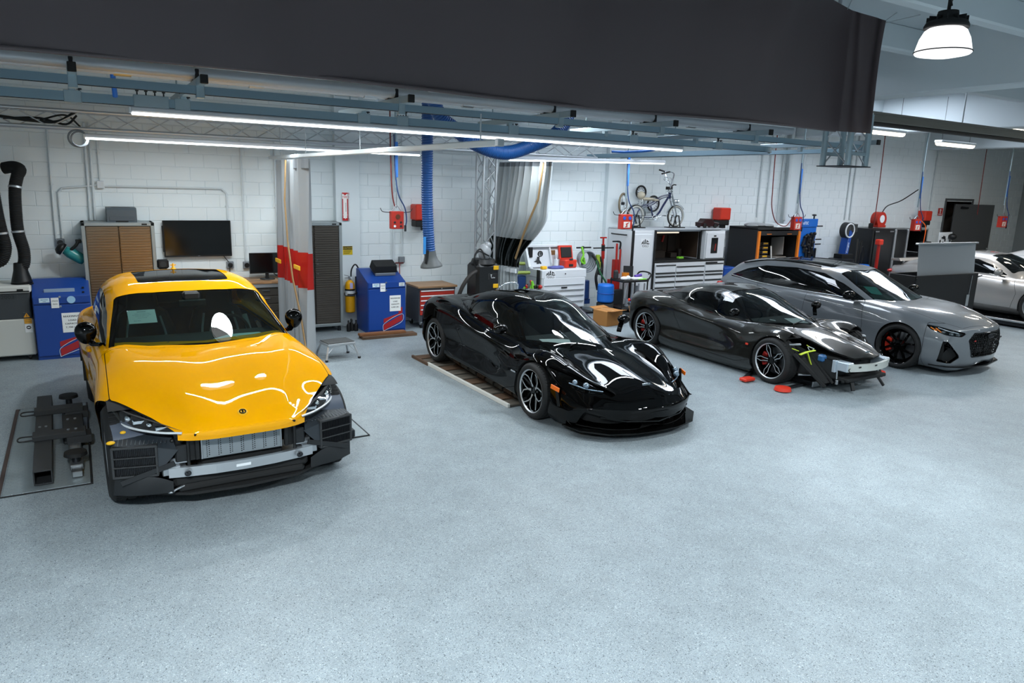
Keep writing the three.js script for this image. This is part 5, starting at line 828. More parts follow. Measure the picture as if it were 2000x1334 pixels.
{ // signs and extinguisher on the pilaster
  const t = thing('fire_sign', 'red and white folded FIRE sign with a downward arrow on the pilaster', 'sign', [3.98, 2.08, .13]); const tx = canvas(96, 384, (g, w, h) => { g.fillStyle = '#f2efec'; g.fillRect(0, 0, w, h); g.fillStyle = '#c01c20'; g.fillRect(0, 0, w, 18); g.beginPath(); g.moveTo(w * .2, 18); g.lineTo(w * .8, 18); g.lineTo(w / 2, 40); g.fill(); g.font = 'bold 38px sans-serif'; g.textAlign = 'center'; g.fillText('FIRE', w / 2, 74); g.fillRect(0, 84, 16, 300); g.fillRect(w - 16, 84, 16, 300); g.fillRect(0, 350, w, 34); g.fillStyle = '#f2efec'; g.beginPath(); g.moveTo(8, 300); g.lineTo(w - 8, 300); g.lineTo(w / 2, 366); g.fill(); g.fillStyle = '#444'; g.save(); g.translate(w / 2 + 6, 200); g.rotate(PI / 2); g.font = 'bold 17px sans-serif'; g.fillText('EXTINGUISHER', 0, 0); g.restore(); });
  plate('front_face', .1, .47, tx, t, [-.03, 0, .02], .003, .5); plate('side_face', .07, .47, tx, t, [.045, 0, 0], .003, .5, 0, 1.0); part('wall_flange', box(.14, .47, .004, 0, 0, -.008), M.white, t);
  tag(plate('caution_sign', .17, .15, canvas(160, 144, (g, w, h) => { g.fillStyle = '#e0c010'; g.fillRect(0, 0, w, h); g.fillStyle = '#161616'; g.fillRect(4, 4, w - 8, 54); g.fillStyle = '#e0c010'; g.font = 'bold 34px sans-serif'; g.textAlign = 'center'; g.fillText('CAUTION', w / 2, 43); g.fillStyle = '#3a3208'; for (let k = 0; k < 4; k++) g.fillRect(12, 70 + k * 17, 136 - k * 14, 7); }), scene, [3.99, 1.335, .124]), 'yellow and black CAUTION sign on the pilaster beside the cabinet', 'sign');
  const e = thing('fire_extinguisher', 'yellow fire extinguisher with a black hose hanging on the pilaster', 'extinguisher', [3.97, .28, .27]); part('tank', lathe([[0, 0], [.075, 0], [.085, .015], [.085, .46], [.07, .52], [.03, .56], [0, .56]], 32), std(0xe8a80c, .35), e); part('valve', [cyl(.02, .02, .06, 0, .58, 0), box(.05, .03, .03, 0, .615, 0), bar([-.02, .63, 0], [-.1, .655, .01], .016, .01), bar([-.02, .6, 0], [-.09, .6, .01], .016, .01)], M.steel, e); part('pressure_gauge', cyl(.016, .016, .02, .02, .6, .025, 'z', 16), M.white, e);
  part('warning_band', lathe([[.0865, .36], [.0865, .41], [.086, .41], [.086, .36]], 32), M.black, e); part('warning_band', lathe([[.0865, .285], [.0865, .31], [.086, .31], [.086, .285]], 32), M.black, e); part('instruction_label', lathe([[.0866, .3], [.0866, .38]], 32), M.white, e); part('tag', box(.05, .1, .003, .0, .47, .085), std(0xb8b4e0, .6), e); part('hose', tube([[.02, .6, 0], [.03, .75, .02], [.09, .83, .03], [.15, .75, .03], [.17, .5, .03], [.12, .36, .07], [.02, .32, .1], [-.07, .32, .07]], .013, 50), M.black, e); part('horn', tube([[.1, .62, .02], [.11, .3, .03], [.14, .15, .03], [.2, .05, .02]], .014, 30), M.black, e); part('wall_bracket', box(.12, .05, .1, 0, .3, -.09), M.darkSteel, e);
}
{ const b = thing('bottle', 'front left black bottle on the floor beside the tall ribbed cabinet', 'bottle', [3.84, 0, .56], 0, 'black bottles on the floor'); part('flask', lathe([[0, 0], [.032, 0], [.034, .01], [.034, .11], [.014, .14], [.014, .155], [0, .155]], 20), M.black, b); part('cap', cyl(.016, .016, .035, 0, .172, 0), M.darkGrey, b);
  dup(b, [3.91, 0, .52], 0, 'second black bottle from the left, on the floor below the extinguisher'); dup(b, [3.97, 0, .56], 0, 'third black bottle from the left, on the floor below the extinguisher'); dup(b, [3.93, 0, .43], 0, 'rear black bottle on the floor, nearest the pilaster'); }
{ // step stool
  const t = thing('step_stool', 'small folding aluminium step stool on the floor before the ribbed cabinet', 'stool', [3.1, 0, 2.3], .12); for (let k = 0; k < 5; k++) part('tread_slat', box(.4, .022, .054, 0, .245, -.12 + k * .06, .003), std(0x4a4c4c, .6), t); part('frame', [box(.42, .035, .02, 0, .225, .15), box(.42, .035, .02, 0, .225, -.15), box(.02, .035, .3, .2, .225, 0), box(.02, .035, .3, -.2, .225, 0)], M.alu, t);
  for (const [a, b] of [[-1, 1], [1, 1], [-1, -1], [1, -1]]) { const l = part('leg', bar([a * .19, .22, b * .13], [a * .25, .02, b * .19], .026, .026), M.alu, t); part('rubber_foot', box(.036, .03, .036, a * .25, .015, b * .19), M.black, l); } part('brace', [bar([-.19, .2, .14], [-.08, .225, .14], .012, .012), bar([.22, .1, .16], [.1, .215, .14], .012, .012), bar([-.22, .1, .16], [-.1, .215, .14], .012, .012)], M.alu, t); }
{ const p = single('wood_plank', 'long weathered plank on the floor before the right blue console, lower one', 'plank', box(.95, .045, .2, 4.3, .0235, 1.22, .004), M.woodOld); p.rotation.y = 0; single('wood_plank', 'shorter brown plank lying on the long plank before the right blue console', 'plank', box(.8, .04, .11, 4.2, .067, 1.2, .004), std(0x7a4f2e, .75)); }
// ---------- curtains of the bays ----------
{ const t = thing('bay_curtain', 'bunched grey curtain with a red band and a tan edge strip', 'curtain'), cl = phys(0x979ca0, { roughness: .5 }), red = std(0xa8160e, .45);
  const a = k => [2.72, .62], b = k => [2.74 + .02 * Math.sin(k * 4), 2.3 - .12 * Math.sin(k * PI)], amp = k => .045 + .015 * k, T = y => (2.79 - y) / 2.77;
  for (const [n, y0, y1, m] of [['upper_panel', 2.79, 1.5, cl], ['red_band', 1.5, .99, red], ['lower_panel', .99, .02, cl]]) part(n, drape(2.79, .02, a, b, 5, amp, { t0: T(y0), t1: T(y1), rows: 24 }), m, t);
  part('header_tape', drape(2.79, .02, k => [2.69, 1.7], b, 2, .02, { t0: 0, t1: .045, rows: 3 }), M.greyPaint, t); part('edge_strip', ribbon([[2.66, 2.78, 1.45], [2.64, 2.2, 1.4], [2.64, 1.6, 1.5], [2.62, 1.1, 1.8], [2.64, .6, 2.1], [2.66, .05, 2.3]], .05, .012, [1, 0, 0]), std(0xa8885c, .7), t); parts('strap', [box(.02, .06, .3, 2.62, 1.28, .95), box(.02, .06, .3, 2.62, 1.3, 2.05)], M.yellow, t); }
{ const t = thing('bay_curtain', 'gathered pale grey curtain with a black see-through band beside the truss tower', 'curtain'), cl = phys(0xc4cacc, { roughness: .45 }), bl = phys(0x0c1210, { roughness: .18, clearcoat: .6 });
  const sm = (k, p) => { for (let i = 0; i + 1 < p.length; i++) if (k <= p[i + 1][0]) { const w = (k - p[i][0]) / (p[i + 1][0] - p[i][0]), s = w * w * (3 - 2 * w); return p[i][1] + (p[i + 1][1] - p[i][1]) * s; } return p[p.length - 1][1]; };
  const a = k => [6.98 - .1 * Math.sin(k * 3), sm(k, [[0, .1], [.66, .02], [1, 0]])], b = k => [7.02, sm(k, [[0, 1.85], [.3, 1.75], [.64, .86], [.72, .8], [1, .98]])], amp = k => sm(k, [[0, .05], [.4, .06], [.68, .035], [1, .06]]);
  const T = y => (2.94 - y) / 2.92;
  for (const [n, y0, y1, m] of [['header_tape', 2.94, 2.86, M.greyPaint], ['upper_panel', 2.86, 1.56, cl], ['clear_black_band', 1.56, 1.02, bl], ['lower_panel', 1.02, .02, cl]]) part(n, drape(2.94, .02, a, b, 9, amp, { t0: T(y0), t1: T(y1), rows: 30 }), m, t);
  part('edge_strip', ribbon([[6.92, 2.92, 1.72], [6.9, 2.3, 1.62], [6.9, 1.7, 1.2], [6.9, 1.2, .92]], .05, .01, [1, 0, 0]), std(0xa8885c, .7), t); part('tie_band', drape(2.94, .02, k => [6.94, .0], k => [6.96, .85], 6, .03, { t0: T(1.0), t1: T(.92), rows: 4 }), M.white, t); }

// ---------- hanging service boxes on drop poles ----------
function serviceBox(label, x, y, z, w, h, o = {}) {
  const t = thing('service_box', label, 'control box', [x, y, z]), d = .11;
  part('box', box(w, h, d, 0, 0, 0, .006), M.redBox, t); part('drop_pole', rod([0, h / 2 + .3, -.02], [0, 4.6 - y, -.02], .02, 12), M.galv, t); part('pole_label', box(.05, .55, .012, .0, .95, .004, .003), std(0x2b72c4, .5), t);
  part('hanger_frame', [tube([[-w * .4, h / 2, 0], [0, h / 2 + .09, 0], [w * .4, h / 2, 0]], .008, 20), rod([0, h / 2 + .05, 0], [0, h / 2 + .32, 0], .01)], M.steel, t);
  parts('tool_hook', [-1, 1].map(s => tube([[s * w * .5, h / 2 - .02, 0], [s * (w * .5 + .14), h / 2 + .0, 0], [s * (w * .5 + .17), h / 2 + .05, 0]], .006, 16)), M.black, t);
  part('air_hose', tube([[-.04, h / 2 + 1.2, 0], [-.03, h / 2 + .6, .03], [.02, h / 2 + .25, .05], [w / 2 + .02, h / 2 + .05, .05], [w / 2 + .05, -.02, .04], [w / 2 + .03, -.1, .04]], .011, 40), std(0x1d3a6a, .5), t); part('hose_coupling', box(.03, .1, .03, w / 2 + .03, -.13, .04), M.darkSteel, t);
  if (o.sockets) parts('socket', [-1, 1].map(s => cyl(.035, .035, .012, s * w * .25, h * .25, d / 2, 'z', 20)), std(0x2756b8, .4), t); else { part('gauge', cyl(.04, .04, .014, 0, h * .2, d / 2, 'z', 24), std(0x6a3a28, .4, .4), t); parts('outlet', [[-1, -.12], [1, -.12], [1, -.34]].map(([a, b]) => cyl(.018, .018, .014, a * w * .25, b * h, d / 2, 'z', 16)), M.darkSteel, t); part('outlet', cyl(.02, .02, .014, -w * .25, -h * .34, d / 2, 'z', 16), M.white, t); }
  if (o.logo) part('logo_panel', [box(w * .6, h * .4, .004, 0, -h * .2, d / 2)], std(0xd8cfc6, .6), t), part('logo_bolt', ext([[-.05, -.05], [.02, -.03], [0, .0], [.06, .05], [-.03, .02], [-.01, -.01]], .003).translate(0, -h * .2, d / 2 + .002), M.redBox, t);
  return t;
}
serviceBox('red air and power box with gauges hanging left of the blue extraction hose', 4.46, 1.915, 1.2, .21, .28);
serviceBox('red box with blue sockets hanging in front of the white tool locker', 9.13, 1.9, 1.3, .27, .28, { sockets: 1, logo: 1 });
serviceBox('red box hanging between the orange-edged cabinet and the blue tool board', 14.28, 1.86, 1.2, .26, .3, { sockets: 1, logo: 1 });
serviceBox('red box with blue sockets hanging before the black lockers', 18.75, 1.83, 1.4, .3, .3, { sockets: 1, logo: 1 });
serviceBox('red box with blue sockets hanging in front of the grey door', 21.8, 1.95, 2.0, .3, .3, { sockets: 1, logo: 1 });
function reel(label, x, y) { const t = thing('hose_reel', label, 'hose reel', [x, y, .16]); part('shade', [box(.34, .28, .26, 0, .1, 0, .02)], M.redBright, t); part('base', [box(.32, .12, .22, 0, -.1, 0, .015), box(.1, .1, .12, .05, -.18, 0, .01)], M.black, t); part('wall_bracket', box(.2, .2, .04, 0, 0, -.13), M.darkSteel, t); return t; }
reel('red and black wall reel behind the blue extraction hose', 5.36, 1.9); reel('red and black wall reel above the right end of the white tool locker', 12.95, 1.92); reel('red and black wall reel beside the doorway', 21.0, 1.92).position.z = .3;
[['dark red air line looping over the orange-edged cabinet', [[13.33, 4.58, 1.2], [13.33, 3.38, 1.2], [13.36, 2.6, 1.2], [13.4, 2.2, 1.2], [13.6, 1.88, 1.2], [13.85, 1.8, 1.25], [14.1, 1.95, 1.2], [14.12, 2.05, 1.25]]], ['dark red air line hanging above the black lockers', [[17.2, 4.58, 1.2], [17.24, 3.5, 1.2], [17.26, 2.6, 1.2], [17.26, 1.81, 1.2]]], ['dark red air line hanging in front of the grey door', [[21.96, 4.58, 1.2], [22.0, 3.4, 1.2], [22.05, 2.1, 1.2]]], ['dark red air line beside the drop pole of the red gauge box', [[4.36, 4.58, 1.18], [4.37, 3.0, 1.18], [4.4, 2.3, 1.18], [4.44, 2.12, 1.18]]]].forEach(([l, p]) => single('air_line', l, 'hose', tube(p, .011, 60), std(0x6a1c18, .5)));
single('extension_cord', 'bright orange cord hanging from the red box before the black lockers', 'cord', tube([[18.86, 1.95, 1.45], [19.02, 1.8, 1.5], [19.05, 1.3, 1.5], [19.15, 1.0, 1.5], [19.3, .85, 1.5]], .012, 40), std(0xe8601a, .5));
{ const t = thing('squeegee', 'red-handled squeegee leaning on the wall beside the right blue console', 'squeegee', [4.97, .02, .12]); part('handle', rod([0, 0, 0], [0, 1.06, -.06], .008), M.red, t); part('blade', box(.16, .025, .03, 0, 1.065, -.06), std(0x5a2020, .6), t); }
// ---------- red drawer cabinet ----------
{ const t = thing('drawer_cabinet', 'dark grey cabinet with red drawers and a wooden top', 'cabinet', [5.38, 0, .52]); part('worktop', box(.76, .035, .64, 0, .735, 0, .005), M.woodTop, t); part('case', box(.7, .6, .58, 0, .42, -.01, .006), std(0x363a40, .5), t); part('top_rail', box(.7, .04, .02, 0, .7, .29), std(0x363a40, .5), t); part('lock', cyl(.012, .012, .01, .08, .7, .303, 'z'), M.steel, t);
  [.09, .08, .08, .08, .11].reduce((y, h, i) => { const d = part('drawer', box(.66, h - .006, .02, 0, y - h / 2, .285, .003), M.redBox, t); part('handle', box(.64, .018, .025, 0, y - .014, .3, .004), M.white, d); if (i === 4) { plate('lettering', .2, .06, textTex(160, 48, '#b12a1c', '#f4f0ee', [['FasTrax', .5, .55, 36]]), d, [-.16, y - .06, .297], .002); } return y - h; }, .68);
  parts('caster', [[-1, 1], [1, 1], [-1, -1], [1, -1]].map(([a, b]) => cyl(.05, .05, .03, a * .28, .05, b * .22, 'x', 20)), M.black, t); parts('caster_fork', [[-1, 1], [1, 1], [-1, -1], [1, -1]].map(([a, b]) => box(.06, .06, .06, a * .28, .09, b * .22)), M.steel, t); }
// ---------- black dust extractor ----------
{ const t = thing('dust_extractor', 'tall black dust extractor with yellow tabs and hoses in front of the truss tower', 'machine', [6.12, 0, 1.12]); part('drum', [lathe([[0, .12], [.25, .12], [.26, .16], [.26, .5], [.235, .53], [0, .53]], 36)], M.black, t); part('filter_body', [box(.46, .62, .42, 0, .86, 0, .05), cyl(.2, .23, .08, 0, 1.2, 0)], std(0x101214, .45), t); part('band', lathe([[.262, .5], [.27, .53], [.262, .56]], 36), M.darkGrey, t); parts('yellow_tab', [[.14, 1.1], [.14, .78]].map(([x, y]) => box(.1, .07, .02, x, y, .215)), M.yellow, t); plate('lettering', .16, .1, textTex(128, 80, '#101214', '#e8e8e8', [['T', .3, .4, 50], ['turbo', .55, .72, 24]]), t, [.08, .95, .213], .002);
  part('tied_bag', [sph(.12, .02, 1.36, 0, 1, 1.2, 1), sph(.07, .07, 1.47, .02)], phys(0xc9ccd0, { roughness: .3, transmission: .4, thickness: 0 }), t); part('cable_loop', [tube([[-.18, 1.1, .1], [-.24, 1.3, .12], [-.12, 1.42, .1], [-.05, 1.25, .14], [-.2, 1.0, .16]], .014, 40), tube([[-.2, 1.05, .14], [-.27, 1.25, .15], [-.16, 1.38, .12], [.05, 1.3, .12]], .012, 40)], M.black, t);
  part('suction_hose', tube([[-.2, .95, .15], [-.36, .88, .2], [-.5, .7, .2], [-.58, .45, .15], [-.64, .25, .1]].map(p => [p[0], p[1] + .1, p[2]]), .034, 50, 12), std(0x2a2522, .6), t); part('push_handle', tube([[-.1, .62, .3], [.05, .84, .42], [.4, .84, .36], [.42, .66, .3]].map(p => [p[0] + .1, p[1] - .02, p[2]]), .016, 40), M.chrome, t); parts('caster', [[-1, 1], [1, 1], [-1, -1], [1, -1]].map(([a, b]) => cyl(.055, .055, .04, a * .18, .055, b * .17, 'x', 18)), M.black, t); part('base_frame', box(.46, .03, .46, 0, .11, 0), M.darkSteel, t); part('motor_knob', sph(.05, .32, .66, .26), M.steel, t); }
// ---------- tool maker lettering, drawn as print on a thin plate ----------
const toolLogo = (bg) => canvas(256, 192, (g, w, h) => { g.fillStyle = bg; g.fillRect(0, 0, w, h); g.fillStyle = '#0c0c0c'; g.font = 'bold 62px sans-serif'; g.textAlign = 'center'; g.fillText('TOOLS', w / 2, 176);
  g.lineJoin = 'miter'; const L = (pts) => { g.beginPath(); pts.forEach(([x, y], i) => i ? g.lineTo(x, y) : g.moveTo(x, y)); g.closePath(); g.fill(); };
  L([[14, 118], [40, 58], [52, 58], [56, 84], [72, 34], [86, 30], [86, 118], [66, 118], [66, 78], [52, 112], [42, 112], [40, 88], [32, 118]]); L([[92, 118], [112, 14], [132, 8], [152, 118], [132, 118], [130, 100], [114, 100], [112, 118]]); L([[160, 30], [180, 36], [222, 62], [224, 84], [184, 62], [184, 98], [242, 98], [246, 118], [166, 118]]); g.fillStyle = bg; L([[117, 84], [121, 46], [127, 84]]); });
const logoTex = toolLogo('#dfe1e4');
const lockerPaint = std(0xd4d7db, .4), slotBlack = M.black;
// small white tool cart with raised lid
{ const t = thing('tool_cart', 'white roller tool cart with raised lid, dials and drawers, behind the black sports car', 'tool cart', [8.08, 0, .55]); part('case', [box(1.04, .62, .56, 0, .5, 0, .008), box(1.06, .16, .58, 0, .87, 0, .01)], lockerPaint, t); part('front_panel', box(.98, .14, .02, 0, .72, .285, .004), lockerPaint, t);
  [.6, .485, .37, .255].forEach((y, i) => { const d = part('drawer', box(.98, .1, .02, 0, y, .285, .004), lockerPaint, t); part('pull', box(.94, .014, .024, 0, y + .052, .296, .003), M.steel, d); part('gap', box(.98, .01, .012, 0, y + .062, .286, .001), M.black, d); if (!i) part('drawer_latch', box(.14, .03, .014, 0, y, .3), M.darkSteel, d); });
  plate('lettering', .24, .17, logoTex, t, [-.33, .865, .292], .002); part('lock', cyl(.012, .012, .01, .02, .87, .294, 'z'), M.black, t); part('side_handle', [box(.03, .3, .08, -.55, .8, .2), box(.03, .28, .03, -.56, .8, .24)], M.black, t);
  const lid = part('lid', [bar([0, .95, -.26], [0, 1.35, -.4], 1.06, .02)], lockerPaint, t); part('lid_frame', [bar([-.52, .95, -.2], [-.52, 1.35, -.38], .05, .1), bar([.52, .95, -.2], [.52, 1.35, -.38], .05, .1), box(1.06, .05, .1, 0, 1.36, -.36, .006), bar([.04, .96, -.22], [.04, 1.35, -.36], .03, .06)], M.white, lid);
  part('pry_holder', box(.08, .2, .04, -.42, 1.24, -.31), M.black, lid); part('round_emblem', [tor(.05, .012, -.18, 1.2, -.325, 'z', 30), box(.08, .012, .008, -.18, 1.2, -.32), box(.012, .08, .008, -.18, 1.2, -.32)], M.black, lid); part('stickers', [box(.12, .1, .01, .12, 1.22, -.33), box(.06, .08, .01, .3, 1.26, -.33)], std(0x7a5a34, .6), lid); part('figure_sticker', ext([[-.06, -.09], [-.02, -.02], [-.1, .0], [-.02, .03], [-.03, .09], [.03, .09], [.03, .03], [.07, -.02], [.1, -.1], [.03, -.04], [-.01, -.1]], .006).translate(-.26, 1.06, -.275), std(0x2c2e30, .6), lid); part('pen_cup', [cyl(.045, .045, .16, .06, 1.03, -.1, 'y', 20), rod([.05, 1.1, -.1], [.04, 1.2, -.1], .008), rod([.07, 1.1, -.1], [.08, 1.21, -.11], .008)], M.white, t); part('tray_strip', box(.3, .012, .05, -.34, .955, -.08), M.black, t); parts('caster', [[-1, 1], [1, 1], [-1, -1], [1, -1]].map(([a, b]) => cyl(.07, .07, .05, a * .44, .07, b * .2, 'x', 20)), M.black, t); part('base', box(1.0, .08, .5, 0, .16, 0), M.darkGrey, t); }
{ const t = thing('diagnostic_case', 'red hard case standing open on the white tool cart', 'case', [8.36, .955, .5]); part('base', [box(.3, .16, .2, 0, .08, .05, .02)], M.redBright, t); part('base_label', box(.1, .05, .006, 0, .05, .154), M.black, t); part('lid', [bar([0, .16, -.04], [0, .42, -.1], .32, .05)], M.redBright, t); part('screen', bar([0, .19, -.015], [0, .39, -.06], .25, .02), M.black, t); part('lid_latch', box(.08, .03, .02, 0, .17, .15), M.darkGrey, t); }
single('cleaning_cloth', 'bunched violet cloth on the front edge of the white tool cart', 'cloth', [sph(.1, 7.98, .975, .66, 1.3, .35, .8), sph(.07, 8.08, .98, .68, 1.2, .5, 1), sph(.06, 7.9, .975, .62, 1.2, .4, 1)], std(0x565a98, .8));
single('sponge_block', 'yellow block on the left corner of the white tool cart', 'block', box(.12, .06, .08, 7.68, .985, .7, .012), M.yellow);
{ const t = thing('hand_tool_bundle', 'red and lime green tools heaped left of the white tool cart', 'tools', [7.28, 0, .9]); part('crate', box(.4, .5, .36, 0, .25, 0, .02), M.darkGrey, t); const m = [M.lime, M.red, M.black, M.lime, M.red, M.black]; for (let k = 0; k < 9; k++) part('tool', [rod([rr(-.16, .1), .5 + rr(0, .06), rr(-.1, .1)], [rr(-.1, .2), .62 + rr(0, .16), rr(-.1, .14)], .025, 10), sph(.04, rr(-.16, .16), .56 + rr(0, .1), rr(-.1, .1))], m[k % 6], t); }
{ const t = thing('bumper_stand', 'rack of padded lime-sleeved tubes behind the gathered curtain', 'rack', [7.24, 0, .32]); [[.0, 1.02, 0], [.02, .86, .16]].forEach(([x, y, z]) => { part('frame', poly([[x - .12, .05, z], [x - .12, y - .06, z], [x - .08, y, z], [x + .24, y + .01, z]], .018), M.white, t); part('padded_sleeve', tube([[x - .12, y - .3, z], [x - .12, y - .06, z], [x - .08, y, z], [x + .24, y + .01, z]], .034, 30), std(0x8a9a48, .6), t); }); part('foot', box(.5, .04, .3, .05, .02, .08), M.darkSteel, t); part('storage_bin', box(.2, .3, .2, .1, .66, .05, .02), std(0x1c3a6a, .5), t); }
// hose and cable column, trolley, buckets between cart and locker
{ const t = thing('hose_stand', 'coiled grey hose and lime cable hanging on a stand right of the white tool cart', 'hose', [8.78, 0, .45]); part('stand', [rod([0, 0, 0], [0, 1.36, 0], .025, 12), box(.4, .04, .4, 0, .02, 0), bar([-.16, 1.33, 0], [.2, 1.33, 0], .03, .03)], M.darkSteel, t); for (let k = 0; k < 5; k++) part('hose_loop', tor(.15 + k * .014, .016, -.02 + k * .012, 1.12 - k * .015, .06 + k * .022, 'z', 40), M.greyPaint, t); part('lime_cable', [tube([[-.12, 1.36, .12], [-.1, 1.2, .16], [-.14, 1.08, .16], [-.06, 1.02, .16], [-.1, 1.14, .18]], .022, 30)], M.lime, t); part('green_hose', tube([[.12, 1.1, .3], [.2, .85, .36], [.34, .6, .42], [.36, .35, .42], [.22, .2, .42]], .018, 40), M.green, t); part('black_hose', [tube([[.1, 1.2, .2], [.2, 1.0, .28], [.14, .75, .3], [.2, .5, .3]], .03, 30), tube([[.28, 1.16, .2], [.34, .95, .22], [.26, .8, .24]], .03, 30)], M.black, t); part('spray_gun', [box(.08, .16, .05, .24, 1.12, .2), box(.04, .12, .04, .27, 1.0, .22)], std(0x8fa832, .5), t); part('lower_pump', [cyl(.11, .12, .36, -.02, .5, .12), box(.2, .1, .2, -.02, .26, .12)], std(0x16305e, .45), t); }
{ const t = thing('lever_barrel_pump', 'red lever pump on a black cross bar in front of the pilaster', 'tool', [9.27, .9, .5]); part('shaft', [rod([0, 0, 0], [-.02, .62, 0], .02), rod([-.005, .2, 0], [-.02, .5, 0], .035)], M.red, t); part('handle', box(.16, .03, .03, -.02, .63, 0), M.red, t); part('cross_bar', rod([-.26, .42, .0], [.26, .42, 0], .014), M.black, t); part('grip', rod([-.01, .36, 0], [-.016, .48, 0], .038), M.black, t); part('post', rod([0, -.9, 0], [0, .05, 0], .018), M.darkSteel, t); part('foot', box(.26, .03, .2, 0, -.885, 0), M.darkSteel, t); }
{ const t = thing('utility_trolley', 'black two-tier trolley loaded with cans and rags beside the tool locker', 'trolley', [9.42, 0, 1.2]); const W = .66, d = .42; part('top_shelf', box(W, .04, d, 0, .74, 0, .006), M.black, t); part('bottom_shelf', box(W, .04, d, 0, .2, 0, .006), M.black, t); for (const a of [-1, 1]) for (const b of [-1, 1]) part('post', rod([a * W / 2 * .94, .05, b * d / 2 * .9], [a * W / 2 * .94, .78, b * d / 2 * .9], .016), M.black, t); part('push_handle', tube([[W / 2 - .02, .72, -.18], [W / 2 + .06, .86, -.18], [W / 2 + .06, .86, .18], [W / 2 - .02, .72, .18]], .016, 30), M.black, t); parts('caster', [[-1, 1], [1, 1], [-1, -1], [1, -1]].map(([a, b]) => cyl(.045, .045, .03, a * .3, .045, b * .17, 'x', 18)), M.darkGrey, t); parts('hanging_clamp', [0, 1, 2, 3].map(k => bar([-.25 + k * .15, .7, .23], [-.3 + k * .16, .42 - k * .03, .24], .03, .02)), M.steel, t); part('grease_gun', [cyl(.045, .045, .3, .12, .48, .1), cyl(.05, .06, .14, -.1, .3, .1)], M.greyPaint, t); }
const onTrolley = [['can', 'clear jar of orange liquid on the black trolley', 'jar', [cyl(.075, .075, .12, 9.32, .83, 1.18, 'y', 24)], phys(0xf09a2a, { transmission: .5, thickness: 0, roughness: .2 })], ['can', 'small dark can at the back of the black trolley', 'can', [cyl(.05, .05, .14, 9.16, .84, 1.08, 'y', 20), cyl(.03, .05, .03, 9.16, .92, 1.08)], M.darkGrey], ['wipe_pack', 'flat white pack at the front of the black trolley', 'pack', [box(.24, .04, .16, 9.5, .782, 1.3, .01)], M.white], ['rag', 'lime green rag under the white pack on the trolley', 'rag', [sph(.1, 9.6, .77, 1.34, 1.4, .14, .7)], M.lime], ['cap_bottle', 'white bottle with a purple cap lying on the trolley', 'bottle', [rod([9.52, .815, 1.24], [9.68, .835, 1.24], .03)], M.purple], ['tissue', 'crumpled white tissue on the left end of the trolley', 'tissue', [sph(.07, 9.2, .79, 1.3, 1.2, .6, 1), sph(.05, 9.27, .8, 1.33)], M.white], ['clipboard', 'black board standing at the back of the trolley', 'board', [bar([9.5, .76, 1.05], [9.52, 1.0, 1.02], .2, .012)], M.black]];
onTrolley.forEach(([n, l, c, g, m]) => single(n, l, c, g, m));
{ const t = thing('paint_drum', 'bright blue plastic drum on the floor left of the black trolley', 'drum', [8.95, 0, 1.05]); part('drum', lathe([[0, .3], [.15, .3], [.165, .33], [.165, .62], [.15, .66], [0, .66]], 28), M.blueBright, t); part('lower_drum', lathe([[0, 0], [.16, 0], [.17, .02], [.17, .28], [0, .28]], 28), M.blackMatte, t); part('band', tor(.166, .008, 0, .48, 0, 'y'), M.blue, t); }
{ const t = thing('cardboard_box', 'small brown cardboard box on the floor behind the black sports car', 'box', [8.5, 0, 1.72], .15); part('carton', box(.42, .28, .36, 0, .14, 0, .004), M.cardboard, t); parts('flap', [bar([0, .285, .17], [0, .3, .3], .4, .004), bar([0, .285, -.17], [0, .31, -.3], .4, .004)], M.cardboard, t); part('packing_tape', box(.05, .003, .36, 0, .2815, 0), std(0xb89058, .4), t); }
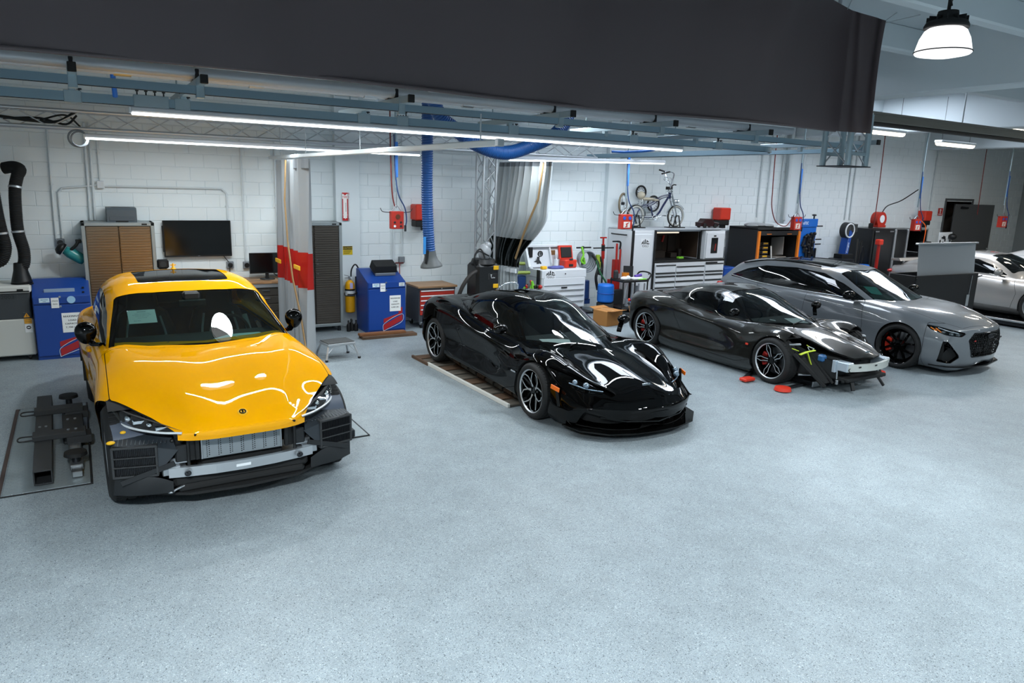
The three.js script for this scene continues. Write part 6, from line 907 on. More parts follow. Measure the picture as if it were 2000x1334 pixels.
// ---------- big white tool locker ----------
{ const t = thing('tool_locker', 'large white tool locker with side cabinet, workstation and many drawers', 'tool locker', [0, 0, .52]); const f = .4, x0 = 9.66, x1 = 10.28, x2 = 12.36;
  part('side_locker', box(x1 - x0, 1.62, .78, (x0 + x1) / 2, .89, 0, .01), lockerPaint, t); const sdoor = part('door', box(.5, 1.5, .02, 9.96, .87, f, .004), lockerPaint, t); part('lock', cyl(.012, .012, .01, 10.15, .8, f + .014, 'z'), M.black, sdoor); plate('lettering', .24, .19, logoTex, sdoor, [10.0, 1.44, f + .012], .002); parts('corner_post', [9.68, 10.27].map(x => box(.04, 1.62, .05, x, .89, f, .004)), M.black, t);
  part('base_chest', box(x2 - x1, .95, .78, (x1 + x2) / 2, .55, 0, .01), lockerPaint, t); part('work_surface', box(x2 - x1, .035, .8, (x1 + x2) / 2, 1.045, 0), M.black, t);
  part('hutch', [box(x2 - x1, .05, .6, (x1 + x2) / 2, 1.685, -.08), box(x2 - x1, .62, .03, (x1 + x2) / 2, 1.37, -.36), box(.05, .62, .6, x1 + .03, 1.37, -.08), box(.04, .62, .6, 11.72, 1.37, -.08)], lockerPaint, t); part('right_cupboard', box(.6, .62, .6, 12.05, 1.37, .06, .008), lockerPaint, t); const cd = part('door', box(.54, .55, .02, 12.05, 1.36, .37, .004), lockerPaint, t); part('window_pane', box(.2, .34, .012, 12.02, 1.36, .381), phys(0x15181a, { roughness: .08 }), cd); part('door_latch', box(.07, .03, .012, 12.02, 1.57, .383), M.black, cd); parts('corner_post', [10.33, 11.72].map(x => box(.05, .62, .05, x, 1.37, .23)), M.black, t); part('top_rail', box(1.4, .05, .03, 11.02, 1.69, .235), lockerPaint, t);
  part('back_liner', [box(1.36, .6, .012, 11.0, 1.37, -.335), box(.012, .58, .56, 10.365, 1.37, -.08), box(.012, .58, .56, 11.695, 1.37, -.08)], std(0x3a2c22, .55), t); part('workstation_lamp_strip', box(.7, .025, .03, 10.85, 1.63, .1), glow(0xfff0d8, 1.1), t); part('back_tools', [box(.2, .18, .1, 10.6, 1.35, -.28), box(.26, .3, .06, 11.0, 1.36, -.32), box(.3, .16, .16, 10.95, 1.14, -.24), box(.24, .36, .06, 11.4, 1.36, -.32), cyl(.05, .05, .18, 11.55, 1.16, -.2), box(.18, .1, .2, 11.3, 1.12, -.2)], std(0x2a211c, .6), t); part('poster', [box(.18, .2, .006, 10.46, 1.5, -.33), box(.2, .14, .006, 10.46, 1.25, -.33)], std(0xcfc4b0, .7), t); part('lime_tin', box(.14, .04, .08, 11.35, 1.08, .05), M.lime, t); part('red_tool', [rod([11.08, 1.4, -.27], [11.12, 1.54, -.27], .025), rod([12.03, 1.25, .39], [12.05, 1.4, .39], .01)], M.red, t);
  const dr = (x, y, w, h) => { const d = part('drawer', box(w - .02, h - .012, .02, x, y, f, .003), lockerPaint, t); part('pull', box(w - .03, .022, .026, x, y + h / 2 - .014, f + .008, .003), M.black, d); };
  const cols = [[10.62, .58], [11.33, .84], [12.05, .56]], hs = [[.17, .07, .12, .12, .13, .24], [.13, .07, .12, .12, .13, .24], [.17, .07, .12, .12, .13, .24]]; cols.forEach(([x, w], c) => { let y = c === 1 ? .94 : .98; for (const h of hs[c]) { if (!(h === .26 && c === 1)) dr(x, y - h / 2, w, h); else dr(x, y - h / 2, w, h); y -= h; } }); parts('lettering_panel', [box(.36, .045, .006, 11.95, .985, f + .012)], M.black, t); for (const x of [10.62, 12.1]) plate('lettering', .26, .2, logoTex, t, [x, .3, f + .026], .002); parts('caster', [[9.8, 1], [12.2, 1], [9.8, -1], [12.2, -1], [11, 1], [11, -1]].map(([x, b]) => cyl(.05, .05, .05, x, .05, b * .28, 'x', 18)), M.black, t); part('side_handle', tube([[9.64, 1.6, -.25], [9.6, 1.6, -.2], [9.6, 1.6, .2], [9.64, 1.6, .25]], .014, 20), M.black, t); part('top_panel', box(x2 - x0, .02, .74, (x0 + x2) / 2, 1.715, -.02), std(0xb8bcc2, .45), t); }
{ const t = thing('floor_jack', 'red lever jack with a black handle standing left of the white tool locker', 'jack', [9.5, 0, .62]); part('column', [box(.1, .62, .1, 0, .78, 0), box(.22, .2, .14, -.02, 1.08 - .5, 0)], M.red, t); part('lever', [rod([-.02, .8, .06], [.0, 1.42, .02], .022), rod([.08, .8, .04], [.1, 1.3, .02], .02)], M.red, t); part('top_bar', [bar([-.1, 1.46, 0], [.06, 1.46, 0], .03, .03), tube([[.02, 1.46, 0], [.1, 1.44, 0], [.1, 1.3, 0]], .02)], M.black, t); part('base', box(.28, .48, .28, 0, .24, 0, .01), M.darkGrey, t); }
// ---------- chopper bicycle on the locker ----------
{
  const t = thing('bicycle', 'dark blue chopper bicycle with tall handlebar standing on the white tool locker', 'bicycle', [10.62, 1.725, .5]); const bl = phys(0x14224e, { roughness: .2, clearcoat: 1 });
  // x forward; rear axle at -.42, front axle at .46
  const ra = [-.42, .25], fa = [.42, .25], R = .235;
  const wheel = (x, y, thick, z = 0) => { const w = new THREE.Group(); w.name = 'wheel'; t.add(w); w.position.set(x, y, z); part('tire', tor(R - thick, thick, 0, 0, 0, 'z', 48), std(0x1a1a1a, .7), w); part('whitewall', [tor(R - thick * 1.4, thick * .75, 0, 0, thick * .45, 'z', 48)], std(0xb8b8b2, .6), w); part('rim', tor(R - thick * 2 - .008, .008, 0, 0, 0, 'z', 48), M.chrome, w); const s = []; for (let k = 0; k < 18; k++) { const a = k / 18 * 2 * PI; s.push(rod([Math.cos(a) * .02, Math.sin(a) * .02, 0], [Math.cos(a + .15) * (R - thick * 2), Math.sin(a + .15) * (R - thick * 2), 0], .0022, 5)); } part('spokes', s, M.chrome, w); part('hub', cyl(.022, .022, .08, 0, 0, 0, 'z'), M.chrome, w); return w; };
  wheel(...ra, .03); wheel(...fa, .022);
  const hd = [.24, .78];
  part('frame', [tube([[-.3, .5, 0], [-.1, .58, 0], [.08, .72, 0], [.24, .77, 0]], .018, 30), tube([[-.28, .46, 0], [-.08, .54, 0], [.1, .68, 0], [.24, .73, 0]], .012, 30), tube([[.24, .72, 0], [.14, .52, 0], [.04, .32, 0], [-.06, .24, 0]], .02, 24), tube([[-.06, .24, 0], [-.22, .24, 0], [-.42, .25, .03]], .013, 16), tube([[-.3, .49, 0], [-.4, .36, .03], [-.42, .25, .03]], .012, 16), rod([-.06, .24, 0], [-.12, .5, 0], .014), cyl(.026, .026, .14, .26, .75, 0)], bl, t);
  part('fork', [-1, 1].flatMap(s => [rod([.25, .9, s * .045], [fa[0], fa[1], s * .045], .012), rod([.29, .72, s * .045], [.35, .5, s * .045], .018)]).concat([box(.05, .03, .12, .26, .85, 0), box(.05, .03, .12, .28, .72, 0)]), M.chrome, t);
  part('handlebar', [tube([[.24, .92, .03], [.2, 1.08, .13], [.1, 1.25, .3], [0, 1.28, .33]], .013, 30), tube([[.24, .92, -.03], [.34, .95, -.1], [.32, 1.15, -.22], [.3, 1.3, -.26]], .013, 30)], M.chrome, t); parts('grip', [rod([-.01, 1.28, .33], [-.17, 1.23, .35], .018), rod([.3, 1.3, -.26], [.2, 1.34, -.3], .018)], M.black, t); part('stem_clamp', [box(.1, .07, .08, .24, .92, 0), tube([[.27, .94, 0], [.33, 1.0, 0], [.38, 1.0, 0]], .014)], M.black, t); parts('mirror', [tor(.045, .007, -.02, 1.13, .26, 'z', 24), tor(.045, .007, .38, 1.12, -.22, 'z', 24)], M.chrome, t);
  part('saddle', [sph(.1, -.2, .66, 0, 1.5, .4, .8), sph(.09, -.33, .74, 0, .7, 1, .9), sph(.07, -.04, .64, 0, 1.2, .4, .6)], std(0xb9b09c, .5), t); part('saddle_springs', [rod([-.33, .66, .05], [-.36, .5, .05], .008), rod([-.33, .66, -.05], [-.36, .5, -.05], .008), rod([-.26, .62, 0], [-.28, .5, 0], .012)], M.chrome, t); const arc = (cx, cy, r, a0, a1) => Array.from({ length: 16 }, (_, i) => { const a = a0 + (a1 - a0) * i / 15; return [cx + Math.cos(a) * r, cy + Math.sin(a) * r, 0]; }); part('mudguard', ribbon(arc(-.563, .25, R + .02, 0, 2.6), .05, .006), M.chrome, t); part('mudguard', ribbon(arc(.563, .25, R + .018, .6, 3.0), .045, .006), M.chrome, t);
  part('crank', [tor(.055, .008, -.04, .24, .04, 'z', 24), rod([-.04, .24, .05], [.1, .28, .06], .009), box(.07, .02, .06, .12, .285, .08), rod([-.04, .24, -.05], [-.16, .2, -.06], .009)], M.chrome, t); part('chain', [rod([-.04, .295, .04], [-.42, .28, .04], .005), rod([-.04, .185, .04], [-.42, .22, .04], .005)], M.darkSteel, t); part('headlamp', [sph(.05, .38, .62, 0, 1.1, 1, 1), cyl(.045, .05, .02, .43, .62, 0, 'x')], M.chrome, t);
  for (const c of t.children) { if (c.name === 'wheel') { c.position.x *= 1.34; continue; } if (c.name === 'mudguard') continue; c.scale.set(1.34, .91, 1); }
  [[-.563], [.563]].forEach(([x]) => { part('display_stand', [box(.4, .02, .24, x, .008, 0), ...[-1, 1].flatMap(s => [bar([x - .1, .02, s * .06], [x - .04, .26, s * .06], .025, .02), bar([x + .1, .02, s * .06], [x + .04, .26, s * .06], .025, .02), bar([x - .05, .26, s * .06], [x + .05, .26, s * .06], .02, .02)])], M.black, t); });
}
{ const t = thing('wheel_ornament', 'small spoked wheel with tan tyre hanging behind the bicycle saddle', 'wheel', [9.85, 2.22, .32], .5); part('tire', tor(.2, .022, 0, 0, 0, 'z', 40), std(0x7a6e5a, .7), t); part('rim', tor(.17, .008, 0, 0, 0, 'z', 40), M.chrome, t); part('spokes', Array.from({ length: 14 }, (_, k) => rod([0, 0, 0], [Math.cos(k * .449) * .17, Math.sin(k * .449) * .17, 0], .0022, 5)), M.chrome, t); part('hub', cyl(.03, .03, .06, 0, 0, 0, 'z'), M.darkSteel, t); part('support', bar([0, -.49, 0], [0, -.2, 0], .03, .02), M.darkSteel, t); }
[[10.53, 2.46, 'round numbered gauge dial on the wall behind the bicycle saddle', .13], [10.9, 2.22, 'round spoked gauge dial on the wall behind the bicycle frame', .16]].forEach(([x, y, l, r]) => { const t = thing('wall_dial', l, 'dial', [x, y, .06]); part('ring', tor(r, .02, 0, 0, .02, 'z', 40), M.black, t); part('face', cyl(r, r, .02, 0, 0, 0, 'z', 40), M.white, t); part('tick_marks', Array.from({ length: 12 }, (_, k) => box(.012, .04, .006, 0, r - .05, .014).rotateZ(k * PI / 6)), M.black, t); part('wall_mount', box(.05, .05, .06, 0, 0, -.03), M.darkSteel, t); });
{ const t = thing('model_car', 'dark red toy car on the right end of the white tool locker', 'toy', [12.05, 1.73, .6]); part('body', ext([[-.26, .02], [.26, .02], [.27, .08], [.12, .1], [.06, .17], [-.14, .17], [-.2, .1], [-.27, .09]], .16, .01).translate(0, .02, -.08), std(0x2c1012, .3), t); parts('wheel', [[-.16, 1], [.16, 1], [-.16, -1], [.16, -1]].map(([x, s]) => cyl(.05, .05, .03, x, .05, s * .09, 'z', 20)), M.black, t); }
{ const t = thing('blue_compressor', 'blue machine on the floor between white locker and black cabinet', 'machine', [12.75, 0, .55]); part('housing', ext([[-.25, 0], [.25, 0], [.25, .6], [.12, .78], [-.25, .78]], .5, .02).translate(0, .05, -.25), M.blue, t); part('label', box(.1, .07, .004, .1, .62, .272), M.white, t); part('cable', [tube([[0, .8, 0], [.02, 1.05, -.1], [-.08, 1.15, -.3], [-.05, 1.1, -.45]], .012, 30), tube([[.06, .8, 0], [.1, 1.0, -.15], [.02, 1.12, -.4]], .01, 30)], M.black, t); part('feet', box(.5, .06, .5, 0, .03, 0), M.black, t); }
// ---------- black and orange open cabinet ----------
{ const t = thing('shelf_cabinet', 'black open cabinet with orange edges and parts trays inside', 'cabinet', [14.02, 0, .62]); const bk = std(0x191a1c, .6), W = 1.42, H = 1.72; part('side_panel', box(.04, H, .85, -W / 2, H / 2, -.08), bk, t); part('side_panel', box(.04, H, .85, W / 2, H / 2, -.08), bk, t); part('top_panel', box(W + .04, .05, .85, 0, H, -.08), bk, t); part('back_panel', box(W, H, .03, 0, H / 2, -.48), bk, t); part('door_lower', box(W - .06, .6, .04, 0, .55, .33), bk, t); parts('shelf', [.92, .2].map(y => box(W, .04, .8, 0, y, -.08)), bk, t); parts('orange_edge', [-1, 1].map(s => box(.07, H - .1, .05, s * (W / 2 - .02), H / 2, .36)), M.orange, t); part('roller_shutter', box(W - .1, .1, .06, 0, H - .1, .33), bk, t); parts('shutter_mark', [-.35, .35].map(x => box(.16, .018, .004, x, H - .12, .362)), M.orange, t); part('orange_foot_strip', box(.4, .03, .02, .45, .9, .37), M.orange, t);
  for (let k = 0; k < 4; k++) for (const [x, m] of [[-.42, M.black], [-.18, std(0x4a4038, .5)]]) { const d = part('parts_tray', box(.2, .07, .3, x, 1.06 + k * .1, 0), m, t); if (x > -.3) part('yellow_front', box(.15, .03, .004, x, 1.07 + k * .1, .152), M.yellow, d); } part('paper_stack', [box(.36, .1, .3, .4, 1.0, .0), bar([.35, 1.08, .05], [.4, 1.5, .0], .36, .02, [1, 0, 0])], std(0x9c9894, .8), t); part('white_tray', [box(.5, .03, .3, -.32, .965, .15), box(.4, .04, .25, .0, .95, .2)], M.white, t); part('steel_tool', [rod([0, .96, .2], [.06, 1.3, .1], .025)], M.steel, t); }
single('plastic_wrap', 'crumpled clear plastic wrap on top of the black and orange cabinet', 'wrap', [sph(.2, 13.62, 1.79, .6, 1.6, .3, 1), sph(.14, 13.9, 1.78, .7, 1.3, .3, 1), sph(.12, 13.4, 1.78, .7, 1.2, .3, 1)], phys(0x9a9c9e, { roughness: .3, metalness: .2 }));
single('paper_sheet', 'white paper sheets lying on top of the black and orange cabinet', 'paper', [box(.5, .02, .4, 14.25, 1.757, .7), box(.36, .05, .3, 14.4, 1.79, .6)], M.paper);
// ---------- blue tool board ----------
{ const t = thing('tool_board', 'blue tool board with black pullers and a white name across its top', 'tool board', [15.56, 0, .5], .06); part('panel', box(.82, 1.55, .06, 0, 1.13, 0, .008), M.blueBright, t); part('header', box(.82, .2, .08, 0, 1.83, .01), M.blueBright, t); plate('lettering', .4, .14, textTex(256, 90, '#1467c4', '#e4ecf2', [['KoTEC', .5, .52, 62]]), t, [-.12, 1.83, .053], .003); for (let k = 0; k < 15; k++) { const x = rr(-.3, .3), y = rr(.9, 1.6); part('puller', [bar([x, y, .07], [x + rr(-.12, .12), y - rr(.15, .35), .08], .05, .05), sph(.045, x, y, .07)], M.black, t); } parts('side_peg', [1.75, 1.42, 1.3].map(y => rod([.4, y, .05], [.62, y, .05], .016)), M.black, t); part('side_bar', box(.05, .5, .05, .46, .95, .02), M.black, t); part('stand', [box(.7, .36, .4, 0, .18, 0), rod([.3, 1.93, 0], [.3, 2.0, 0], .02), sph(.05, .3, 2.02, 0, 1.4, .5, 1)], M.darkGrey, t); }
// ---------- blue tyre machine ----------
{ const t = thing('tire_changer', 'blue tyre changer with a leaning post before the white wall', 'machine', [16.7, 0, .8]); part('post', bar([0, .8, 0], [.12, 1.66, 0], .2, .12), M.blue, t); plate('lettering', .1, .42, canvas(48, 160, (g, w, h) => { g.fillStyle = '#12469a'; g.fillRect(0, 0, w, h); g.save(); g.translate(30, 150); g.rotate(-PI / 2); g.fillStyle = '#dfe8f0'; g.font = 'bold 32px sans-serif'; g.fillText('Corghi', 0, 0); g.restore(); }), t, [.06, 1.28, .105], .004, .5, 0, 0, -.14); part('head', [cyl(.2, .2, .18, .1, 1.66, 0, 'z', 24), box(.24, .2, .2, .24, 1.72, 0)], M.darkGrey, t); part('head_ring', tor(.17, .018, .06, 1.66, .1, 'z', 30), M.white, t); part('collar', box(.46, .14, .24, .04, 1.0, .02), M.black, t); part('cabinet_left', box(.6, .7, .6, -.16, .55, 0, .03), M.blue, t); part('left_panel', box(.1, .1, .01, -.36, .8, .305), M.yellow, t); part('cabinet_right', box(.56, .6, .6, .52, .5, 0, .03), M.blueBright, t); part('right_panel', box(.24, .16, .01, .42, .64, .305), M.white, t); part('turntable', cyl(.3, .3, .06, -.15, .93, .1, 'y', 30), M.darkSteel, t); part('arm', [rod([.3, .75, .2], [.42, 1.45, .1], .025), rod([.55, .8, .1], [.58, 1.4, .1], .03), tube([[.7, .8, .1], [.74, 1.1, .1], [.66, 1.25, .1], [.62, 1.1, .1]], .014)], M.black, t); part('plinth', box(1.4, .22, .7, .12, .11, 0), M.blue, t); }
// ---------- black lockers ----------
{ const t = thing('black_locker', 'pair of black steel lockers with silver posts and drawers in front of the wall', 'tool locker', [18.75, 0, .62]); const bk = phys(0x101113, { roughness: .32 }); part('left_cabinet', box(.98, 1.7, .8, -.72, .86, 0, .01), bk, t); part('door', box(.7, 1.6, .02, -.78, .86, .41), bk, t); part('middle_cabinet', box(.5, 1.68, .8, .03, .85, 0, .01), bk, t); part('door', box(.44, 1.58, .02, .03, .85, .41), bk, t); parts('silver_post', [-.25, .3].map(x => box(.07, 1.68, .05, x, .85, .42, .012)), M.alu, t); part('drawer_case', box(1.1, 1.02, .8, .88, .52, 0, .01), bk, t); for (let k = 0; k < 6; k++) { const d = part('drawer', box(1.0, .14, .02, .88, .12 + k * .155, .41), bk, t); part('pull', box(.96, .02, .025, .88, .175 + k * .155, .42), M.darkSteel, d); } part('hutch', [box(1.1, .04, .7, .88, 1.66, -.04), box(1.1, .62, .03, .88, 1.35, -.38), box(.04, .62, .7, 1.41, 1.35, -.04)], bk, t); part('silver_trim', [box(1.1, .03, .02, .88, 1.68, .32), box(.03, .66, .03, 1.42, 1.35, .31)], M.alu, t); parts('name_plate', [-1.05, -.42].map(x => box(.16, .03, .006, x, 1.64, .423)), M.steel, t); part('hutch_contents', [box(.5, .2, .2, .8, 1.13, -.2), box(.2, .3, .1, 1.2, 1.18, -.3)], M.darkGrey, t); }
{ const t = thing('red_drum_reel', 'red round air reel with a white badge standing on the black lockers', 'reel', [18.2, 1.73, .7]); part('drum', cyl(.2, .2, .2, 0, .2, 0, 'z', 30), M.redBox, t); part('badge', [cyl(.1, .1, .01, 0, .22, .105, 'z', 24)], M.white, t); part('foot', box(.34, .06, .24, 0, .03, 0), M.redBox, t); part('hose_guide', tube([[.1, .36, 0], [.3, .55, 0], [.55, .7, .2], [.6, 1.0, .6]], .014, 30), M.black, t); }
single('black_clip', 'small black clip on the left end of the black lockers', 'clip', [box(.1, .12, .08, 17.9, 1.77, .7, .01), rod([17.86, 1.83, .7], [17.94, 1.83, .7], .012)], M.black);
{ const t = thing('transmission_jack', 'tall red jack column standing before the black lockers', 'jack', [17.03, 0, 1.55]); part('column', rod([0, .2, 0], [-.0, 1.36, 0], .04, 14), M.red, t); part('head', box(.16, .14, .14, .0, 1.42, 0, .02), M.redBright, t); part('base', [box(.6, .08, .5, 0, .09, 0), box(.12, .3, .12, 0, .2, 0)], M.darkSteel, t); parts('caster', [[-1, 1], [1, 1], [-1, -1], [1, -1]].map(([a, b]) => cyl(.04, .04, .03, a * .25, .04, b * .2, 'x', 16)), M.black, t); }
{ const t = thing('parts_table', 'low work table with tools and a small yellow box behind the grey estate car', 'table', [15.2, 0, 2.0]); part('table_top', box(1.5, .04, .6, 0, .78, 0), M.darkSteel, t); for (const [a, b] of [[-1, 1], [1, 1], [-1, -1], [1, -1]]) part('leg', box(.05, .76, .05, a * .7, .38, b * .26), M.darkSteel, t); part('tool_heap', [bar([.1, .82, 0], [.5, .84, .1], .1, .05), bar([.4, .84, .1], [.7, .82, -.1], .06, .05), sph(.06, .3, .84, 0)], M.black, t); }
single('tin_box', 'small yellow tin box on the low work table', 'box', box(.26, .14, .16, 14.9, .871, 2.0, .01), std(0xc8923a, .6));
// ---------- doorway, open door, whiteboard, exit sign ----------
{ const t = thing('open_door', 'wide grey steel door standing open at the doorway on the right', 'door', [24.0, 0, .06]); const L = 1.85; t.rotation.y = -.12; part('leaf', box(L, 2.36, .05, L / 2 - .9, 1.19, .03, .006), std(0x57595a, .5), t); part('door_closer', [box(.3, .06, .06, .2 - .7, 2.26, .08), bar([-.4, 2.27, .1], [-.75, 2.3, .16], .02, .02)], M.darkSteel, t); part('knob', sph(.035, L - 1.02, 1.0, .09), M.steel, t); }
{ const t = thing('store_rack', 'store room rack with boxes seen through the doorway', 'rack', [23.0, 0, -.9]); part('frame', [-.35, .35].flatMap(x => [box(.05, 2.5, .05, x, 1.25, .2), box(.05, 2.5, .05, x, 1.25, -.2)]), M.darkSteel, t); parts('shelf', [.4, .95, 1.5, 2.05].map(y => box(.8, .04, .5, 0, y, 0)), std(0xb46a2a, .6), t); parts('carton', [[.0, 2.2], [-.1, 1.12], [.1, .57]].map(([x, y]) => box(.5, .26, .36, x, y, 0)), M.cardboard, t); part('blue_tub', box(.55, .3, .36, 0, 1.68, 0), std(0x1c2c54, .5), t); }
tag(plate('exit_sign', .26, .22, canvas(96, 80, (g, w, h) => { g.fillStyle = '#b8302a'; g.fillRect(0, 0, w, h); g.fillStyle = '#f0ece8'; g.fillRect(40, 10, 16, 46); g.beginPath(); g.moveTo(28, 26); g.lineTo(48, 6); g.lineTo(68, 26); g.fill(); g.fillRect(16, 62, 64, 8); }), scene, [22.28, 2.13, .025]), 'small red sign with a white arrow beside the doorway', 'sign');
{ const t = thing('parts_board', 'white pegboard stand with hanging bits before the grey door', 'board', [20.95, 0, 1.0], .1); part('board', box(.78, .6, .03, 0, 1.3, 0), M.white, t); part('post', [rod([-.3, 0, -.03], [-.3, 1.1, -.03], .02), rod([.3, 0, -.03], [.3, 1.1, -.03], .02), box(.8, .04, .4, 0, .02, 0)], M.darkSteel, t); for (let k = 0; k < 14; k++) part('hanging_bit', box(rr(.03, .06), rr(.03, .09), .02, rr(-.34, .34), rr(1.08, 1.5), .025), k % 3 ? M.darkSteel : M.black, t); part('black_lamp', sph(.11, .22, 1.48, .1, 1, .8, 1), M.black, t); }
single('spray_can', 'short white and red spray can row on the black locker end', 'can', [cyl(.035, .035, .2, 20.36, 1.2, .9), cyl(.035, .035, .2, 20.45, 1.2, .9), box(.24, 1.1, .4, 20.4, .55, .9)], std(0x8c5a54, .5));
single('work_light', 'black box lamp on the wall side of the lockers', 'lamp', [box(.3, .24, .2, 19.6, 1.26, 1.24, .03), box(.3, 1.14, .2, 19.6, .57, 1.24, .02)], M.black);
// ---------- screen cart, silver coupe, white car ----------
{ const t = thing('screen_cart', 'tall black folding box with a curved pale grey sheet rising from it', 'screen', [13.95, 0, 4.75], -.04); const W = 1.95; part('front_panel', box(W, .8, .03, 0, .74, .2, .006), std(0x0d0e11, .55), t); parts('side_panel', [box(.03, .8, .5, W / 2, .74, -.05), box(.03, .8, .5, -W / 2, .74, -.05)], std(0x0f1013, .55), t); part('back_panel', box(W, .8, .03, 0, .74, -.3), std(0x0f1013, .55), t); part('base', box(W, .34, .56, 0, .17, -.05), std(0x0d0e11, .6), t); const g = new THREE.PlaneGeometry(1.8, .6, 40, 1); const p = g.attributes.position; for (let i = 0; i < p.count; i++) p.setZ(i, .1 * (p.getX(i) / .9) ** 2 * .8 + (p.getY(i) > 0 ? -.06 : 0)); g.computeVertexNormals(); part('curved_sheet', g.translate(.02, 1.4, .08), std(0xa6abb0, .35, .4), t); part('sheet_rail', box(1.9, .03, .06, .02, 1.71, .1), M.alu, t); part('side_tag', [box(.09, .22, .01, .72, .62, .222), rod([.74, .72, .225], [.76, 1.1, .225], .006)], std(0x8c9296, .4), t); parts('edge_hook', [-1, 1].map(s => bar([s * W / 2, 1.06, .2], [s * (W / 2 + .05), 1.1, .26], .02, .02)), M.black, t); }
const coupe = buildCar({ ...coupeSpec(silver), label: 'silver coupe raised on a low lift at the right edge, behind the black screen cart', pos: [17.15, 4.3], turn: 0 });
coupe.position.y = .137;
part('tail_light', [sph(.09, -.72, .7, -1.98, 1.6, .5, .6), sph(.05, -.78, .4, -1.98, 1, .5, .5)], std(0xa01818, .2), coupe); part('tail_spoiler', ext([[-.12, 0], [.1, 0], [.06, .05], [-.14, .04]], 1.2, .01).rotateY(-PI / 2).translate(.6, .93, -1.95), silver, coupe);
{ const t = thing('scissor_lift', 'low steel lift with rollers under the silver coupe', 'lift', [17.15, 0, 4.5]); parts('runway', [-1, 1].map(s => box(.5, .1, 4.6, s * .7, .085, 0, .01)), M.darkSteel, t); parts('roller', [[-.98, 1.2], [-.98, -.4]].map(([x, z]) => cyl(.1, .1, .34, x, .2, z, 'y', 20)), M.greyPaint, t); parts('edge_bar', [-1, 1].map(s => box(.04, .04, 4.2, s * .99, .14, 0)), M.alu, t); parts('support', [-1.8, 0, 1.8].map(z => box(1.8, .05, .2, 0, .025, z)), M.darkSteel, t); }
const whiteCar = buildCar({ ...coupeSpec(phys(0xe4e6e8, { roughness: .3, clearcoat: 1, clearcoatRoughness: .02 })), label: 'white car at the far right edge behind the silver coupe', pos: [21.6, 4.4], turn: 0 }); whiteCar.position.y = .25;
tag(part('lift_ramp', [box(.5, .24, 4.2, 20.85, .125, 4.4), box(.5, .24, 4.2, 22.35, .125, 4.4)], M.darkSteel, scene), 'steel ramp under the white car at the far right', 'ramp');
{ const t = thing('wall_equipment', 'dark swing arm with a teal cover mounted at the right wall', 'machine', [26.2, 2.9, 2.6]); part('cover', sph(.4, 0, .1, 0, 1.2, .8, 1), std(0x1d4a58, .4), t); part('mount', [box(1.2, .16, .3, .3, .5, 0), box(.2, 1.2, .2, .6, 0, 0)], M.darkGrey, t); part('arm', bar([.5, -.5, 0], [-.9, -1.6, .2], .1, .1), M.black, t); part('clamp', box(.4, .2, .3, -1.0, -1.7, .2), M.darkGrey, t); }
// ---------- on the floor ----------
const diamond = dataTex(128, (i, j) => { const a = (i % 64) / 64 - .5, b = (j % 64) / 64 - .5, q = ((i >> 6) + (j >> 6)) & 1, u = q ? a + b : a - b, v = q ? a - b : a + b, k = Math.abs(u) < .1 + .02 && Math.abs(v) < .75 ? Math.max(0, 1 - Math.abs(u) / .12) : 0; const s = 255 * Math.min(1, k * 1.4); return [s, s, s]; }, 1, false); diamond.repeat.set(14, 14);
const plateMat = new THREE.MeshStandardMaterial({ color: C(0x9aa5a9), roughness: .45, metalness: .55, bumpMap: diamond, bumpScale: .004 });
{ const mk = (label, x0, x1, z0, z1) => { const t = thing('lift_plate', label, 'floor plate', [(x0 + x1) / 2, 0, (z0 + z1) / 2]), w = x1 - x0, d = z1 - z0; part('tread_plate', box(w - .05, .012, d - .02, .01, .007, 0, .003), plateMat, t); part('edge_angle', box(.03, .014, d, -w / 2 + .01, .0075, 0), std(0x3c2e2a, .7), t); part('edge_angle', box(.02, .014, d, w / 2 - .01, .0075, 0), M.darkSteel, t); parts('end_gap', [-1, 1].map(s => box(w, .01, .012, 0, .0055, s * d / 2)), M.black, t); return t; };
  mk('diamond tread steel floor plate under the black lift beam beside the yellow car', -.72, -.06, 3.28, 5.77); mk('diamond tread steel plate in the floor right of the yellow car', 1.88, 2.38, 3.28, 5.65); }
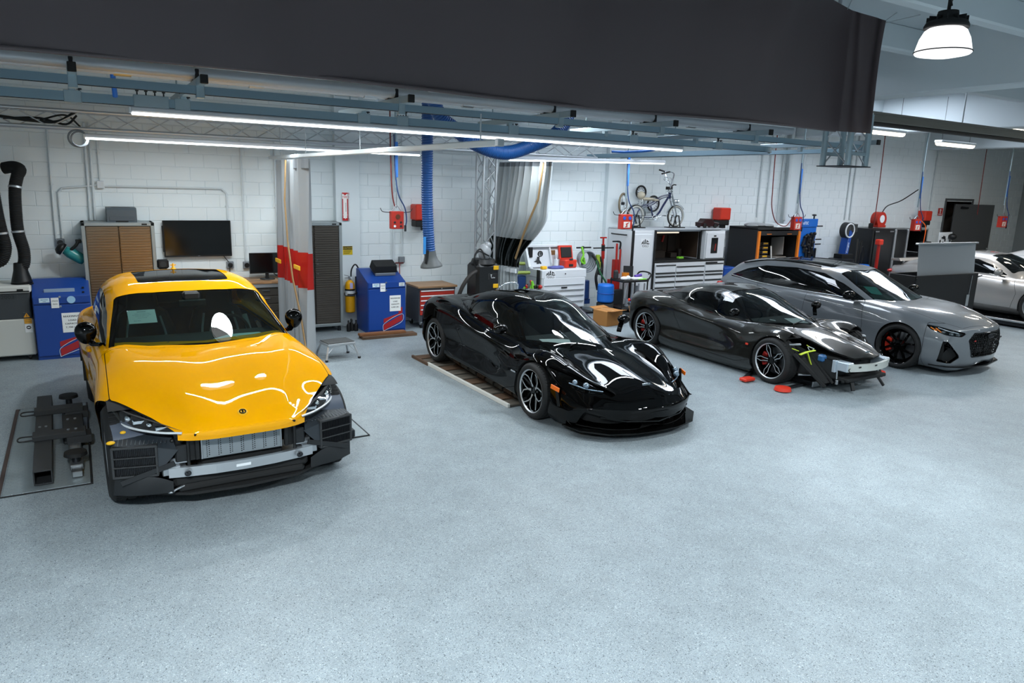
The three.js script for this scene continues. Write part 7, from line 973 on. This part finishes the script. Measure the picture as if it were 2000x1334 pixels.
function liftBeam(label, x, z, turn, full) { const t = thing('lift_beam', label, 'lift beam', [x, .014, z], turn), m = std(0x26282a, .6); part('beam', [box(.135, .012, 2.36, 0, .124, 0, .003), box(.135, .012, 2.36, 0, .012, 0, .003), box(.012, .12, 2.36, -.062, .066, 0, .003), box(.012, .12, 2.36, .062, .066, 0, .003), box(.012, .012, .012, 0, .02, 1.18)], m, t); if (!full) return t; for (const z2 of [-.5, .32]) { part('cross_arm', [box(.42, .05, .16, .13, .152, z2, .006), box(.2, .07, .2, .28, .1, z2)], m, t); part('arm_handle', tube([[-.08, .14, z2 + .06], [-.18, .14, z2 + .06], [-.18, .14, z2 - .06], [-.08, .14, z2 - .06]], .007, 30), M.black, t); } part('link_block', [box(.18, .11, .62, .24, .06, -.1, .008)], m, t); parts('bolt', [[.2, .16, -.08], [.26, .16, -.08], [.2, .18, .32], [.26, .18, .32], [-.03, .133, -.02], [.02, .133, -.02]].map(p => cyl(.012, .012, .012, ...p, 'y', 12)), M.steel, t); part('chalk_mark', box(.1, .002, .012, 0, .1312, .16), std(0xb8b0a8, .8), t); part('pad_arm', [box(.1, .05, .7, .24, .05, .66, .006), box(.08, .03, .3, .24, .09, .72, .006), box(.05, .02, .12, .24, .11, .66), box(.08, .05, .14, .24, .03, 1.06, .006)], M.brushed, t); part('pad_arm_rear', [box(.14, .06, .26, .22, .05, -.72, .006)], M.brushed, t); parts('round_pad', [[.24, .15, .92], [.22, .16, -.95]].map(([a, b, c]) => cyl(.085, .09, .03, a, b, c, 'y', 28)), M.rubber, t); parts('pad_stem', [[.24, .08, .92], [.22, .08, -.95]].map(([a, b, c]) => cyl(.03, .03, .13, a, b, c, 'y', 16)), M.darkSteel, t); return t; }
liftBeam('black square lift beam with swivel arms lying on the tread plate left of the yellow car', -.43, 4.49, .02, true); liftBeam('black lift beam end showing beyond the right front wheel of the yellow car', 2.13, 4.3, -.02, false);
part('lift_pad_block', [box(.12, .05, .2, .06, .08, 0), box(.05, .07, .3, .1, .05, .2)], M.darkSteel, scene).position.set(2.1, 0, 5.3); tag(scene.children[scene.children.length - 1], 'small dark steel pad block on the right tread plate', 'block');
{ // slatted boards under the black car
  for (const [x, l] of [[4.36, 'slatted board with a white edge under the right wheels of the black sports car'], [5.9, 'slatted board under the left wheels of the black sports car']]) { const t = thing('wheel_board', l, 'board', [x, 0, 4.3], .012); part('white_edge', box(.035, .045, 2.2, -.24, .0235, .05, .003), std(0xcfcfca, .7), t); part('old_edge', box(.035, .04, .55, -.25, .0205, -1.3, .003), M.woodOld, t); for (let k = 0; k < 11; k++) part('slat', box(.46, .03, .2, 0, .016, -1.46 + k * .25, .004), k % 3 ? M.woodGrey : M.woodOld, t); } }
{ const mk = (label, x, s) => { const t = thing('swing_bar', label, 'lift arm', [x, 0, 0]); part('bar', [bar([0, .045, 4.6], [0, .045, 5.7], .14, .06), bar([0, .05, 5.6], [s * .05, .05, 6.42], .1, .06)], M.darkSteel, t); part('end_plate', box(.14, .08, .02, s * .05, .05, 6.43), M.steel, t); part('pad_link', [bar([0, .025, 5.45], [-s * .52, .025, 5.72], .05, .025), bar([s * .02, .025, 6.3], [-s * .5, .025, 6.34], .05, .025)], M.darkSteel, t); part('red_pad', box(.2, .045, .12, -s * .58, .036, 5.82, .012), M.redBright, t); part('red_pad', cyl(.1, .11, .04, -s * .52, .034, 6.36, 'y', 24), M.redBright, t); return t; };
  mk('dark lift bar with red pads beside the right front wheel of the graphite sports car', 8.28, 1); mk('dark lift bar with red pads under the left side of the graphite sports car', 9.3, -1); }

renderer.render(scene, camera);
